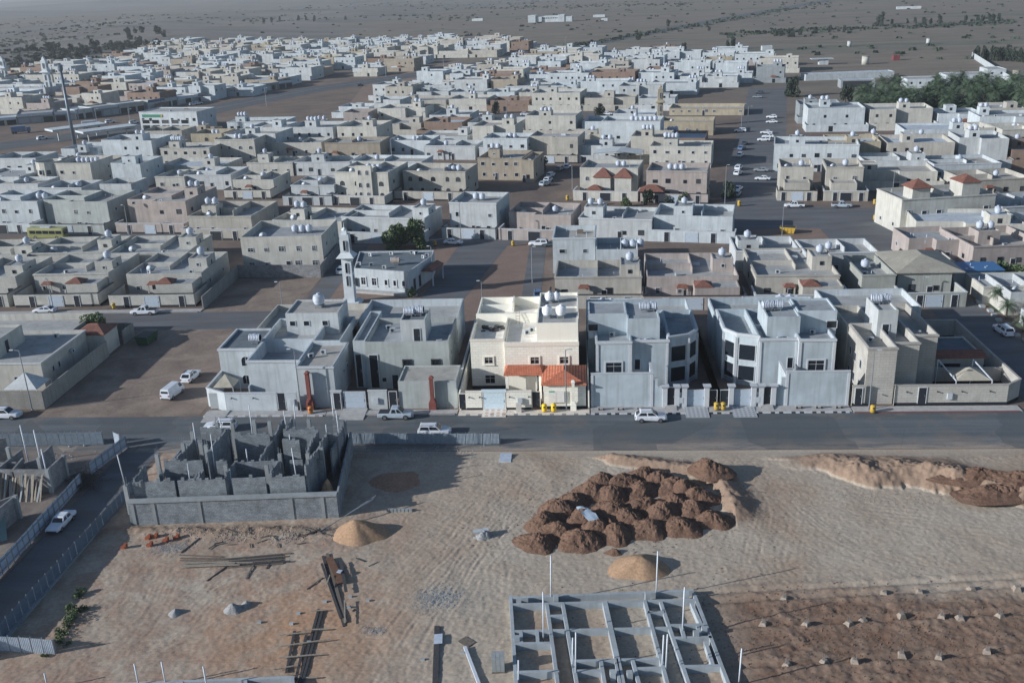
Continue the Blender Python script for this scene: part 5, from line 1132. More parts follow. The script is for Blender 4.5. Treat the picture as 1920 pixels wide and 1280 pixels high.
# ------------------------------------------------------------------ vehicles
def loft(rings, cap=True):
    n = len(rings[0]); m = MB(); m.v = [p for r in rings for p in r]
    for k in range(len(rings) - 1):
        for i in range(n): j = (i + 1) % n; m.f.append((k * n + i, k * n + j, (k + 1) * n + j, (k + 1) * n + i))
    if cap: m.f.append(tuple(reversed(range(n)))); m.f.append(tuple((len(rings) - 1) * n + i for i in range(n)))
    return m
SPEC = {  # length, width, belt stations (x, top z, half width), cabin (x at belt front/rear, x at roof front/rear, roof z), wheel radius
 'suv': (4.75, 1.88, [(-2.36, .92, .80), (-2.2, 1.08, .90), (1.0, 1.08, .94), (1.3, 1.06, .93), (2.15, .95, .86), (2.37, .80, .72)], (1.05, -2.28, 0.35, -2.0, 1.70), .36),
 'suv2': (4.6, 1.85, [(-2.28, .90, .78), (-2.1, 1.06, .89), (0.9, 1.04, .93), (1.2, 1.02, .92), (2.05, .90, .84), (2.3, .74, .70)], (1.05, -2.2, 0.2, -1.55, 1.64), .35),
 'sedan': (4.75, 1.80, [(-2.37, .80, .74), (-2.2, .95, .86), (1.0, .93, .90), (1.25, .91, .89), (2.2, .76, .80), (2.38, .62, .68)], (1.1, -1.75, 0.25, -1.05, 1.42), .33),
 'oldsedan': (4.6, 1.72, [(-2.3, .82, .80), (-2.25, .92, .84), (0.85, .90, .86), (1.1, .89, .86), (2.2, .80, .83), (2.3, .66, .80)], (0.85, -1.45, 0.35, -1.1, 1.40), .31),
 'pickup': (5.3, 1.88, [(-2.65, 1.02, .88), (-2.6, 1.04, .90), (1.15, 1.06, .93), (1.45, 1.04, .93), (2.4, .96, .86), (2.65, .78, .74)], (1.25, -0.85, 0.5, -0.6, 1.80), .40),
 'van': (4.9, 1.80, [(-2.44, 1.1, .84), (-2.4, 1.15, .87), (1.6, 1.15, .90), (1.9, 1.12, .89), (2.35, .92, .80), (2.45, .7, .72)], (2.05, -2.42, 1.35, -2.3, 2.05), .34),
}
def car_meshes(kind, paint):
    key = ('car', kind, paint)
    if key in CACHE: return CACHE[key]
    L, W, st, cabn, wr = SPEC[kind]; pm = PAINT[paint]; zb = 0.28
    rings = []
    for x, z, w_ in st:
        m_ = (zb + z) / 2; up = 0.14 if abs(x) > L * 0.44 else 0
        rings.append([(x, -w_ * .94, zb + up), (x, w_ * .94, zb + up), (x, w_, zb + up + 0.12), (x, w_, m_ + 0.12), (x, w_ * .97, z - 0.10), (x, w_ * .88, z), (x, -w_ * .88, z), (x, -w_ * .97, z - 0.10), (x, -w_, m_ + 0.12), (x, -w_, zb + up + 0.12)])
    D = {}; body = loft(rings)
    bf, br, tf, tr_, zt = cabn; zbelt = st[2][1] - 0.02; wb, wt = W / 2 * .93, W / 2 * .76
    cab = loft([[(bf, -wb, zbelt), (bf, wb, zbelt), (br, wb, zbelt), (br, -wb, zbelt)], [(tf, -wt, zt - 0.06), (tf, wt, zt - 0.06), (tr_, wt, zt - 0.06), (tr_, -wt, zt - 0.06)], [(tf - 0.12, -wt * .9, zt), (tf - 0.12, wt * .9, zt), (tr_ + 0.12, wt * .9, zt), (tr_ + 0.12, -wt * .9, zt)]])
    body.add(cab.v, cab.f)
    def lerp(a, b, t): return tuple(p + (q - p) * t for p, q in zip(a, b))
    def pane(a, b, c, d, mu, mv, off):
        P_ = []
        for u, v in ((mu, mv), (1 - mu, mv), (1 - mu, 1 - mv), (mu, 1 - mv)): P_.append(Vector(lerp(lerp(a, b, u), lerp(d, c, u), v)) + Vector(off))
        return MB().add(P_, [(0, 1, 2, 3)])
    zz = zt - 0.06
    D['windscreen'] = [pane((bf, -wb, zbelt), (bf, wb, zbelt), (tf, wt, zz), (tf, -wt, zz), 0.07, 0.08, (0.015, 0, 0.012))]
    D['rear_window'] = [pane((br, wb, zbelt), (br, -wb, zbelt), (tr_, -wt, zz), (tr_, wt, zz), 0.1, 0.12 if kind != 'van' else 0.3, (-0.015, 0, 0.008))]
    sides = []
    if kind != 'van':
        for s in (-1, 1):
            f_, k = (bf - 0.15, br + 0.15); mid_ = (bf + br) / 2 + 0.1
            for a0, a1, c0, c1 in ((bf - 0.12, mid_ + 0.05, tf - 0.1, (tf + tr_) / 2 + 0.15), (mid_ - 0.08, br + 0.25, (tf + tr_) / 2 + 0.02, tr_ + 0.15)):
                sides.append(pane((a0, s * wb, zbelt), (a1, s * wb, zbelt), (c1, s * wt, zz), (c0, s * wt, zz), 0.02, 0.12, (0, s * 0.012, 0.0)))
    else:
        for s in (-1, 1): sides.append(pane((bf - 0.2, s * wb, zbelt), (bf - 1.1, s * wb, zbelt), (tf - 0.75, s * wt, zz), (tf - 0.05, s * wt, zz), 0.02, 0.12, (0, s * 0.012, 0)))
    D['side_window'] = sides
    fx = st[-1][0]; rx = st[0][0]
    D['headlight'] = [MB().box(fx - 0.28, s * W / 2 * .62 - 0.16, st[-1][1] - 0.16, fx - 0.03 + 0.02, s * W / 2 * .62 + 0.16, st[-1][1] + 0.0) for s in (-1, 1)]
    D['tail_light'] = [MB().box(rx - 0.02, s * W / 2 * .76 - 0.1, st[0][1] - 0.25, rx + 0.15, s * W / 2 * .76 + 0.1, st[0][1] + 0.02) for s in (-1, 1)]
    D['bumper'] = [MB().box(fx - 0.1, -W * .37, 0.36, fx + 0.04, W * .37, 0.55), MB().box(rx - 0.05, -W * .38, 0.38, rx + 0.06, W * .38, 0.58)]
    if kind == 'pickup': D['cargo_bed'] = [MB().box(-2.52, -0.78, 1.045, -0.95, 0.78, 1.075)]
    if kind in ('suv', 'suv2'): D['roof_rail'] = [MB().box(tr_ + 0.1, s * wt * .86 - 0.03, zt - 0.01, tf - 0.2, s * wt * .86 + 0.03, zt + 0.07) for s in (-1, 1)]
    mt = {'windscreen': GLASS, 'rear_window': GLASS, 'side_window': GLASS, 'headlight': LAMPW, 'tail_light': LAMPR, 'bumper': pm if kind not in ('oldsedan', 'van') else DARKF, 'cargo_bed': DARKF, 'roof_rail': FRAMED}
    ty = MB().tube((0, -0.11, 0), (0, 0.11, 0), wr, n=16); ri = MB().tube((0, -0.115, 0), (0, 0.115, 0), wr * 0.62, n=10)
    out = {'body': [body.mesh('body', pm, False)]}
    for k, l_ in D.items(): out[k] = [q.mesh(k, mt[k]) for q in l_]
    out['tyre'] = ty.mesh('wheel', RUB); out['rim'] = ri.mesh('rim', RIM)
    out['wheels'] = [(x, s * (W / 2 - 0.10), wr) for x in (L * 0.295, -L * 0.30) for s in (-1, 1)]
    CACHE[key] = out; return out
def car(label, kind, paint, px, py, head, group='parked vehicles', at=None, simple=False):
    p = at or G(px, py); D = car_meshes(kind, paint)
    nm = {'suv': 'parked_car', 'suv2': 'parked_car', 'sedan': 'parked_car', 'oldsedan': 'parked_car', 'pickup': 'pickup_truck', 'van': 'van'}[kind]
    r = empty(nm, (p[0], p[1], 0.02), rad(head), label, 'pickup' if kind == 'pickup' else ('van' if kind == 'van' else 'car'), group)
    link('body', D['body'][0], r)
    for k in ('windscreen', 'rear_window', 'side_window') + (() if simple else ('headlight', 'tail_light', 'bumper', 'roof_rail')) + ('cargo_bed',):
        for me in D.get(k, []): link(k, me, r)
    for x, y, z in D['wheels']:
        w_ = link('wheel', D['tyre'], r, (x, y, z))
        if not simple: link('rim', D['rim'], w_)
    return r
car('silver crew-cab pickup with dark bed on the main road before the grey-green villa', 'pickup', 'silver', 743, 783, 0)
car('white car with roof rails on the main road behind the hoarding', 'suv', 'white', 815, 815, 0)
car('white car parked on the main road before the pale blue villas', 'suv2', 'white', 1220, 788, 0)
car('white car facing left on the main road behind the unfinished building', 'suv', 'white', 414, 806, 180)
car('white car cut by the left edge of the main road', 'suv', 'white', 12, 783, 0)
car('boxy white van on the dirt lot left of the white villa', 'van', 'white', 325, 742, 82)
car('white car parked ahead of the white van on the dirt lot', 'suv2', 'white', 359, 711, 85)
car('white pickup with dark bed on the service road by the cream row', 'pickup', 'white', 271, 589, 180)
car('low white car on the service road, partly behind a lamp post', 'sedan', 'white', 85, 586, 180)
car('old white car facing the camera in the fenced side street', 'oldsedan', 'white', 116, 985, -92)
car('white car seen from behind at the palm verge, right edge', 'suv', 'white', 1880, 625, 95)
car('white pickup seen from behind in the shade of the corner street', 'pickup', 'white', 1832, 664, 92)
car('pale car in the narrow lane behind the minaret', 'suv2', 'silver', 641, 511, 90)
car('low white car at the top left of the square by the mosque tree', 'sedan', 'white', 850, 458, -10)
car('white car at the top right of the square', 'suv', 'white', 1010, 461, 170)
car('dark car beside the white one at the top of the square', 'sedan', 'dark', 1034, 462, 170)
car('blue-grey car parked nose out behind the bright cream villa', 'suv2', 'blue', 1009, 560, -85)
car('white pickup before the left beige twin house', 'pickup', 'white', 1489, 389, 175)
car('pale pickup with dark bed before the right beige twin house', 'pickup', 'silver', 1578, 389, -8)
rc = random.Random(8); pr = ['white'] * 5 + ['silver', 'grey', 'dark', 'blue']
def cars(place, lst, head, kinds=('suv', 'sedan', 'suv2'), jitter=6):
    for i, q in enumerate(lst):
        pt = q[2] if len(q) > 2 else rc.choice(pr); car('%s car, %s from the near end, %s' % (pt, ORD[i], place), rc.choice(kinds), pt, q[0], q[1], head + rc.uniform(-jitter, jitter), 'small parked cars', None, True)
cars('left kerb of the long street', [(1382, 367, 'silver'), (1384, 357, 'white'), (1384, 328, 'white'), (1385, 318, 'white'), (1388, 294, 'white'), (1391, 281, 'blue'), (1396, 271, 'dark')], 75, jitter=14)
cars('right kerb of the long street', [(1430, 338, 'white'), (1427, 322, 'grey'), (1432, 265, 'white'), (1440, 259, 'white'), (1437, 251, 'white'), (1447, 231, 'white'), (1447, 222, 'white')], 165)
cars('upper end of the long street', [(1388, 248, 'white'), (1420, 184, 'grey'), (1424, 176, 'dark')], 165)
cars('short lane left of the gabled villa', [(1022, 348, 'silver'), (1028, 341, 'white'), (1033, 332, 'white'), (1050, 320, 'grey'), (1063, 316, 'white')], 70, jitter=14)
cars('narrow alley of the tan house', [(1080, 266, 'dark'), (1090, 258, 'blue'), (1095, 250, 'silver'), (1083, 249, 'white'), (1110, 246, 'white')], 70, jitter=25)
cars('open square in the centre', [(1006, 226, 'white'), (1034, 226, 'white'), (1054, 226, 'white'), (1076, 225, 'grey'), (1084, 225, 'white')], 85)
cars('kerb of the far cross street', [(876, 218, 'white'), (897, 216, 'white'), (893, 222, 'dark'), (985, 217, 'white'), (1140, 216, 'white'), (1190, 217, 'white'), (1214, 216, 'white'), (790, 221, 'white'), (757, 222, 'dark'), (685, 237, 'white'), (692, 231, 'white'), (1270, 216, 'white')], -8)
cars('verge of the highway', [(125, 243, 'silver'), (207, 231, 'white'), (252, 232, 'white'), (80, 262, 'white'), (235, 242, 'dark'), (362, 198, 'white'), (372, 196, 'white'), (305, 204, 'grey'), (971, 101, 'white'), (985, 100, 'white'), (1020, 94, 'white'), (1027, 86, 'white'), (675, 162, 'dark'), (1110, 86, 'white'), (828, 135, 'white')], 48)
# bus and tank lorry
def bus(label, p, head, paint, L=10.5):
    r = empty('bus', (p.x, p.y, 0.02), rad(head), label, 'bus')
    b = loft([[(x, -1.2 * k, 0.4), (x, 1.2 * k, 0.4), (x, 1.22 * k, 2.4), (x, 1.1 * k, 3.05), (x, -1.1 * k, 3.05), (x, -1.22 * k, 2.4)] for x, k in ((-L / 2, .94), (-L / 2 + .2, 1), (L / 2 - .3, 1), (L / 2, .92))]); b.obj('body', PAINT[paint], r)
    for s in (-1, 1):
        for i in range(5): MB().box(-L / 2 + 0.7 + i * 1.9, s * 1.225 - 0.012, 1.5, -L / 2 + 2.4 + i * 1.9, s * 1.225 + 0.012, 2.35).obj('side_window', GLASS, r)
    MB().box(L / 2 - 0.03, -0.95, 1.4, L / 2 + 0.03, 0.95, 2.5).obj('windscreen', GLASS, r); MB().box(-1.6, -0.7, 3.06, 1.2, 0.7, 3.3).obj('roof_unit', ACM, r)
    for x in (L * .3, -L * .3):
        for s in (-1, 1): w_ = MB().tube((0, -.14, 0), (0, .14, 0), .48, n=14).obj('wheel', RUB, r, loc=(x, s * 1.08, .48)); MB().tube((0, -.145, 0), (0, .145, 0), .28, n=10).obj('rim', RIM, w_)
bus('lime yellow bus half hidden behind the cream back houses', G(92, 447), -6, 'lime')
def lorry(label, p, head, body='tank', paint='white'):
    r = empty('lorry', (p.x, p.y, 0.03), rad(head), label, 'lorry')
    MB().box(2.4, -1.15, 0.7, 4.2, 1.15, 2.7).obj('cab', PAINT[paint], r); MB().box(4.19, -1.0, 1.7, 4.24, 1.0, 2.5).obj('windscreen', GLASS, r); MB().box(-4, -0.9, 0.7, 2.39, 0.9, 0.95).obj('chassis', DARKF, r)
    if body == 'tank': MB().tube((-4, 0, 2.05), (2.1, 0, 2.05), 1.1, n=14).obj('tank', PAINT[paint], r)
    else: MB().box(-4, -1.2, 1.0, 2.2, 1.2, 3.4).obj('box_body', PAINT[paint], r)
    for x in (3.2, -2.2, -3.3):
        for s in (-1, 1): MB().tube((x, s * 1.0 - .15, .5), (x, s * 1.0 + .15, .5), .5, n=12).obj('wheel', RUB, r)
lorry('white tank lorry alone on the upper dirt square', G(745, 133), 5)
lorry('white box lorry on the highway below the filling station', G(172, 240), 30, 'box')
lorry('blue-grey lorry on the highway at far left', G(40, 250), 30, 'box', 'blue')
# ------------------------------------------------------------------ lamp posts, poles
def lamp_post(label, px, py, ytop, arm=1.2, side=-1, thin=0.09):
    p = G(px, py); h = height_to(p, ytop); r = empty('street_lamp', p, 0, label, 'street lamp', 'street lamps')
    MB().tube((0, 0, 0), (0, 0, h), thin * 1.25, thin * 0.7, 8).box(-0.16, -0.16, 0, 0.16, 0.16, 0.35).obj('pole', STEEL, r)
    MB().tube((0, 0, h - 0.03), (side * arm, 0, h + 0.1), thin * 0.6, n=6).obj('arm', STEEL, r)
    MB().box(min(side * arm, side * (arm + 0.6)), -0.13, h + 0.03, max(side * arm, side * (arm + 0.6)), 0.13, h + 0.16).obj('lamp_head', FRAMEW, r)
for a in (('tall lamp post before the bright cream pavilion', 1062, 771, 656, 0.4, 1), ('lamp post beside the yellow bin at the corner house', 1629, 769, 657, 0.4, 1), ('lamp post before the white villa near the red chimney', 565, 772, 655, 0.5, -1),
          ('lamp post at the left edge beside the boundary wall', 61, 771, 657, 0.9, -1), ('lamp post in the dirt between service road and mosque', 533, 602, 529, 0.4, -1), ('lamp post on the left row pavement by the white car', 101, 583, 523, 0.4, -1),
          ('lamp post behind the bright cream villa, beside the square', 905, 585, 527, 0.3, -1), ('lamp post beside the yellow skip at the crossing', 1466, 445, 383, 0.3, 1), ('lamp post before the gabled villa lane', 1073, 356, 311, 0.3, -1),
          ('lamp post right of the turret house corner', 1668, 418, 322, 0.3, 1), ('lamp post at the left kerb of the long street', 1359, 384, 310, 0.3, 1), ('thin pole behind the twin stair tower, left of centre', 600, 378, 317, 0.2, -1),
          ('lamp post behind the two pale blue villas', 1298, 562, 527, 0.3, 1), ('lamp post beside the olive house', 1728, 562, 520, 0.3, 1), ('lamp post on the right bank of the square', 998, 530, 463, 0.3, 1), ('lamp post before the yellowish villa', 865, 458, 378, 0.3, -1),
          ('lamp post before the pinkish house on the bus street', 243, 445, 385, 0.3, -1), ('lamp post at the mosque corner', 812, 528, 462, 0.3, -1)): lamp_post(*a)
for i, (x, yb, yt) in enumerate(((1390, 238, 195), (1402, 230, 200), (1190, 250, 205), (735, 300, 260), (950, 225, 190), (1085, 232, 205), (755, 240, 200), (500, 200, 165), (724, 145, 115), (832, 135, 108), (1060, 95, 70), (245, 235, 205), (183, 235, 205), (978, 105, 85))):
    lamp_post('thin distant lamp post standing at a far street', x, yb, yt, 1.0, 1, 0.11)
# ------------------------------------------------------------------ bins, skips
def bin_(label, px, py, mat, z=0.15, s=1.0, at=None):
    p = at or G(px, py, z); r = empty('litter_bin', (p[0], p[1], z), 0, label, 'litter bin', 'litter bins'); r.scale = (s, s, s)
    MB().lathe([(0.30, 0.12), (0.38, 0.2), (0.40, 0.75), (0.36, 1.0)], n=14).obj('drum', mat, r, True); MB().lathe([(0.41, 1.001), (0.43, 1.08), (0.30, 1.25), (0.05, 1.3)], n=14).obj('lid', mat, r, True)
    MB().box(-0.14, -0.42, 0.8, 0.14, -0.36, 0.98).obj('slot', DARKF, r); MB().cyl(0, 0, 0, 0.12, 0.2, n=10).obj('foot', DARKF, r)
bin_('left yellow litter bin of the pair before the cream pavilion', 0, 0, YELLOWB, at=(-5.25, 135.1)); bin_('right yellow litter bin of the pair before the cream pavilion', 0, 0, YELLOWB, at=(-3.85, 135.1))
bin_('left yellow litter bin of the pair between the pale blue villas', 0, 0, YELLOW, at=(20.3, 135.2)); bin_('right yellow litter bin of the pair between the pale blue villas', 0, 0, YELLOW, at=(21.3, 135.2))
bin_('yellow litter bin on the road edge at the corner house', 1636, 774, YELLOW, 0.02); bin_('orange litter bin before the white villa', 583, 776, ORANGE, 0.02)
bin_('yellow litter bin on the square before the pinkish house', 962, 461, YELLOW, 0.02); bin_('yellow litter bin by the mosque tree', 816, 461, YELLOW, 0.02); bin_('yellow litter bin on the left row pavement', 214, 579, YELLOW, 0.15)
bin_('yellow litter bin at the mouth of the long street', 1386, 387, YELLOW, 0.02, 1.3); bin_('yellow litter bin before the right twin house', 1640, 384, YELLOW, 0.02, 1.2); bin_('yellow litter bin beside the turret house', 1640, 413, YELLOW, 0.02, 1.1); bin_('yellow litter bin in the lane of the gabled villa', 1064, 376, YELLOW, 0.02, 1.2)
def skip(label, px, py, mat, rz, s=1.0):
    p = G(px, py); r = empty('skip', p, rad(rz), label, 'skip'); k = s
    MB().frust((-1.5 * k, -0.9 * k, 1.5 * k, 0.9 * k), 0.15, (-1.9 * k, -1.05 * k, 1.9 * k, 1.05 * k), 1.6 * k).obj('hull', mat, r); MB().box(-1.78 * k, -0.95 * k, 1.6 * k, 1.78 * k, 0.95 * k, 1.606 * k).obj('opening', DARKF, r)
    for x in (-1.2, 1.2): MB().box(x * k - 0.1, -0.95 * k, 0, x * k + 0.1, 0.95 * k, 0.15).obj('runner', DARKF, r)
    for x in (-0.8, 0, 0.8): MB().box(x * k - 0.05, -1.08 * k, 0.3, x * k + 0.05, -0.98 * k, 1.5 * k).obj('rib', mat, r)
skip('dark green open skip on the dirt lot by the boundary wall', 277, 642, plain('skip_green', (0.03, 0.085, 0.055), 0.6, 0, 0.4, 3), 84, 1.15)
skip('yellow skip on the dirt at the crossing', 1477, 437, YELLOW, -20, 1.0)
# ------------------------------------------------------------------ trees, palms, scrub
def leafmat(name, c1, c2):
    m, n, l, b = nodes(name); oi = n.new('ShaderNodeObjectInfo'); W = coord(n, l, 'World'); t = noise(n, l, W, 1.3, 3); t2 = noise(n, l, W, 9, 2)
    col = mixc(n, l, c1, c2, ramp(n, l, t, [(0.35, 0.0), (0.65, 1.0)])); col = mixc(n, l, col, ramp(n, l, t2, [(0.3, 0.7), (0.7, 1.3)]), 1.0, 'MULTIPLY')
    l.new(col, b.inputs['Base Color']); b.inputs['Roughness'].default_value = 0.7; b.inputs['Specular IOR Level'].default_value = 0.2
    return m
LEAF = leafmat('green_leaves', (0.065, 0.105, 0.055), (0.15, 0.20, 0.10)); LEAFD = leafmat('dark_leaves', (0.030, 0.048, 0.040), (0.055, 0.075, 0.055)); LEAFP = leafmat('palm_fronds', (0.042, 0.075, 0.05), (0.10, 0.145, 0.09))
BARK = plain('bark', (0.10, 0.08, 0.065), 0.95, 0, 0.3, 4)
def crown_mesh(seed, n, mat, lobes=9, leaf=0.09, tall=1.0):
    def fn():
        r = random.Random(seed); mb = MB(); L = []
        for _ in range(lobes):
            a, z, d = r.uniform(0, 6.28), r.uniform(0.12, 0.85) * tall, r.uniform(0.1, 0.62); L.append((d * math.cos(a), d * math.sin(a), z, r.uniform(0.22, 0.40)))
        for _ in range(n):
            x, y, z, q = r.choice(L); u, v = r.uniform(-1, 1), r.uniform(0, 6.28); s = math.sqrt(1 - u * u); k = q * r.uniform(0.55, 1.08) ** 0.6
            c = Vector((x + k * s * math.cos(v), y + k * s * math.sin(v), z + k * u * 0.85)); e = leaf * r.uniform(0.6, 1.5)
            a = Vector((r.uniform(-1, 1), r.uniform(-1, 1), r.uniform(-0.6, 0.6))).normalized(); b_ = a.cross(Vector((r.uniform(-1, 1), r.uniform(-1, 1), r.uniform(-1, 1)))).normalized()
            mb.add([c - a * e, c - b_ * e * 0.55, c + a * e, c + b_ * e * 0.55], [(0, 1, 2, 3)])
        return mb.mesh('crown', mat)
    return cached(('crown', seed, n, mat.name, tall), fn)
def trunk_mesh(seed):
    def fn():
        r = random.Random(seed); mb = MB().tube((0, 0, 0), (0.02, 0.01, 0.34), 0.05, 0.035, 8)
        for _ in range(6): a = r.uniform(0, 6.28); k = r.uniform(0.25, 0.5); mb.tube((0.02, 0.01, r.uniform(0.22, 0.34)), (k * math.cos(a), k * math.sin(a), r.uniform(0.5, 0.85)), 0.026, 0.008, 6)
        return mb.mesh('trunk', BARK)
    return cached(('trunk', seed), fn)
def tree(label, p, h, w_, mat=None, seed=1, n=1500, group=None, cat='tree', name='tree', leaf=0.085):
    r = empty(name, (p[0], p[1], hill_h(p[0], p[1]) if p[1] > 700 else 0), random.uniform(0, 6), label, cat, group)
    link('trunk', trunk_mesh(seed), r, (0, 0, 0), 0, (w_ * 1.0, w_ * 1.0, h)); link('crown', crown_mesh(seed, n, mat or LEAF, leaf=leaf), r, (0, 0, 0), 0, (w_, w_, h)); return r
tree('large bushy green tree behind the mosque roof, left part', G(745, 468), 7.0, 4.6, LEAF, 1, 3200, leaf=0.055); tree('large bushy green tree behind the mosque roof, right part', G(782, 466), 6.6, 4.6, LEAF, 2, 3200, leaf=0.055)
tree('round green tree in the yard by the red-tiled block, left', (-90.5, 169.0), 5.4, 3.4, LEAF, 3, 2400, leaf=0.06)
tree('small green bush at the front corner of the mosque', (-34.3, 192.6), 2.2, 1.3, LEAF, 4, 900, cat='bush', name='bush')
tree('green climbing bush at the left villa wall by the long street', G(1367, 372), 4.5, 2.4, LEAFD, 5, 1200); tree('dark tree before the pinkish villa porch', G(1217, 385), 4.5, 2.4, LEAFD, 6, 1200)
tree('green bush before the pinkish villa', G(1280, 383), 3.2, 2.2, LEAF, 7, 900, cat='bush', name='bush'); tree('green bush in the gabled villa garden', G(1172, 388), 2.5, 2.2, LEAF, 8, 900, cat='bush', name='bush'); tree('green bush left in the gabled villa garden', G(1106, 386), 2.2, 1.8, LEAF, 1, 800, cat='bush', name='bush')
tree('green hedge bush with white pergola at the right edge, left end', G(1880, 522), 3.2, 2.6, LEAF, 2, 1100, cat='bush', name='bush'); tree('green hedge bush at the right edge, right end', G(1905, 524), 3.2, 2.8, LEAF, 3, 1100, cat='bush', name='bush')
tree('low green shrub in the courtyard behind the blue villas', G(1478, 560), 2.4, 2.4, LEAFD, 4, 900, cat='bush', name='bush')
tree('dark green tree at the upper end of the long street', G(1484, 182), 9, 4.5, LEAFD, 5, 1200); tree('dark tree left of the palm garden', G(1585, 192), 8, 4.5, LEAFD, 6, 1200)
tree('dark tree at the end of the tan house alley', G(1017, 322), 4.5, 3, LEAFD, 7, 1000); tree('dark tree at the reddish brown house', G(930, 214), 6, 3, LEAFD, 8, 900); tree('dark round tree by the tall white block', G(1123, 220), 6, 3.2, LEAFD, 1, 900)
tree('dark tree at the ochre house, upper left', G(395, 282), 5, 3, LEAFD, 2, 900); tree('green tree in the beige garden, upper right', G(1255, 390), 3, 2, LEAFD, 3, 700)
# scattered trees of the plain, each on its own
FT = [(1648, 47, 13), (1375, 93, 9), (1365, 94, 7), (1283, 94, 6), (1246, 96, 5), (1253, 50, 7), (1325, 51, 6), (1455, 68, 7), (1462, 68, 7), (1478, 70, 7), (1485, 70, 7), (1500, 66, 6), (1530, 63, 6), (1555, 61, 6), (1583, 61, 6), (1672, 45, 5), (1702, 44, 5), (1716, 45, 6), (1732, 48, 7), (1745, 46, 6), (1762, 44, 9), (1810, 43, 7), (1833, 41, 6), (1842, 40, 6), (1855, 40, 8), (1862, 41, 7), (1872, 40, 7), (1197, 75, 9), (1330, 58, 5), (510, 44, 8), (525, 44, 8), (560, 45, 8), (575, 44, 8), (590, 45, 8), (495, 43, 8)]
for i, (x, y, h) in enumerate(FT): tree('lone dark tree out on the plain beyond the town', G(x, y), h, h * 0.42, LEAFD, 1 + i % 4, 420, 'scattered trees of the plain', leaf=0.13)
rt = random.Random(4)
for i in range(16): x = 1828 + i * 6.2 + rt.uniform(-2, 2); tree('dark tree in the straight row behind the white boundary wall', G(x, 112 + rt.uniform(-2, 2) + i * 0.3), rt.uniform(6.5, 9), 2.6, LEAFD, 1 + i % 4, 420, 'tree row at the right edge', leaf=0.13)
for i in range(80):
    t = rt.random(); x = 20 + 285 * t + rt.uniform(-14, 14); y = 144 - 50 * t + rt.uniform(-14, 9) - (12 if rt.random() < 0.4 else 0)
    tree('dark scrub tree in the belt above the far left quarter', G(x, y), rt.uniform(4.5, 8), rt.uniform(3.0, 6), LEAFD, 1 + i % 4, 420, 'scrub trees at the upper left', leaf=0.13)
# low scrub of the plain: nobody could count it
sm = MB()
for _ in range(2600):
    x, y = rt.uniform(-20, 1940), 2 + 110 * rt.random() ** 1.4
    if not (y < 70 or (x > 1480 and y < 135) or (x < 260 and y < 130 - 0.2 * x)): continue
    if rt.random() < 0.75:       # gathered along dry stream lines
        ln = rt.choice([(0, 20, 1920, -2, 5), (0, 48, 900, 32, 4), (560, 22, 1300, 8, 3), (1350, 66, 1900, 42, 4), (0, 85, 300, 60, 8), (0, 120, 260, 95, 8), (1040, 92, 1560, 6, 3)])
        t = rt.random(); x = ln[0] + (ln[2] - ln[0]) * t; y = ln[1] + (ln[3] - ln[1]) * t + rt.gauss(0, ln[4] * 0.6)
    if y < 3: continue
    p = G(x, y)
    if p.y > 2600: continue
    s = rt.uniform(0.8, 2.6); hz0 = hill_h(p.x, p.y) if p.y > 700 else 0
    for k in range(5):
        a = rt.uniform(0, 6.28); q = Vector((p.x + rt.uniform(-s, s), p.y + rt.uniform(-s, s), hz0)); d = Vector((math.cos(a), math.sin(a), 0)) * s * 0.8
        sm.add([q - d, q + d, q + d * 0.6 + Vector((0, 0, s * 0.9)), q - d * 0.6 + Vector((0, 0, s * 0.7))], [(0, 1, 2, 3)])
tag(sm.obj('scrub', LEAFD), 'low dark scrub sprinkled over the open plain', 'scrub', None, 'stuff')
# palms
def palm_meshes(seed, nf=26):
    def fn():
        r = random.Random(seed); mb = MB()
        for k in range(nf):
            az = 2.4 * k + r.uniform(-.3, .3); el = rad(78) - rad(95) * (k / nf) + r.uniform(-.1, .1); L = r.uniform(2.3, 3.1); p = Vector((0, 0, 0)); d = Vector((math.cos(az) * math.cos(el), math.sin(az) * math.cos(el), math.sin(el)))
            side = Vector((-math.sin(az), math.cos(az), 0)); n = 9
            for i in range(n):
                q = p + d * (L / n); wd = 0.62 * math.sin(math.pi * (0.12 + 0.82 * i / n))
                for s in (-1, 1):
                    t_ = q + side * (s * wd) + d * 0.25 - Vector((0, 0, 0.22 * wd)); mb.add([p, p + (q - p) * 0.55, t_, t_ - d * 0.12], [(0, 1, 2, 3)])
                p = q; d = (d + Vector((0, 0, -0.13 - 0.03 * i))).normalized()
        t = MB()
        for i in range(6): t.tube((0, 0, i / 6), (0, 0, (i + 1) / 6), 0.26 - 0.012 * i, 0.20 - 0.008 * i, 8)
        return mb.mesh('crown', LEAFP), t.mesh('trunk', BARK)
    return cached(('palm', seed, nf), fn)
def palm(label, p, h, s=1.0, seed=1, group=None):
    a, b = palm_meshes(seed); r = empty('palm_tree', (p[0], p[1], 0), random.uniform(0, 6), label, 'palm tree', group); link('trunk', b, r, (0, 0, 0), 0, (s, s, h)); link('crown', a, r, (0, 0, h), 0, (s, s, s))
palm('small palm on the verge at the right edge, behind the parked car', G(1868, 575), 2.6, 0.8, 1); palm('small palm on the verge at the right edge, before the white house', G(1886, 598), 2.4, 0.75, 2); palm('small palm cut by the right edge', G(1918, 622), 1.8, 0.8, 3)
for i in range(95):
    t = i / 95; x = 1612 + 330 * rt.random(); y = rt.uniform(178, 222) - (max(0, x - 1700) / 220) * 16 * (rt.random() > 0.5)
    palm('date palm in the dense grove behind the grey wall', G(x, y), rt.uniform(4.0, 8.0), rt.uniform(1.5, 2.1), 1 + i % 3, 'date palm grove')
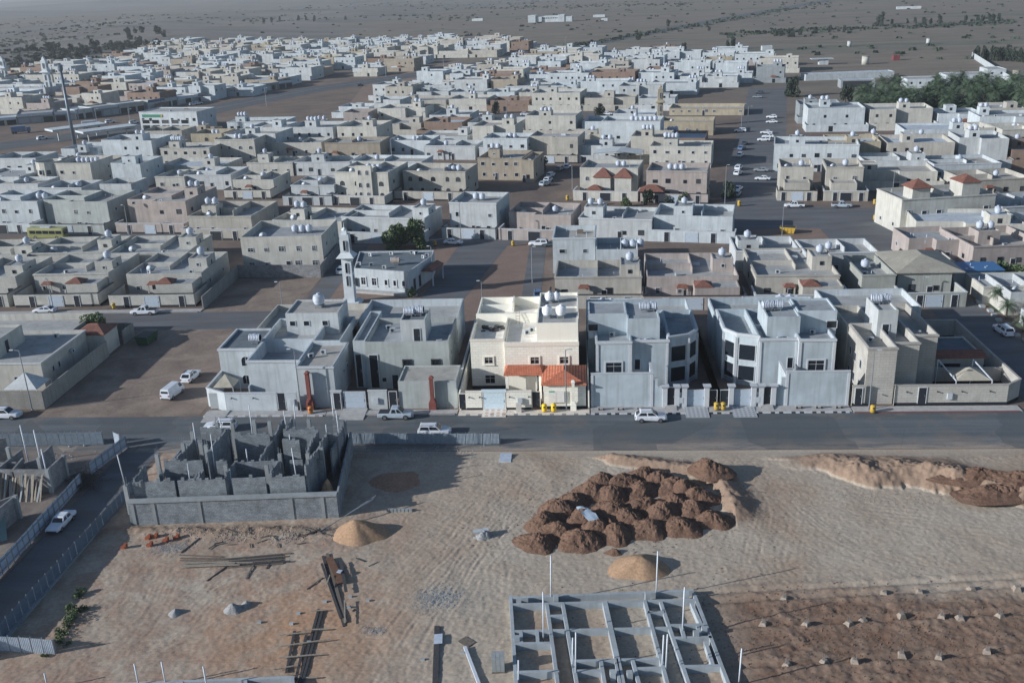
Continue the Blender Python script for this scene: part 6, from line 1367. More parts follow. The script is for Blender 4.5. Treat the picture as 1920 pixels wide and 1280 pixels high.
for i in range(40): tree('leafy green tree among the palms behind the grey wall', G(1600 + 8.4 * i + rt.uniform(-6, 6), 212 + rt.uniform(-18, 8)), rt.uniform(4.5, 7.5), rt.uniform(3.4, 4.8), LEAFD, 1 + i % 4, 700, 'trees in the palm grove', leaf=0.11)
# green plot and pergola at the right edge
rect('lawn', 77.5, 178, 95, 186, 0.03, plain('lawn_green', (0.05, 0.10, 0.05), 0.95, 0, 0.3, 2))
# ------------------------------------------------------------------ building site: ground with real relief
rs = random.Random(17)
def h2(i, j, s=0): 
    n = (i * 374761393 + j * 668265263 + s * 974711) & 0xffffffff; n = ((n ^ (n >> 13)) * 1274126177) & 0xffffffff; return ((n ^ (n >> 16)) & 0xffff) / 65535.0
def vn(x, y, s=0):
    i, j = math.floor(x), math.floor(y); u, v = x - i, y - j; u, v = u * u * (3 - 2 * u), v * v * (3 - 2 * v)
    a, b, c, d = h2(i, j, s), h2(i + 1, j, s), h2(i, j + 1, s), h2(i + 1, j + 1, s); return a + (b - a) * u + (c - a) * v + (a - b - c + d) * u * v
def fbm(x, y, s=0): return vn(x, y, s) * .5 + vn(x * 2.1, y * 2.1, s + 1) * .28 + vn(x * 4.3, y * 4.3, s + 2) * .15 + vn(x * 9, y * 9, s + 3) * .07
BANK = [(1500, 868), (1545, 872), (1600, 892), (1650, 905), (1700, 898), (1750, 905), (1790, 915), (1840, 925), (1890, 935), (1960, 945)]
BANKW = [G(*q) for q in BANK]; BH = [0.3, 1.0, 1.7, 1.5, 2.0, 2.0, 2.3, 1.5, 1.9, 1.7]
BNK2 = [G(*q) for q in ((1150, 868), (1230, 880), (1330, 895), (1365, 935), (1372, 960))]
DOOR0, DOOR1 = G(950, 1120), G(1310, 1105)
import numpy as np
def h2A(i, j, s):
    n = (i.astype(np.int64) * 374761393 + j.astype(np.int64) * 668265263 + s * 974711) & 0xffffffff; n = ((n ^ (n >> 13)) * 1274126177) & 0xffffffff
    return ((n ^ (n >> 16)) & 0xffff) / 65535.0
def vnA(x, y, s=0):
    i, j = np.floor(x), np.floor(y); u, v = x - i, y - j; u, v = u * u * (3 - 2 * u), v * v * (3 - 2 * v)
    a, b, c, d = h2A(i, j, s), h2A(i + 1, j, s), h2A(i, j + 1, s), h2A(i + 1, j + 1, s); return a + (b - a) * u + (c - a) * v + (a - b - c + d) * u * v
def fbmA(x, y, s=0): return vnA(x, y, s) * .5 + vnA(x * 2.1, y * 2.1, s + 1) * .28 + vnA(x * 4.3, y * 4.3, s + 2) * .15 + vnA(x * 9, y * 9, s + 3) * .07
X0, X1, Y0, Y1, ST = -59.0, 76.0, 60.0, 122.4, 0.16
nx, ny = int((X1 - X0) / ST), int((Y1 - Y0) / ST)
XX, YY = np.meshgrid(np.linspace(X0, X1, nx + 1), np.linspace(Y0, Y1, ny + 1))
def polydist(P):
    best = np.full(XX.shape, 1e9); sg = np.zeros(XX.shape); tt = np.zeros(XX.shape)
    for i in range(len(P) - 1):
        ax, ay, bx, by = P[i].x, P[i].y, P[i + 1].x, P[i + 1].y; dx, dy = bx - ax, by - ay; L2 = dx * dx + dy * dy
        t = np.clip(((XX - ax) * dx + (YY - ay) * dy) / L2, 0, 1); ex, ey = XX - ax - t * dx, YY - ay - t * dy; d = np.hypot(ex, ey); m_ = d < best
        best[m_] = d[m_]; sg[m_] = (ex * -dy + ey * dx)[m_]; tt[m_] = (i + t)[m_]
    return best, sg, tt
HM = 0.10 + 0.22 * fbmA(XX * 0.25, YY * 0.25) * (0.4 + fbmA(XX * 0.05, YY * 0.05, 9))
d, sg, tt = polydist(BANKW); hh = np.interp(tt, np.arange(len(BH)), BH) * (0.8 + 0.4 * vnA(XX * 0.5, YY * 0.5, 3))
wf = 1.1 + 1.5 * vnA(XX * 0.55, YY * 0.4, 4) + 0.7 * vnA(XX * 1.7, YY * 1.1, 14)
bank = np.where(sg > 0, np.exp(-(d / 4.2) ** 2), np.clip(1 - d / wf, 0, 1) ** 0.75) * hh * 1.0
d2, s2, t2 = polydist(BNK2); bank = np.maximum(bank, (0.8 + 0.5 * vnA(XX * .7, YY * .7, 8)) * np.where(s2 > 0, np.exp(-(d2 / 2.2) ** 2), np.clip(1 - d2 / 1.2, 0, 1)))
HM += bank * (0.8 + 0.4 * fbmA(XX * 1.8, YY * 1.8, 6))
ch = np.clip((XX - 13) / 6, 0, 1) * np.clip((90.5 - YY) / 2.5, 0, 1)
HM += ch * 0.36 * (fbmA(XX * 1.0, YY * 1.0, 12) - 0.3) * (0.4 + vnA(XX * .25, YY * .25, 15))
wl = np.clip(1 - np.abs(YY - 101.2) / 1.6, 0, 1) * np.clip((-29 - XX) / 3, 0, 1); HM += wl * 0.6 * fbmA(XX * 0.9, YY * 0.9, 18)
for l0, l1 in (((1320, 1133), (1960, 1098)), ((1330, 1180), (1960, 1150)), ((1345, 1255), (1960, 1222)), ((1310, 1115), (1960, 1082))):
    dd, ss, _t = polydist([G(*l0), G(*l1)]); HM += -0.14 * np.exp(-(dd / 0.35) ** 2) + 0.11 * np.exp(-((dd - 0.75) / 0.45) ** 2) * (0.3 + vnA(XX * 0.9, YY * 0.9, 41))
def catmull(P, step=0.12):
    out = []
    for i in range(len(P) - 1):
        p0, p1, p2, p3 = P[max(i - 1, 0)], P[i], P[i + 1], P[min(i + 2, len(P) - 1)]; n = max(2, int((p2 - p1).length / step))
        for k in range(n): t = k / n; out.append(0.5 * (2 * p1 + (p2 - p0) * t + (2 * p0 - 5 * p1 + 4 * p2 - p3) * t * t + (3 * p1 - p0 - 3 * p2 + p3) * t ** 3))
    return out
TRK = [([(620, 1300), (720, 1160), (830, 1040), (950, 930), (1120, 850)], 16, 2.6), ([(760, 1300), (830, 1180), (900, 1060), (960, 960), (1010, 870)], 14, 2.4), ([(900, 1180), (920, 1080), (880, 1000), (760, 960)], 6, 2.0),
       ([(1400, 870), (1450, 950), (1430, 1040), (1500, 1100), (1640, 1110)], 9, 2.2), ([(1390, 1030), (1560, 970), (1740, 985), (1940, 1010)], 9, 2.6), ([(1920, 1100), (1700, 1060), (1540, 1000), (1420, 880)], 8, 2.2), ([(1400, 1100), (1600, 1090), (1800, 1060), (1940, 1080)], 8, 1.8), ([(1200, 1095), (1330, 1070), (1500, 1060), (1700, 1020)], 7, 1.5),
       ([(160, 1260), (330, 1205), (520, 1130), (700, 1080), (860, 1010)], 9, 1.8), ([(300, 1210), (380, 1120), (470, 1080), (640, 1040)], 6, 1.6), ([(300, 1060), (280, 1120), (240, 1200)], 5, 1.0), ([(700, 860), (900, 880), (1100, 850), (1400, 855), (1900, 860)], 6, 0.8), ([(950, 1100), (1000, 1090), (1250, 1098)], 4, 0.8)]
for pts, cnt, jit in TRK:
    for c_ in range(cnt):
        off = Vector((rs.gauss(0, jit), rs.gauss(0, jit * 0.6), 0)); P = [G(*q) + off + Vector((rs.gauss(0, .5), rs.gauss(0, .4), 0)) for q in pts]; C_ = catmull(P)
        if len(C_) < 30: continue
        a0 = int(rs.uniform(0, 0.3) * len(C_)); b0 = int(rs.uniform(0.6, 1.0) * len(C_)); C_ = C_[a0:b0]; q = np.array([(p.x, p.y) for p in C_]); T = np.gradient(q, axis=0); T /= np.maximum(1e-6, np.hypot(T[:, 0], T[:, 1]))[:, None]; N = np.stack([-T[:, 1], T[:, 0]], 1)
        amp = rs.uniform(0.5, 1.2); sl = np.arange(len(q)) * 0.12; fade = np.clip(np.minimum(np.arange(len(q)), np.arange(len(q))[::-1]) / 20.0, 0, 1) * (0.4 + 0.6 * vnA(sl * 0.3, sl * 0 + c_, 50))
        for side in (-0.85, 0.85):
            for o_, dep in ((-0.32, 0.045), (-0.16, -0.03), (0.0, -0.06), (0.16, -0.03), (0.32, 0.05)):
                pp = q + N * (side + o_); ii = np.round((pp[:, 0] - X0) / (X1 - X0) * nx).astype(int); jj = np.round((pp[:, 1] - Y0) / (Y1 - Y0) * ny).astype(int); ok = (ii >= 0) & (ii <= nx) & (jj >= 0) & (jj <= ny)
                np.add.at(HM, (jj[ok], ii[ok]), (dep * amp * fade * (1 + 0.45 * np.sin(sl * 16)))[ok] * 0.16)
HM += 0.05 * (vnA(XX * 3.1, YY * 3.1, 33) - 0.5) + 0.03 * (vnA(XX * 6.2, YY * 6.2, 34) - 0.5)
HM = 0.03 + (np.maximum(HM, 0.02) - 0.03) * np.clip(np.minimum((121.6 - YY) / 2.2, (XX + 58.8) / 1.2), 0, 1)
def site_h(x, y):
    u = min(max((x - X0) / (X1 - X0) * nx, 0), nx - 1.001); v = min(max((y - Y0) / (Y1 - Y0) * ny, 0), ny - 1.001); i, j = int(u), int(v); u -= i; v -= j
    return float(HM[j, i] * (1 - u) * (1 - v) + HM[j, i + 1] * u * (1 - v) + HM[j + 1, i] * (1 - u) * v + HM[j + 1, i + 1] * u * v)
def sitemat():
    m, n, l, b = nodes('site_sand'); W = coord(n, l, 'World'); s = n.new('ShaderNodeSeparateXYZ'); l.new(W, s.inputs[0])
    a = noise(n, l, W, 0.07, 7, 0.62, 0.5); c = noise(n, l, W, 0.35, 7, 0.68, 0.4); f = noise(n, l, W, 3.0, 6, 0.72)
    col = ramp(n, l, a, [(0.28, (0.39, 0.295, 0.225)), (0.42, (0.445, 0.37, 0.295)), (0.58, (0.48, 0.42, 0.345)), (0.75, (0.505, 0.455, 0.385))])
    # redder soil: lower left and the churned ground lower right
    red = (0.365, 0.25, 0.19)
    mr = n.new('ShaderNodeMapRange'); l.new(s.outputs[0], mr.inputs[0]); mr.inputs[1].default_value = -12; mr.inputs[2].default_value = -30
    mx = n.new('ShaderNodeMath'); mx.operation = 'MULTIPLY'; l.new(mr.outputs[0], mx.inputs[0]); l.new(ramp(n, l, c, [(0.38, 0.0), (0.62, 0.85)]), mx.inputs[1])
    col = mixc(n, l, col, red, mx.outputs[0])
    my = n.new('ShaderNodeMapRange'); l.new(s.outputs[1], my.inputs[0]); my.inputs[1].default_value = 91; my.inputs[2].default_value = 87
    mz = n.new('ShaderNodeMapRange'); l.new(s.outputs[0], mz.inputs[0]); mz.inputs[1].default_value = 10; mz.inputs[2].default_value = 17
    mm = n.new('ShaderNodeMath'); mm.operation = 'MULTIPLY'; l.new(my.outputs[0], mm.inputs[0]); l.new(mz.outputs[0], mm.inputs[1])
    m3 = n.new('ShaderNodeMath'); m3.operation = 'MULTIPLY'; l.new(mm.outputs[0], m3.inputs[0]); l.new(ramp(n, l, c, [(0.3, 1.0), (0.8, 0.6)]), m3.inputs[1])
    col = mixc(n, l, col, (0.20, 0.122, 0.085), m3.outputs[0])
    # orange sand blown round the timber, bottom left
    v1 = n.new('ShaderNodeVectorMath'); v1.operation = 'DISTANCE'; l.new(W, v1.inputs[0]); v1.inputs[1].default_value = (-28, 82, 0)
    mo = n.new('ShaderNodeMapRange'); l.new(v1.outputs['Value'], mo.inputs[0]); mo.inputs[1].default_value = 14; mo.inputs[2].default_value = 3
    mo2 = n.new('ShaderNodeMath'); mo2.operation = 'MULTIPLY'; l.new(mo.outputs[0], mo2.inputs[0]); l.new(ramp(n, l, c, [(0.3, 0.2), (0.55, 0.9)]), mo2.inputs[1])
    col = mixc(n, l, col, (0.47, 0.295, 0.19), mo2.outputs[0])
    mb_ = n.new('ShaderNodeMapRange'); l.new(s.outputs[2], mb_.inputs[0]); mb_.inputs[1].default_value = 0.24; mb_.inputs[2].default_value = 0.5
    col = mixc(n, l, col, (0.31, 0.225, 0.17), mb_.outputs[0])
    # wheel marks: noise drawn out along three directions
    hs = []
    for rz, sc, sd in ((rad(-58), (0.16, 2.9, 1), 0), (rad(-38), (0.13, 2.6, 1), 3), (rad(48), (0.15, 2.4, 1), 6)):
        t = noise(n, l, coord(n, l, 'World', sc, (0, 0, rz)), 1.0, 5, 0.6); msk = noise(n, l, W, 0.09 + sd * 0.006, 3, 0.5, 0.8)
        k = n.new('ShaderNodeMath'); k.operation = 'MULTIPLY'; l.new(ramp(n, l, t, [(0.42, 0.0), (0.5, 1.0), (0.56, 0.15)]), k.inputs[0]); l.new(ramp(n, l, msk, [(0.42, 0.0), (0.58, 1.0)]), k.inputs[1]); hs.append(k.outputs[0])
    add = n.new('ShaderNodeMath'); l.new(hs[0], add.inputs[0]); l.new(hs[1], add.inputs[1]); ad2 = n.new('ShaderNodeMath'); l.new(add.outputs[0], ad2.inputs[0]); l.new(hs[2], ad2.inputs[1])
    col = mixc(n, l, col, ramp(n, l, f, [(0.28, 0.72), (0.72, 1.16)]), 1.0, 'MULTIPLY')
    l.new(col, b.inputs['Base Color']); b.inputs['Roughness'].default_value = 0.97; b.inputs['Specular IOR Level'].default_value = 0.15
    b1 = n.new('ShaderNodeBump'); b1.inputs['Strength'].default_value = 0.22; b1.inputs['Distance'].default_value = 0.05; l.new(ad2.outputs[0], b1.inputs['Height'])
    b2 = n.new('ShaderNodeBump'); b2.inputs['Strength'].default_value = 0.5; b2.inputs['Distance'].default_value = 0.05; l.new(f, b2.inputs['Height']); l.new(b1.outputs[0], b2.inputs['Normal']); l.new(b2.outputs[0], b.inputs['Normal'])
    return m
SITE = sitemat()
def grid_mesh(name, X, Y, Z, mat):
    r_, c_ = X.shape; me = bpy.data.meshes.new(name); co = np.stack([X, Y, Z], -1).reshape(-1).astype(np.float32); idx = np.arange(r_ * c_).reshape(r_, c_)
    q = np.stack([idx[:-1, :-1], idx[:-1, 1:], idx[1:, 1:], idx[1:, :-1]], -1).reshape(-1, 4); me.vertices.add(r_ * c_); me.vertices.foreach_set('co', co); me.loops.add(q.size); me.loops.foreach_set('vertex_index', q.reshape(-1).astype(np.int32))
    me.polygons.add(len(q)); me.polygons.foreach_set('loop_start', np.arange(0, q.size, 4, dtype=np.int32)); me.polygons.foreach_set('loop_total', np.full(len(q), 4, dtype=np.int32)); me.polygons.foreach_set('use_smooth', np.ones(len(q), dtype=bool))
    me.materials.append(mat); me.update(calc_edges=True); return me
link('site_ground', grid_mesh('site_ground', XX, YY, HM, SITE))['kind'] = 'structure'
MBL = MB(); NXL = 60
for j in range(61):
    for i in range(NXL + 1): x, y = -110 + 44.8 * i / NXL, 60 + 63 * j / 60; MBL.v.append((x, y, 0.03 + 0.5 * fbm(x * 0.3, y * 0.3, 31) * min(1, (NXL - i) / 4, (60 - j) / 4)))
MBL.f = [(j * (NXL + 1) + i, j * (NXL + 1) + i + 1, (j + 1) * (NXL + 1) + i + 1, (j + 1) * (NXL + 1) + i) for j in range(60) for i in range(NXL)]
MBL.obj('plot_ground', dirtmat('dark_plot_dirt', (0.17, 0.14, 0.125), (0.24, 0.205, 0.18)), None, True)['kind'] = 'structure'
# ------------------------------------------------------------------ heaps
def heapmat(name, c1, c2, clod, bs):
    m, n, l, b = nodes(name); W = coord(n, l, 'World'); a = noise(n, l, W, 0.6, 6, 0.65); f = noise(n, l, W, clod, 6, 0.75)
    col = mixc(n, l, c1, c2, ramp(n, l, a, [(0.3, 0.0), (0.7, 1.0)])); col = mixc(n, l, col, ramp(n, l, f, [(0.3, 0.62), (0.7, 1.25)]), 1.0, 'MULTIPLY')
    l.new(col, b.inputs['Base Color']); b.inputs['Roughness'].default_value = 1.0; b.inputs['Specular IOR Level'].default_value = 0.1; bump(n, l, b, f, 1.0, bs); return m
SOIL = heapmat('red_brown_soil', (0.165, 0.102, 0.075), (0.22, 0.142, 0.106), 3.6, 0.16); SANDO = heapmat('orange_sand', (0.39, 0.255, 0.165), (0.44, 0.30, 0.20), 4.0, 0.05); CEM = heapmat('grey_cement_heap', (0.27, 0.28, 0.29), (0.34, 0.35, 0.36), 4.0, 0.05); SANDR = heapmat('red_sand', (0.36, 0.225, 0.155), (0.40, 0.26, 0.185), 3.0, 0.06)
def heap(name, label, x, y, rx, ry, h, mat, seed, group=None, rough=0.16, power=1.25, cat='heap', n=40, rings=20):
    r = random.Random(seed); mb = MB(); ph = [r.uniform(0, 6.28) for _ in range(4)]; base = site_h(x, y) - 0.35; ox, oy = r.uniform(-.15, .15) * rx, r.uniform(-.15, .15) * ry; rd = 0.05 if rough > 0.1 else 0.03; k0, k1 = math.sqrt(1 + rd), math.sqrt(rd)
    for k in range(rings + 1):
        t = k / rings
        for i in range(n):
            a = 2 * math.pi * i / n; q = 1 + 0.10 * math.sin(2 * a + ph[0]) + 0.07 * math.sin(3 * a + ph[1]) + 0.05 * math.sin(5 * a + ph[2])
            X_, Y_ = x + ox * (1 - t) + rx * t * q * math.cos(a), y + oy * (1 - t) + ry * t * q * math.sin(a); z = (h + 0.35) * (k0 - math.sqrt(t * t + rd)) / (k0 - k1)
            e = (1 - t ** 3) * min(1, h); z += rough * (fbm(X_ * 0.8, Y_ * 0.8, seed) - 0.45) * 2.6 * e + rough * 0.9 * (vn(X_ * 3.2, Y_ * 3.2, seed) - 0.5) * e + rough * 0.6 * (vn(X_ * 6.5, Y_ * 6.5, seed) - 0.5) * e
            mb.v.append((X_, Y_, base + z))
    for k in range(rings):
        for i in range(n): j = (i + 1) % n; mb.f.append((k * n + i, k * n + j, (k + 1) * n + j, (k + 1) * n + i)[::-1])
    o = mb.obj(name, mat, None, rough < 0.1); tag(o, label, cat, group); return o
SP = [(1003, 1022, 'left end of the front line'), (1085, 1020, 'second of the front line'), (1152, 1005, 'third of the front line, beside the white sheet'), (1215, 998, 'fourth of the front line'), (1275, 992, 'fifth of the front line'), (1338, 978, 'right end of the front line'),
      (1022, 985, 'left end of the second line'), (1095, 978, 'second line, under the white sheet'), (1145, 962, 'third of the second line'), (1205, 952, 'middle of the second line'), (1268, 950, 'fifth of the second line'), (1312, 938, 'right end of the second line'),
      (1075, 945, 'left end of the third line'), (1140, 934, 'second of the third line'), (1198, 925, 'third of the third line'), (1258, 918, 'right end of the third line'), (1128, 912, 'left end of the rear line'), (1200, 897, 'right end of the rear line'), (1332, 898, 'standing apart at the far right corner'), (1044, 1003, 'between the first and second lines, left'), (1120, 1000, 'wedged between two front heaps'), (1178, 976, 'between the lines, below the middle'), (1242, 968, 'between the lines, right of the middle'), (1300, 962, 'between the lines near the right end'), (1050, 962, 'on the left flank'), (1108, 930, 'upper left flank'), (1168, 912, 'upper middle flank'), (1232, 905, 'upper right flank'), (1285, 925, 'right flank near the top')]
for i, (x, y, lab) in enumerate(SP):
    p = G(x, y); heap('soil_heap', 'red-brown soil heap, ' + lab, p.x, p.y, rs.uniform(2.8, 3.3), rs.uniform(2.5, 3.0), rs.uniform(1.3, 1.65), SOIL, 40 + i, 'soil heaps tipped in rows', 0.27, 1.45)
p = G(1198, 1066); heap('sand_heap', 'smooth orange sand heap below the soil heaps', p.x, p.y, 3.6, 3.4, 1.6, SANDO, 3, None, 0.05, 1.6)
p = G(1150, 1040); heap('soil_heap', 'small soil heap between the soil rows and the sand heap', p.x, p.y, 1.6, 1.0, 0.5, SOIL, 5, None, 0.2)
p = G(677, 1003); heap('sand_heap', 'orange sand heap at the corner of the unfinished building', p.x, p.y, 3.7, 3.4, 1.9, SANDO, 4, None, 0.06, 1.15)
p = G(745, 905); heap('sand_heap', 'flat red sand heap in the shade behind the hoarding', p.x, p.y, 5.4, 3.6, 0.55, SANDR, 6, None, 0.08, 2.0)
p = G(1842, 915); heap('soil_heap', 'red-brown soil heap on the bank at the right, rear', p.x, p.y, 6.5, 2.4, 1.1, SOIL, 61, None, 0.3); p = G(1868, 938); heap('soil_heap', 'red-brown soil heap on the bank at the right, front', p.x, p.y, 6.0, 2.2, 1.0, SOIL, 62, None, 0.35); p = G(1925, 925); heap('soil_heap', 'red-brown soil heap on the bank cut by the right edge', p.x, p.y, 6.0, 2.6, 1.2, SOIL, 63, None, 0.3)
for x, y, rr, hh, lab in ((328, 1152, 1.1, 0.5, 'left grey cement heap'), (438, 1147, 1.2, 0.8, 'middle grey cement heap'), (462, 1136, 0.9, 0.5, 'right grey cement heap')): p = G(x, y); heap('cement_heap', lab + ' on the sand lower left', p.x, p.y, rr, rr, hh, CEM, int(x), 'cement heaps', 0.1)
CONCD = plain('dusty_rubble', (0.24, 0.225, 0.21), 0.95, 0, 0.35, 5)
# gravel spills and rubble: uncountable
def litter(name, label, px, py, sx, sy, n, mat, smin, smax, z=0.0):
    p = G(px, py); mb = MB()
    for _ in range(n):
        x, y = p.x + rs.gauss(0, sx), p.y + rs.gauss(0, sy); s = rs.uniform(smin, smax); zz = site_h(x, y) - s * 0.3 if x > -58 else 0.1
        a = rs.uniform(0, 3.14); c, q = math.cos(a) * s, math.sin(a) * s; k = rs.uniform(0.5, 1.2)
        mb.add([(x - c, y - q, zz), (x + q * k, y - c * k, zz), (x + c, y + q, zz), (x - q * k, y + c * k, zz), (x + rs.uniform(-.3, .3) * s, y + rs.uniform(-.3, .3) * s, zz + s * rs.uniform(0.7, 1.2))], [(0, 1, 4), (1, 2, 4), (2, 3, 4), (3, 0, 4)])
    tag(mb.obj(name, mat), label, name.replace('_', ' '), None, 'stuff')
GRAV = plain('blue_grey_gravel', (0.24, 0.285, 0.33), 0.9, 0, 0.3, 6)
litter('gravel', 'blue-grey gravel spill in the middle of the site', 825, 1125, 1.5, 1.1, 1600, GRAV, 0.03, 0.10)
litter('gravel', 'grey gravel scraps before the left end of the block wall', 320, 1030, 1.5, 0.8, 900, GRAV, 0.03, 0.10)
for lab, px_, py_, a_, b_, n_ in (('left', 345, 1000, 1.6, 0.6, 160), ('middle', 440, 1008, 1.0, 0.8, 230), ('right', 545, 1008, 1.1, 0.8, 230), ('far right', 600, 1000, 1.2, 0.5, 100)): litter('rubble', 'grey rubble scatter along the unfinished wall, %s patch' % lab, px_, py_, a_, b_, n_, CONCD, 0.03, 0.17)

litter('rubble', 'brown rubble along the unfinished wall', 480, 1004, 6.0, 0.9, 420, WOODP, 0.04, 0.16)
litter('gravel', 'small gravel scraps in the lower middle', 705, 1185, 0.6, 0.4, 300, GRAV, 0.03, 0.09)
litter('rubble', 'soil clods over the churned ground lower right', 1620, 1190, 11, 4.5, 2600, SOIL, 0.04, 0.16)
litter('rubble', 'soil clods round the tipped heaps', 1180, 960, 9.0, 5.0, 1600, SOIL, 0.04, 0.15)
litter('rubble', 'pale stones strewn along the foot of the bank', 1730, 935, 6.0, 1.2, 500, plain('tan_stone', (0.30, 0.235, 0.185), 0.95, 0, 0.3, 4), 0.04, 0.14)
litter('rubble', 'dark debris in the shade behind the hoarding', 760, 850, 5.0, 1.0, 700, CONC, 0.04, 0.18)
litter('rubble', 'stones over the sandy floor', 1000, 1080, 16, 10, 1500, SANDO, 0.02, 0.08)
# white plastic sheet on the soil heaps
ps = MB(); c0 = G(1112, 985)
for j in range(13):
    for i in range(7): t, s = j / 12, i / 6 - 0.5; x = c0.x - 1.6 + 2.4 * t + s * (1.0 + 0.8 * math.sin(3 * t)) * 0.8; y = c0.y + 1.8 - 4.3 * t + 0.3 * s; ps.v.append((x, y, 1.75 - 0.75 * abs(t - 0.35) + 0.35 * (vn(x * 2.2, y * 2.2, 77) - 0.3)))
ps.f = [(j * 7 + i, j * 7 + i + 1, (j + 1) * 7 + i + 1, (j + 1) * 7 + i) for j in range(12) for i in range(6)]
tag(ps.obj('plastic_sheet', plain('white_plastic_sheet', (0.42, 0.52, 0.62), 0.4), None, True), 'crumpled white plastic sheet lying on the soil heaps', 'plastic sheet')
# ------------------------------------------------------------------ hoardings: every sheet a part
def corr(w_, h, n=6, d=0.05):
    def fn():
        mb = MB(); k = n * 4
        for i in range(k + 1):
            y = -d * (1 if i % 4 in (1, 2) else 0); x = w_ * i / k; mb.v += [(x, y, 0.12), (x, y, h)]
        mb.f = [(2 * i, 2 * i + 2, 2 * i + 3, 2 * i + 1) for i in range(k)]; return mb
    return cached(('corr', w_, h, n), fn)
def hoarding(label, a, b, h, mat, pw=1.2, gap=0.06, lean=0.02, back=True):
    a, b = Vector(a), Vector(b); d = b - a; L = d.length; ang = math.atan2(d.y, d.x); r = empty('hoarding', (a.x, a.y, 0), ang, label, 'fence', 'site hoardings'); n = max(1, int(L / pw)); st = L / n
    me = corr(round(st - gap, 2), h).mesh('panel', mat); pm = MB().box(-0.04, 0.03, 0, 0.04, 0.11, h + 0.08).mesh('post', STEEL)
    for i in range(n):
        o = link('panel', me, r, (i * st + gap / 2, 0, rs.uniform(-0.05, 0.04))); o.rotation_euler = (rs.uniform(-lean, lean), 0, rs.uniform(-0.012, 0.012)); link('post', pm, r, (i * st, 0, 0))
    link('post', pm, r, (L, 0, 0)); MB().box(0, 0.035, 0.5, L, 0.085, 0.58).box(0, 0.035, h - 0.4, L, 0.085, h - 0.32).obj('rail', STEEL, r); return r
hoarding('long pale corrugated hoarding along the main road, middle', (-34.0, 124.9), (-11.2, 124.5), 1.75, SHEET)
hoarding('corrugated hoarding along the main road at the left edge', (-90, 124.5), (-68.9, 125.1), 2.1, SHEET, 0.9)
hoarding('short white hoarding piece standing askew at the left road corner', (-67.2, 125.0), (-66.0, 124.2), 2.1, SHEETW, 1.1)
hoarding('white panel hoarding on the left side of the side street, far piece', (-65.0, 124.0), (-66.4, 115.6), 2.0, SHEETW, 1.25)
hoarding('white panel hoarding on the left side of the side street, long near piece', (-66.2, 112.6), (-65.1, 74), 2.0, SHEETW, 1.25)
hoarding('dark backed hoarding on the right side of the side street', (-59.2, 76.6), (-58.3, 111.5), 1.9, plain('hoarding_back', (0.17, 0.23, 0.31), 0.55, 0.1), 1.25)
hoarding('five white corrugated sheets closing the lot corner, bottom left', tuple(G(0, 1222).xy), tuple(G(106, 1229).xy), 2.0, SHEETW, 1.05, 0.08)
o = MB().box(-59.0, 76.5, 0, -58.55, 111, 0.28).obj('kerb_footing', CONC); tag(o, 'concrete strip footing along the dark backed hoarding', 'footing')
# leaning white sheet stack beside the road
p = G(948, 862); r = empty('sheet_stack', (p.x, p.y, 0.1), 0, 'stack of four white roofing sheets lying on the sand by the road', 'sheet stack')
for i in range(4): link('sheet', MB().box(-0.8, -1.1 + i * 0.62, 0.1 + 0.015 * i, 0.8, -0.5 + i * 0.62, 0.24 + 0.015 * i).mesh('sheet', SHEETW), r)
MB().box(-0.75, -1.0, 0, -0.55, 1.3, 0.1).box(0.55, -1.0, 0, 0.75, 1.3, 0.1).obj('bearer', WOOD, r)
# ------------------------------------------------------------------ unfinished block building in the middle
UB = empty('unfinished_building', (0, 0, 0), 0, 'unfinished grey block building with white pipes sticking up, beside the main road', 'building')
def bw(x0, y0, x1, y1, z0, z1, t=0.22, mat=None, name='block_wall', root=None):
    a, b = Vector((x0, y0, 0)), Vector((x1, y1, 0)); d = b - a
    if name == 'block_wall' and root is None and z0 > 1:
        u_, tb = 0.05, MB()
        while u_ < d.length - 0.45:
            if rs.random() < 0.5: tb.box(u_, -0.1, z1 + 0.002, u_ + 0.4, 0.1, z1 + (0.2 if rs.random() < 0.8 else 0.4))
            u_ += 0.42
        if tb.v: o_ = link('top_blocks', tb.mesh('top_blocks', BLOCK), UB, a, math.atan2(d.y, d.x)); o_['kind'] = 'stuff'
    o = link(name, MB().box(0, -t / 2, z0, d.length, t / 2, z1).mesh(name, mat or BLOCK), root or UB, a, math.atan2(d.y, d.x)); return o
# tall retaining wall round the plot
fl_, fr_, br_, bl_ = (-55.0, 102.6), (-29.6, 104.4), (-31.7, 122.3), (-55.6, 121.8)
bw(*fl_, *fr_, 0, 3.3); bw(fr_[0], fr_[1], br_[0], br_[1], 0, 3.3); bw(*br_, *bl_, 0, 2.2); bw(*bl_, *fl_, 0, 1.5)
bw(fl_[0], fl_[1] + 0.15, fr_[0], fr_[1] + 0.15, 3.302, 3.52, 0.9, CONC, 'ring_beam')
for k in (0.02, 0.12, 0.34, 0.78, 0.93):
    x, y = fl_[0] + (fr_[0] - fl_[0]) * k, fl_[1] + (fr_[1] - fl_[1]) * k; link('column', MB().box(-0.2, -0.16, 0, 0.2, 0.16, 3.31).mesh('column', CONC), UB, (x, y - 0.02, 0), 0.07)
MB().prism([(-54.8, 103.0), (-30.0, 104.7), (-31.9, 122.0), (-55.4, 121.5)], 0.3, 1.3).obj('floor_fill', plain('floor_dirt', (0.16, 0.135, 0.12), 0.95, 0, 0.35, 1.0), UB)
RW = [(-54.6, 103.9, -49.5, 104.3), (-49.1, 104.3, -43.3, 104.7), (-42.5, 104.8, -38.4, 105.1), (-38.0, 105.1, -33.6, 105.4)]
for a in RW: bw(*a, 1.31, 5.4)
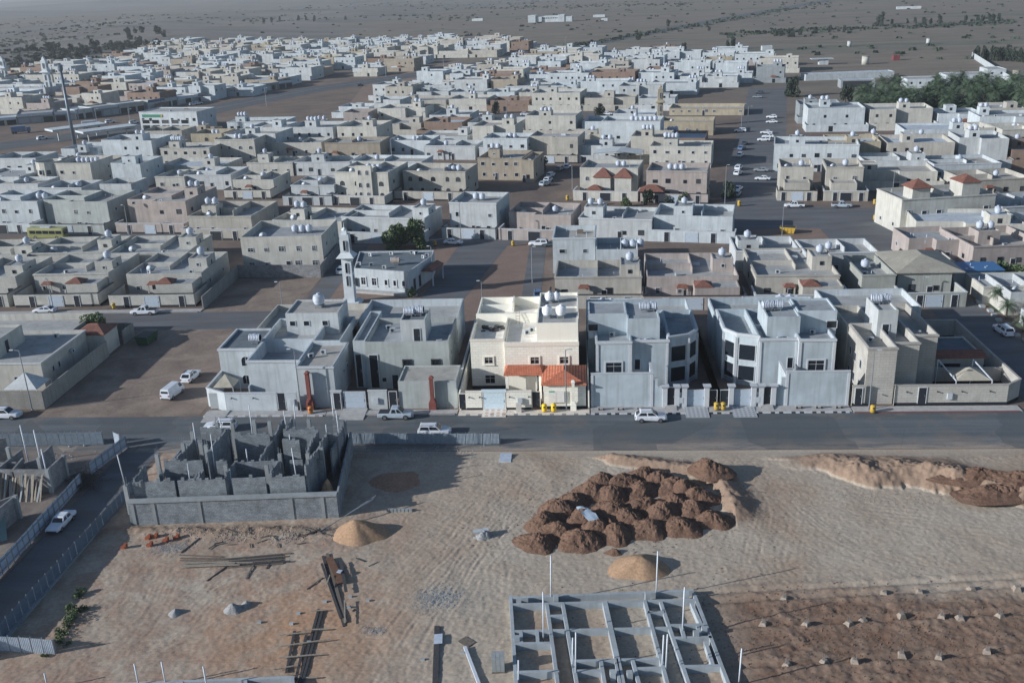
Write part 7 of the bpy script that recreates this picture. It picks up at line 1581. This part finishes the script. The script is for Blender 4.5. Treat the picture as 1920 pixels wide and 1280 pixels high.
for a in [(-52.5, 108.6, -47.6, 108.9), (-45.9, 109.0, -44.6, 109.1), (-43.6, 109.1, -37.7, 109.5), (-36.6, 109.6, -35.0, 109.7), (-34.6, 109.7, -32.5, 109.9), (-50.5, 116.5, -46.6, 116.7), (-45.2, 114.5, -40.6, 114.8), (-39.2, 116.2, -34.6, 116.5), (-33.4, 115.0, -31.6, 115.1), (-38.2, 112.4, -36.0, 112.5), (-33.3, 119.3, -31.8, 119.4)]: bw(*a, 1.31, 5.5 + rs.uniform(-0.4, 0.3) + (1.0 if a[1] > 112 else 0))
for a in [(-54.5, 104.1, -54.9, 108.4), (-47.5, 104.6, -47.6, 108.7), (-43.4, 104.9, -43.5, 109), (-37.9, 105.3, -37.9, 109.3), (-33.5, 105.6, -33.0, 115.0), (-47.0, 109.0, -46.9, 116.5), (-40.4, 109.5, -40.3, 114.6), (-40.2, 115.0, -40.4, 120.6), (-39.0, 116.4, -39.3, 120.8), (-34.4, 110.0, -34.5, 116.2), (-51.5, 109.0, -51.2, 116.3), (-31.9, 112, -32.1, 121.6)]: bw(*a, 1.31, 5.2 + rs.uniform(-1.0, 0.4) + (1.0 if a[3] > 114 else 0))
for x, y, h in ((-55.3, 103.4, 5.3), (-54.4, 111, 5.6), (-51.4, 112.5, 6.4), (-49.2, 112.9, 6.2), (-46.8, 118.4, 6.4), (-44.0, 119.0, 6.6), (-52.5, 107.4, 4.6), (-34.3, 109.9, 6.2), (-32.8, 111.0, 6.4), (-36.3, 118.5, 6.9), (-41.5, 118.0, 6.9), (-38.0, 110.2, 6.0), (-49.4, 119.6, 6.0), (-52.6, 118.5, 5.2), (-38.6, 106.6, 6.3), (-44.0, 107.2, 6.0), (-47.9, 111.4, 6.7), (-33.0, 119.8, 6.8)):
    c_ = link('column', MB().box(-0.24, -0.2, 1.31, 0.24, 0.2, h).mesh('column', CONC), UB, (x, y, 0))
    for a, b in ((-.15, -.12), (.15, -.12), (.15, .12), (-.15, .12)): link('starter_bar', MB().bar((a, b, h), (a + rs.uniform(-.1, .1), b + rs.uniform(-.1, .1), h + rs.uniform(0.6, 1.1)), 0.03).mesh('starter_bar', STEEL), c_)
p = (-31.6, 107.2); mb = MB(); 
o = heap('sand_fill', 'orange sand filling the corner room of the unfinished building', p[0], p[1], 1.5, 1.9, 3.6, SANDO, 71, None, 0.15, 2.2)
PIP = [(-51.0, 115.5, 1.3, 7.6), (-55.2, 103.2, 5.3, 9.2), (-48.2, 105.6, 1.3, 6.6), (-47.0, 105.4, 1.3, 7.2), (-46.8, 110.2, 1.3, 8.4), (-47.6, 117.0, 1.3, 7.5), (-44.7, 119.6, 1.3, 8.0), (-42.6, 111.0, 1.3, 6.0), (-41.7, 111.2, 1.3, 6.1), (-39.5, 119.0, 1.3, 7.6), (-39.0, 120.6, 1.3, 7.8), (-37.6, 113.2, 1.3, 6.8), (-36.6, 112.8, 1.3, 7.0), (-36.0, 106.6, 1.3, 6.6), (-35.0, 106.8, 1.3, 8.0), (-34.9, 105.9, 1.3, 5.8), (-33.8, 117.6, 1.3, 6.2), (-35.6, 121.0, 1.3, 8.8), (-33.6, 121.2, 1.3, 8.9), (-32.2, 118.0, 1.3, 8.0), (-43.4, 106.4, 1.3, 5.3)]
for x, y, z0, z1 in [q for k, q in enumerate(PIP) if k not in (3, 8, 12, 13, 15, 17)]:
    dx, dy = rs.uniform(-.05, .05), rs.uniform(-.05, .05); tag(MB().tube((x, y, z0), (x + dx * (z1 - z0), y + dy * (z1 - z0), z1 + 0.4), 0.065, n=10).obj('pipe', PIPEW, None, True), 'white plastic pipe standing upright in the unfinished block building', 'pipe', 'pipes of the unfinished building')
def plank(label, a, b, w_, t, mat, group='loose timber', name='timber_plank', cat='plank', lift=0.02):
    a, b = Vector(a), Vector(b)
    if len(a) == 2 or a.length < 0: pass
    o = MB().bar(a, b, w_, t).obj(name, mat); tag(o, label, cat, group); return o
def gplank(label, p, q, w_=0.2, t=0.07, mat=None, z=0.0, **k):
    a, b = G(*p), G(*q); a.z = site_h(a.x, a.y) + t / 2 + z + 0.03; b.z = site_h(b.x, b.y) + t / 2 + z + 0.03; n_ = 3
    m_ = (a + b) / 2; zz = site_h(m_.x, m_.y) + t / 2 + 0.03; d = max(0, zz - m_.z); a.z += d; b.z += d; return plank(label, a, b, w_, t, mat or WOOD, **k)
for i in range(14): x, y = rs.uniform(-49, -34), rs.uniform(106, 119); a = rs.uniform(0, 3.1); plank('loose board lying inside the unfinished block building', (x, y, 1.4 + 0.03 * i), (x + 2.2 * math.cos(a), y + 2.2 * math.sin(a), 1.5 + 0.05 * i), 0.25, 0.05, rs.choice([WOODP, CONC, WOOD]), 'boards inside the unfinished building')
for i in range(9): plank('pale board in the small pile inside the unfinished building', (-38.6 + rs.uniform(-.4, .4), 112.6 + rs.uniform(-.2, .2), 1.4 + 0.09 * i), (-36.8 + rs.uniform(-.4, .4), 112.9 + rs.uniform(-.2, .2), 1.4 + 0.09 * i), 0.3, 0.06, WOODP, 'pale board pile')
for i in range(4): plank('grey metal bar leaning on the corner sand heap', (-31.4 + 0.15 * i, 100.6 + 0.1 * i, 0.35), (-25.5 + 0.1 * i, 105.6 + 0.2 * i, 2.0 + 0.08 * i), 0.07, 0.07, STEEL, 'leaning metal bars', 'metal_bar', 'bar')
# ------------------------------------------------------------------ unfinished building at the left edge
UL = empty('unfinished_building', (0, 0, 0), 0, 'unfinished block rooms with leaning formwork boards at the left edge', 'building')
def ulw(p, q, z, zt): a, b = G(*p, zt), G(*q, zt); bw(a.x, a.y, b.x, b.y, z, zt, 0.25, BLOCKD, 'block_wall', UL)
ulw((-60, 880), (85, 880), 0, 3.6); ulw((88, 880), (118, 853), 0, 3.6); ulw((-40, 905), (40, 842), 0, 3.5); ulw((20, 884), (42, 858), 0, 3.4); ulw((-30, 868), (30, 866), 0, 3.3); ulw((70, 858), (96, 834), 0, 3.4); ulw((45, 867), (70, 860), 0, 3.3); ulw((-60, 960), (28, 928), 0, 3.4); ulw((-60, 830), (10, 820), 0, 4.6)
a = G(28, 928, 3.4); bw(a.x, a.y, a.x - 0.6, a.y - 7, 0, 3.4, 0.25, BLOCKD, 'block_wall', UL)
for px, py, h in ((88, 880, 3.7), (118, 853, 3.7), (72, 858, 4.0), (28, 928, 3.6), (14, 838, 5.0)): q = G(px, py, h); link('column', MB().box(-0.22, -0.22, 0, 0.22, 0.22, h).mesh('column', CONC), UL, (q.x, q.y, 0))
for i, (px, py, yt) in enumerate(((48, 842, 797), (75, 858, 806), (86, 880, 842))): p = G(px, py, 3.2); h = 3.2; tag(MB().tube((p.x, p.y, 0.1), (p.x, p.y, height_to(p, yt)), 0.09, n=10).obj('pipe', PIPEW, None, True), ['left', 'middle', 'right'][i] + ' white pipe standing in the unfinished rooms at the left edge', 'pipe', 'pipes at the left edge')
A, B = G(0, 884, 3.6), G(84, 884, 3.6)
for i in range(22): t = i / 22 + rs.uniform(-.02, .02); c = A + (B - A) * t; plank('formwork board leaning upright on the unfinished rooms, left edge', (c.x + rs.uniform(-.3, .3), c.y - 1.6 - rs.uniform(0, .5), 0.1), (c.x, c.y - 0.2, rs.uniform(2.6, 3.5)), rs.uniform(0.14, 0.3), 0.05, rs.choice([WOODP, WOODP, WOOD, CONC]), 'leaning formwork boards')
A = G(28, 945, 2.5)
for i, (dx, mt) in enumerate(((-2.8, SHEETW), (-1.6, plain('green_board', (0.15, 0.24, 0.25), 0.6)), (-3.6, WOOD), (-4.3, WOODP))): plank(['white', 'green', 'brown', 'pale'][i] + ' door panel leaning on the wall by the side street hoarding', (A.x + dx + 2.6, A.y - 5.2, 0.1), (A.x + dx + 0.9, A.y - 2.0, 2.4), 0.75, 0.05, mt, 'leaning door panels', 'door_panel', 'panel')
bt = MB()
for i in range(300): a = rs.uniform(0, 6.28); c = G(158 + rs.gauss(0, 12), 905 + rs.gauss(0, 9)); L = rs.uniform(0.4, 1.3); z = rs.uniform(0.05, 0.7); bt.bar((c.x, c.y, z), (c.x + L * math.cos(a), c.y + L * math.sin(a), z + rs.uniform(-.05, .3)), 0.05)
tag(bt.obj('brushwood', WOODD), 'tangle of dark brushwood and offcuts at the gap in the left hoarding', 'brushwood', None, 'stuff')
litter('rubble', 'dark rubble in the left plot behind the white hoarding', 60, 905, 2.2, 4, 450, CONC, 0.05, 0.25)
# ------------------------------------------------------------------ foundation grid, bottom right
FD = empty('foundation', (0, 0, 0), 0, 'grid of pale concrete ground beams of a new foundation, bottom right', 'foundation')
def Z8(zx, zy, z): return G(900 + zx / 3.556, 1000 + zy / 3.556, z)
BEAMS = [(205, 425, 1415, 375), (210, 470, 1445, 437), (203, 412, 262, 1330), (1428, 400, 1770, 1290), (447, 468, 560, 1300), (552, 462, 700, 1300), (827, 455, 1010, 1290), (838, 455, 1022, 1290), (1100, 448, 1330, 1280), (1202, 442, 1490, 1280), (230, 648, 1250, 625), (1258, 608, 1505, 602), (1290, 692, 1535, 686), (1350, 882, 1612, 876), (240, 730, 483, 725), (252, 920, 518, 912), (470, 546, 556, 542), (1130, 521, 1217, 518), (640, 846, 1215, 830), (645, 912, 805, 910), (1050, 896, 1235, 890), (380, 648, 385, 722), (272, 650, 276, 726), (1018, 838, 1140, 1290), (806, 842, 880, 1290), (908, 836, 985, 1290), (1342, 608, 1362, 690), (1452, 606, 1474, 690), (1412, 462, 1475, 602), (1505, 720, 1555, 876), (660, 1080, 1310, 1060), (270, 1100, 560, 1090), (1440, 1070, 1690, 1062)]
for i, (a, b, c, d) in enumerate(BEAMS):
    zt = 0.92 + 0.006 * (i % 9); p, q = Z8(a, b, zt), Z8(c, d, zt); dd = (q - p).normalized() * 0.14; p -= dd; q += dd; e = q - p
    link('ground_beam', MB().box(0, -0.17, 0.0, e.length, 0.17, zt).mesh('ground_beam', CONCB), FD, (p.x, p.y, 0), math.atan2(e.y, e.x))
for zx, zy in ((258, 448), (505, 430), (1117, 412), (1375, 405), (246, 705), (1495, 645), (885, 935), (998, 940), (1440, 672)): p = Z8(zx, zy, 1.0); link('stub_column', MB().box(-0.26, -0.26, 0, 0.26, 0.26, 1.35).mesh('stub_column', CONCB), FD, (p.x, p.y, 0), 0.08)
for i, (px, yb, yt) in enumerate(((1033, 1128, 1041), (1230, 1121, 1033), (1019, 1203, 1109), (1279, 1193, 1100), (1385, 1284, 1215), (1248, 1262, 1188), (1241, 1258, 1190), (1079, 1272, 1185), (1073, 1262, 1195), (972, 1285, 1237))):
    p = G(px, yb, 0.2); tag(MB().tube((p.x, p.y, 0.1), (p.x + 0.1, p.y, height_to(p, yt)), 0.075, n=10).obj('pipe', PIPEW, None, True), '%s white pipe from the back standing in the foundation grid' % ORD[i], 'pipe', 'pipes in the foundation')
for i, (px, yb, yt) in enumerate(((262, 1294, 1244), (312, 1288, 1240), (390, 1300, 1249), (90, 1290, 1262))): p = G(px, yb, 0.2); tag(MB().tube((p.x, p.y, 0.1), (p.x, p.y, height_to(p, yt)), 0.075, n=10).obj('pipe', PIPEW, None, True), '%s white pipe stub along the bottom left edge' % ['second', 'third', 'rightmost', 'leftmost'][i], 'pipe', 'pipes at the bottom edge')
F2 = empty('foundation', (0, 0, 0), 0, 'edge of another concrete foundation cut by the bottom left edge', 'foundation')
for i, (a, b, c, d) in enumerate(((200, 1282, 548, 1268), (548, 1268, 553, 1330), (460, 1274, 463, 1330), (340, 1278, 340, 1330), (80, 1292, 200, 1284), (200, 1306, 548, 1292))): p, q = G(a, b, 0.9), G(c, d, 0.9); e = q - p; link('ground_beam', MB().box(-0.1, -0.16, 0, e.length + 0.1, 0.16, 0.9 + 0.006 * i).mesh('ground_beam', CONCB), F2, (p.x, p.y, 0), math.atan2(e.y, e.x))
# block pallet
p = G(935, 1258); bp = empty('block_pallet', (p.x, p.y, site_h(p.x, p.y)), rad(4), 'pallet of stacked grey concrete blocks left of the foundation', 'block pallet')
MB().box(-0.62, -0.6, 0, 0.62, 0.6, 0.13).obj('pallet', WOOD, bp); bm = MB().box(0, 0, 0, 0.38, 0.19, 0.19).mesh('block', CONC)
for k in range(8):
    for i in range(3):
        for j in range(5): link('block', bm, bp, (-0.6 + i * 0.4, -0.52 + j * 0.21, 0.131 + k * 0.2))
# timber lying about
for i in range(9): t = i * 2.2; gplank('long weathered board in the loose bundle on the sand, lower left', (340 + rs.uniform(-6, 12), 1046 + t * 1.4 + rs.uniform(-2, 2)), (420 + rs.uniform(-8, 55), 1048 + t + rs.uniform(-3, 3)), 0.16, 0.06, rs.choice([WOODP, WOOD]), 0.02 * i, group='board bundle lower left')
for i in range(7): gplank('dark shuttering plank in the long heap on the sand', (415 + rs.uniform(-10, 20), 1050 + i * 3.0), (545 + rs.uniform(-18, 8), 1040 + i * 3.2), 0.24, 0.06, WOODD if i % 2 else WOOD, 0.05 * (i % 3), group='dark plank heap')
for a, b in (((388, 1093), (430, 1062)), ((462, 1090), (478, 1058)), ((500, 1070), (512, 1052)), ((690, 1065), (706, 1058)), ((668, 1050), (684, 1056)), ((340, 1040), (375, 1012)), ((506, 1000), (520, 992)), ((560, 1012), (600, 1000)), ((572, 996), (606, 1004)), ((600, 1004), (634, 1010)), ((575, 1108), (606, 1086)), ((660, 1150), (667, 1146))): gplank('single stray board lying on the sand', a, b, 0.15, 0.06, rs.choice([WOOD, WOODP, WOODD]), group='stray boards')
for i, (a, b, m_, w_) in enumerate((((606, 1046), (646, 1178), WOODD, 0.3), ((614, 1042), (648, 1172), WOOD, 0.35), ((604, 1062), (640, 1165), WOODD, 0.28), ((618, 1052), (640, 1100), plain('rust_board', (0.16, 0.085, 0.055), 0.85, 0, 0.3, 4), 0.8), ((640, 1060), (650, 1118), WOODD, 0.35), ((647, 1135), (648, 1178), WOODP, 0.14), ((612, 1110), (620, 1088), WOODP, 0.12), ((636, 1085), (640, 1080), SHEETW, 0.5))): gplank('board in the fanned-out timber pile, lower middle', a, b, w_, 0.07, m_, 0.08 * i, group='fanned timber pile')
mud = G(590, 1080)
for i, (a, b) in enumerate((((605, 1148), (566, 1290)), ((598, 1146), (560, 1290)), ((553, 1188), (538, 1265)), ((575, 1195), (555, 1280)))): gplank('long dark runner plank of the timber frame, bottom left', a, b, 0.26, 0.1, WOODD, 0.02 * i, group='timber frame runners')
for i, (a, b) in enumerate((((584, 1152), (610, 1150)), ((574, 1188), (616, 1186)), ((524, 1197), (580, 1192)), ((528, 1218), (620, 1206)), ((524, 1240), (600, 1234)), ((515, 1262), (560, 1254)), ((567, 1278), (596, 1277)))): gplank('pale cross batten of the timber frame, bottom left', a, b, 0.14, 0.08, WOODP, 0.22, group='timber frame battens')
gplank('long dark steel shutter plank before the foundation', (820, 1178), (816, 1300), 0.55, 0.12, WOODD, name='shutter_plank'); gplank('white board lying across the dark shutter plank', (814, 1204), (830, 1203), 1.5, 0.06, SHEETW, 0.2, name='white_board'); gplank('pale steel channel beam pointing at the bottom edge', (872, 1218), (903, 1300), 0.3, 0.2, PIPEW, 0.1, name='channel_beam', cat='beam'); gplank('brown plywood sheet beside the channel beam', (866, 1200), (884, 1212), 1.1, 0.04, WOOD, name='plywood_sheet')
for i, (px, py) in enumerate(((657, 1123), (610, 1132), (560, 1153), (547, 1173), (580, 1208), (487, 1170), (690, 1130), (655, 1143), (793, 1240), (868, 1228))): p = G(px, py); o = MB().cbox(p.x, p.y, site_h(p.x, p.y) - 0.02, 0.4, 0.22, 0.22).obj('concrete_block', CONCB); tag(o, 'single concrete block lying loose on the sand', 'block', 'loose blocks')
p = G(905, 1010); rk = heap('rubble_mound', 'small mound of broken concrete with a tilted slab on the sand', p.x, p.y, 1.5, 1.0, 0.7, CEM, 91, None, 0.4); plank('tilted pale concrete slab on the rubble mound', (p.x - 1.1, p.y + 0.3, 0.75), (p.x + 0.7, p.y + 0.6, 0.95), 0.7, 0.16, CONCB, None, 'concrete_slab', 'slab')
p = G(750, 958); r = empty('block_stack', (p.x, p.y, 0.2), 0, 'long stack of grey kerb blocks in the shade right of the unfinished building', 'block stack')
for k in range(3):
    for i in range(7): link('block', MB().box(0, 0, 0, 0.44, 0.5, 0.24).mesh('block', CONC) if (k, i) == (0, 0) else bpy.data.meshes['block'], r, (-1.6 + i * 0.47, -0.6 + 0.52 * (k % 2), 0.25 * (k // 2 + (0 if k < 2 else 0))))
ORG = plain('orange_scrap', (0.34, 0.10, 0.05), 0.7, 0, 0.3, 6)
for i, (px, py) in enumerate(((232, 1030), (277, 1012), (290, 1010), (330, 1012), (310, 1018), (280, 1026))):
    p = G(px, py); o = MB().cbox(p.x, p.y, site_h(p.x, p.y), 0.5, 0.4, 0.3).cbox(p.x + 0.25, p.y + 0.1, site_h(p.x, p.y) + 0.1, 0.3, 0.5, 0.45).obj('orange_crate', ORG); tag(o, 'broken orange plastic crate near the block wall, lower left', 'crate', 'broken orange crates')
for i in range(22):
    px_, py_ = rs.uniform(300, 620), 994 + rs.uniform(0, 30); a_ = rs.uniform(0, 3.14); L_ = rs.uniform(10, 30); gplank('stray board end among the rubble along the unfinished wall', (px_, py_), (px_ + L_ * math.cos(a_), py_ + L_ * 0.45 * math.sin(a_)), 0.12, 0.05, rs.choice([WOODP, WOOD, WOODD]), 0.03, group='boards in the rubble')
# weeds beside the dark hoarding
for i, (px, py, s) in enumerate(((150, 1120, 1.0), (140, 1150, 1.1), (128, 1172, 1.1), (118, 1190, 0.9), (134, 1160, 0.8), (160, 1145, 0.7), (112, 1205, 0.8), (128, 1212, 0.6), (88, 1232, 0.6))): p = G(px, py); tree('low green weed clump beside the dark hoarding, lower left', (p.x, p.y), s * 1.0, s * 1.1, LEAF, 1 + i % 4, 500, 'weed clumps', 'weeds', 'weed_clump', 0.09)
DUSTY = plain('dusty_concrete', (0.31, 0.265, 0.225), 0.95, 0, 0.3, 4)
# pegs with footing lumps on the churned ground
STUB = [(1657, 1115), (1724, 1112), (1821, 1107), (1431, 1174), (1511, 1176), (1591, 1174), (1619, 1167), (1689, 1160), (1765, 1162), (1799, 1165), (1874, 1160), (1545, 1243), (1602, 1246), (1690, 1232), (1760, 1238), (1850, 1228), (1475, 1250), (1905, 1110), (1470, 1125)]
for i, (px, py) in enumerate(STUB):
    p = G(px, py); r = empty('footing_stub', (p.x, p.y, site_h(p.x, p.y) - 0.05), rs.uniform(0, 3), 'small dusty footing stub with starter bars in the churned ground', 'footing', 'footing stubs lower right')
    MB().frust((-0.42, -0.38, 0.38, 0.42), 0, (-0.2, -0.24, 0.24, 0.18), rs.uniform(0.32, 0.5)).obj('stub', DUSTY, r)
    for a, b in ((-.1, -.1), (.1, -.1), (.1, .1), (-.1, .1)): MB().bar((a, b, 0.2), (a * 1.2, b * 1.2, 0.9), 0.02).obj('starter_bar', STEEL, r)
# ------------------------------------------------------------------ the air between
hz = MB().box(-9600, -300, -1.7, 9600, 9700, 75).obj('haze', None); hz['kind'] = 'stuff'; hz['label'] = 'thin pale morning haze over the plain'
hm = bpy.data.materials.new('haze_air'); hm.use_nodes = True; n_ = hm.node_tree.nodes; n_.clear(); ov = n_.new('ShaderNodeOutputMaterial'); vol = n_.new('ShaderNodeVolumePrincipled')
vol.inputs['Color'].default_value = (0.82, 0.88, 0.96, 1); vol.inputs['Density'].default_value = 0.00013; vol.inputs['Anisotropy'].default_value = 0.2
hm.node_tree.links.new(vol.outputs[0], ov.inputs['Volume']); hz.data.materials.append(hm)
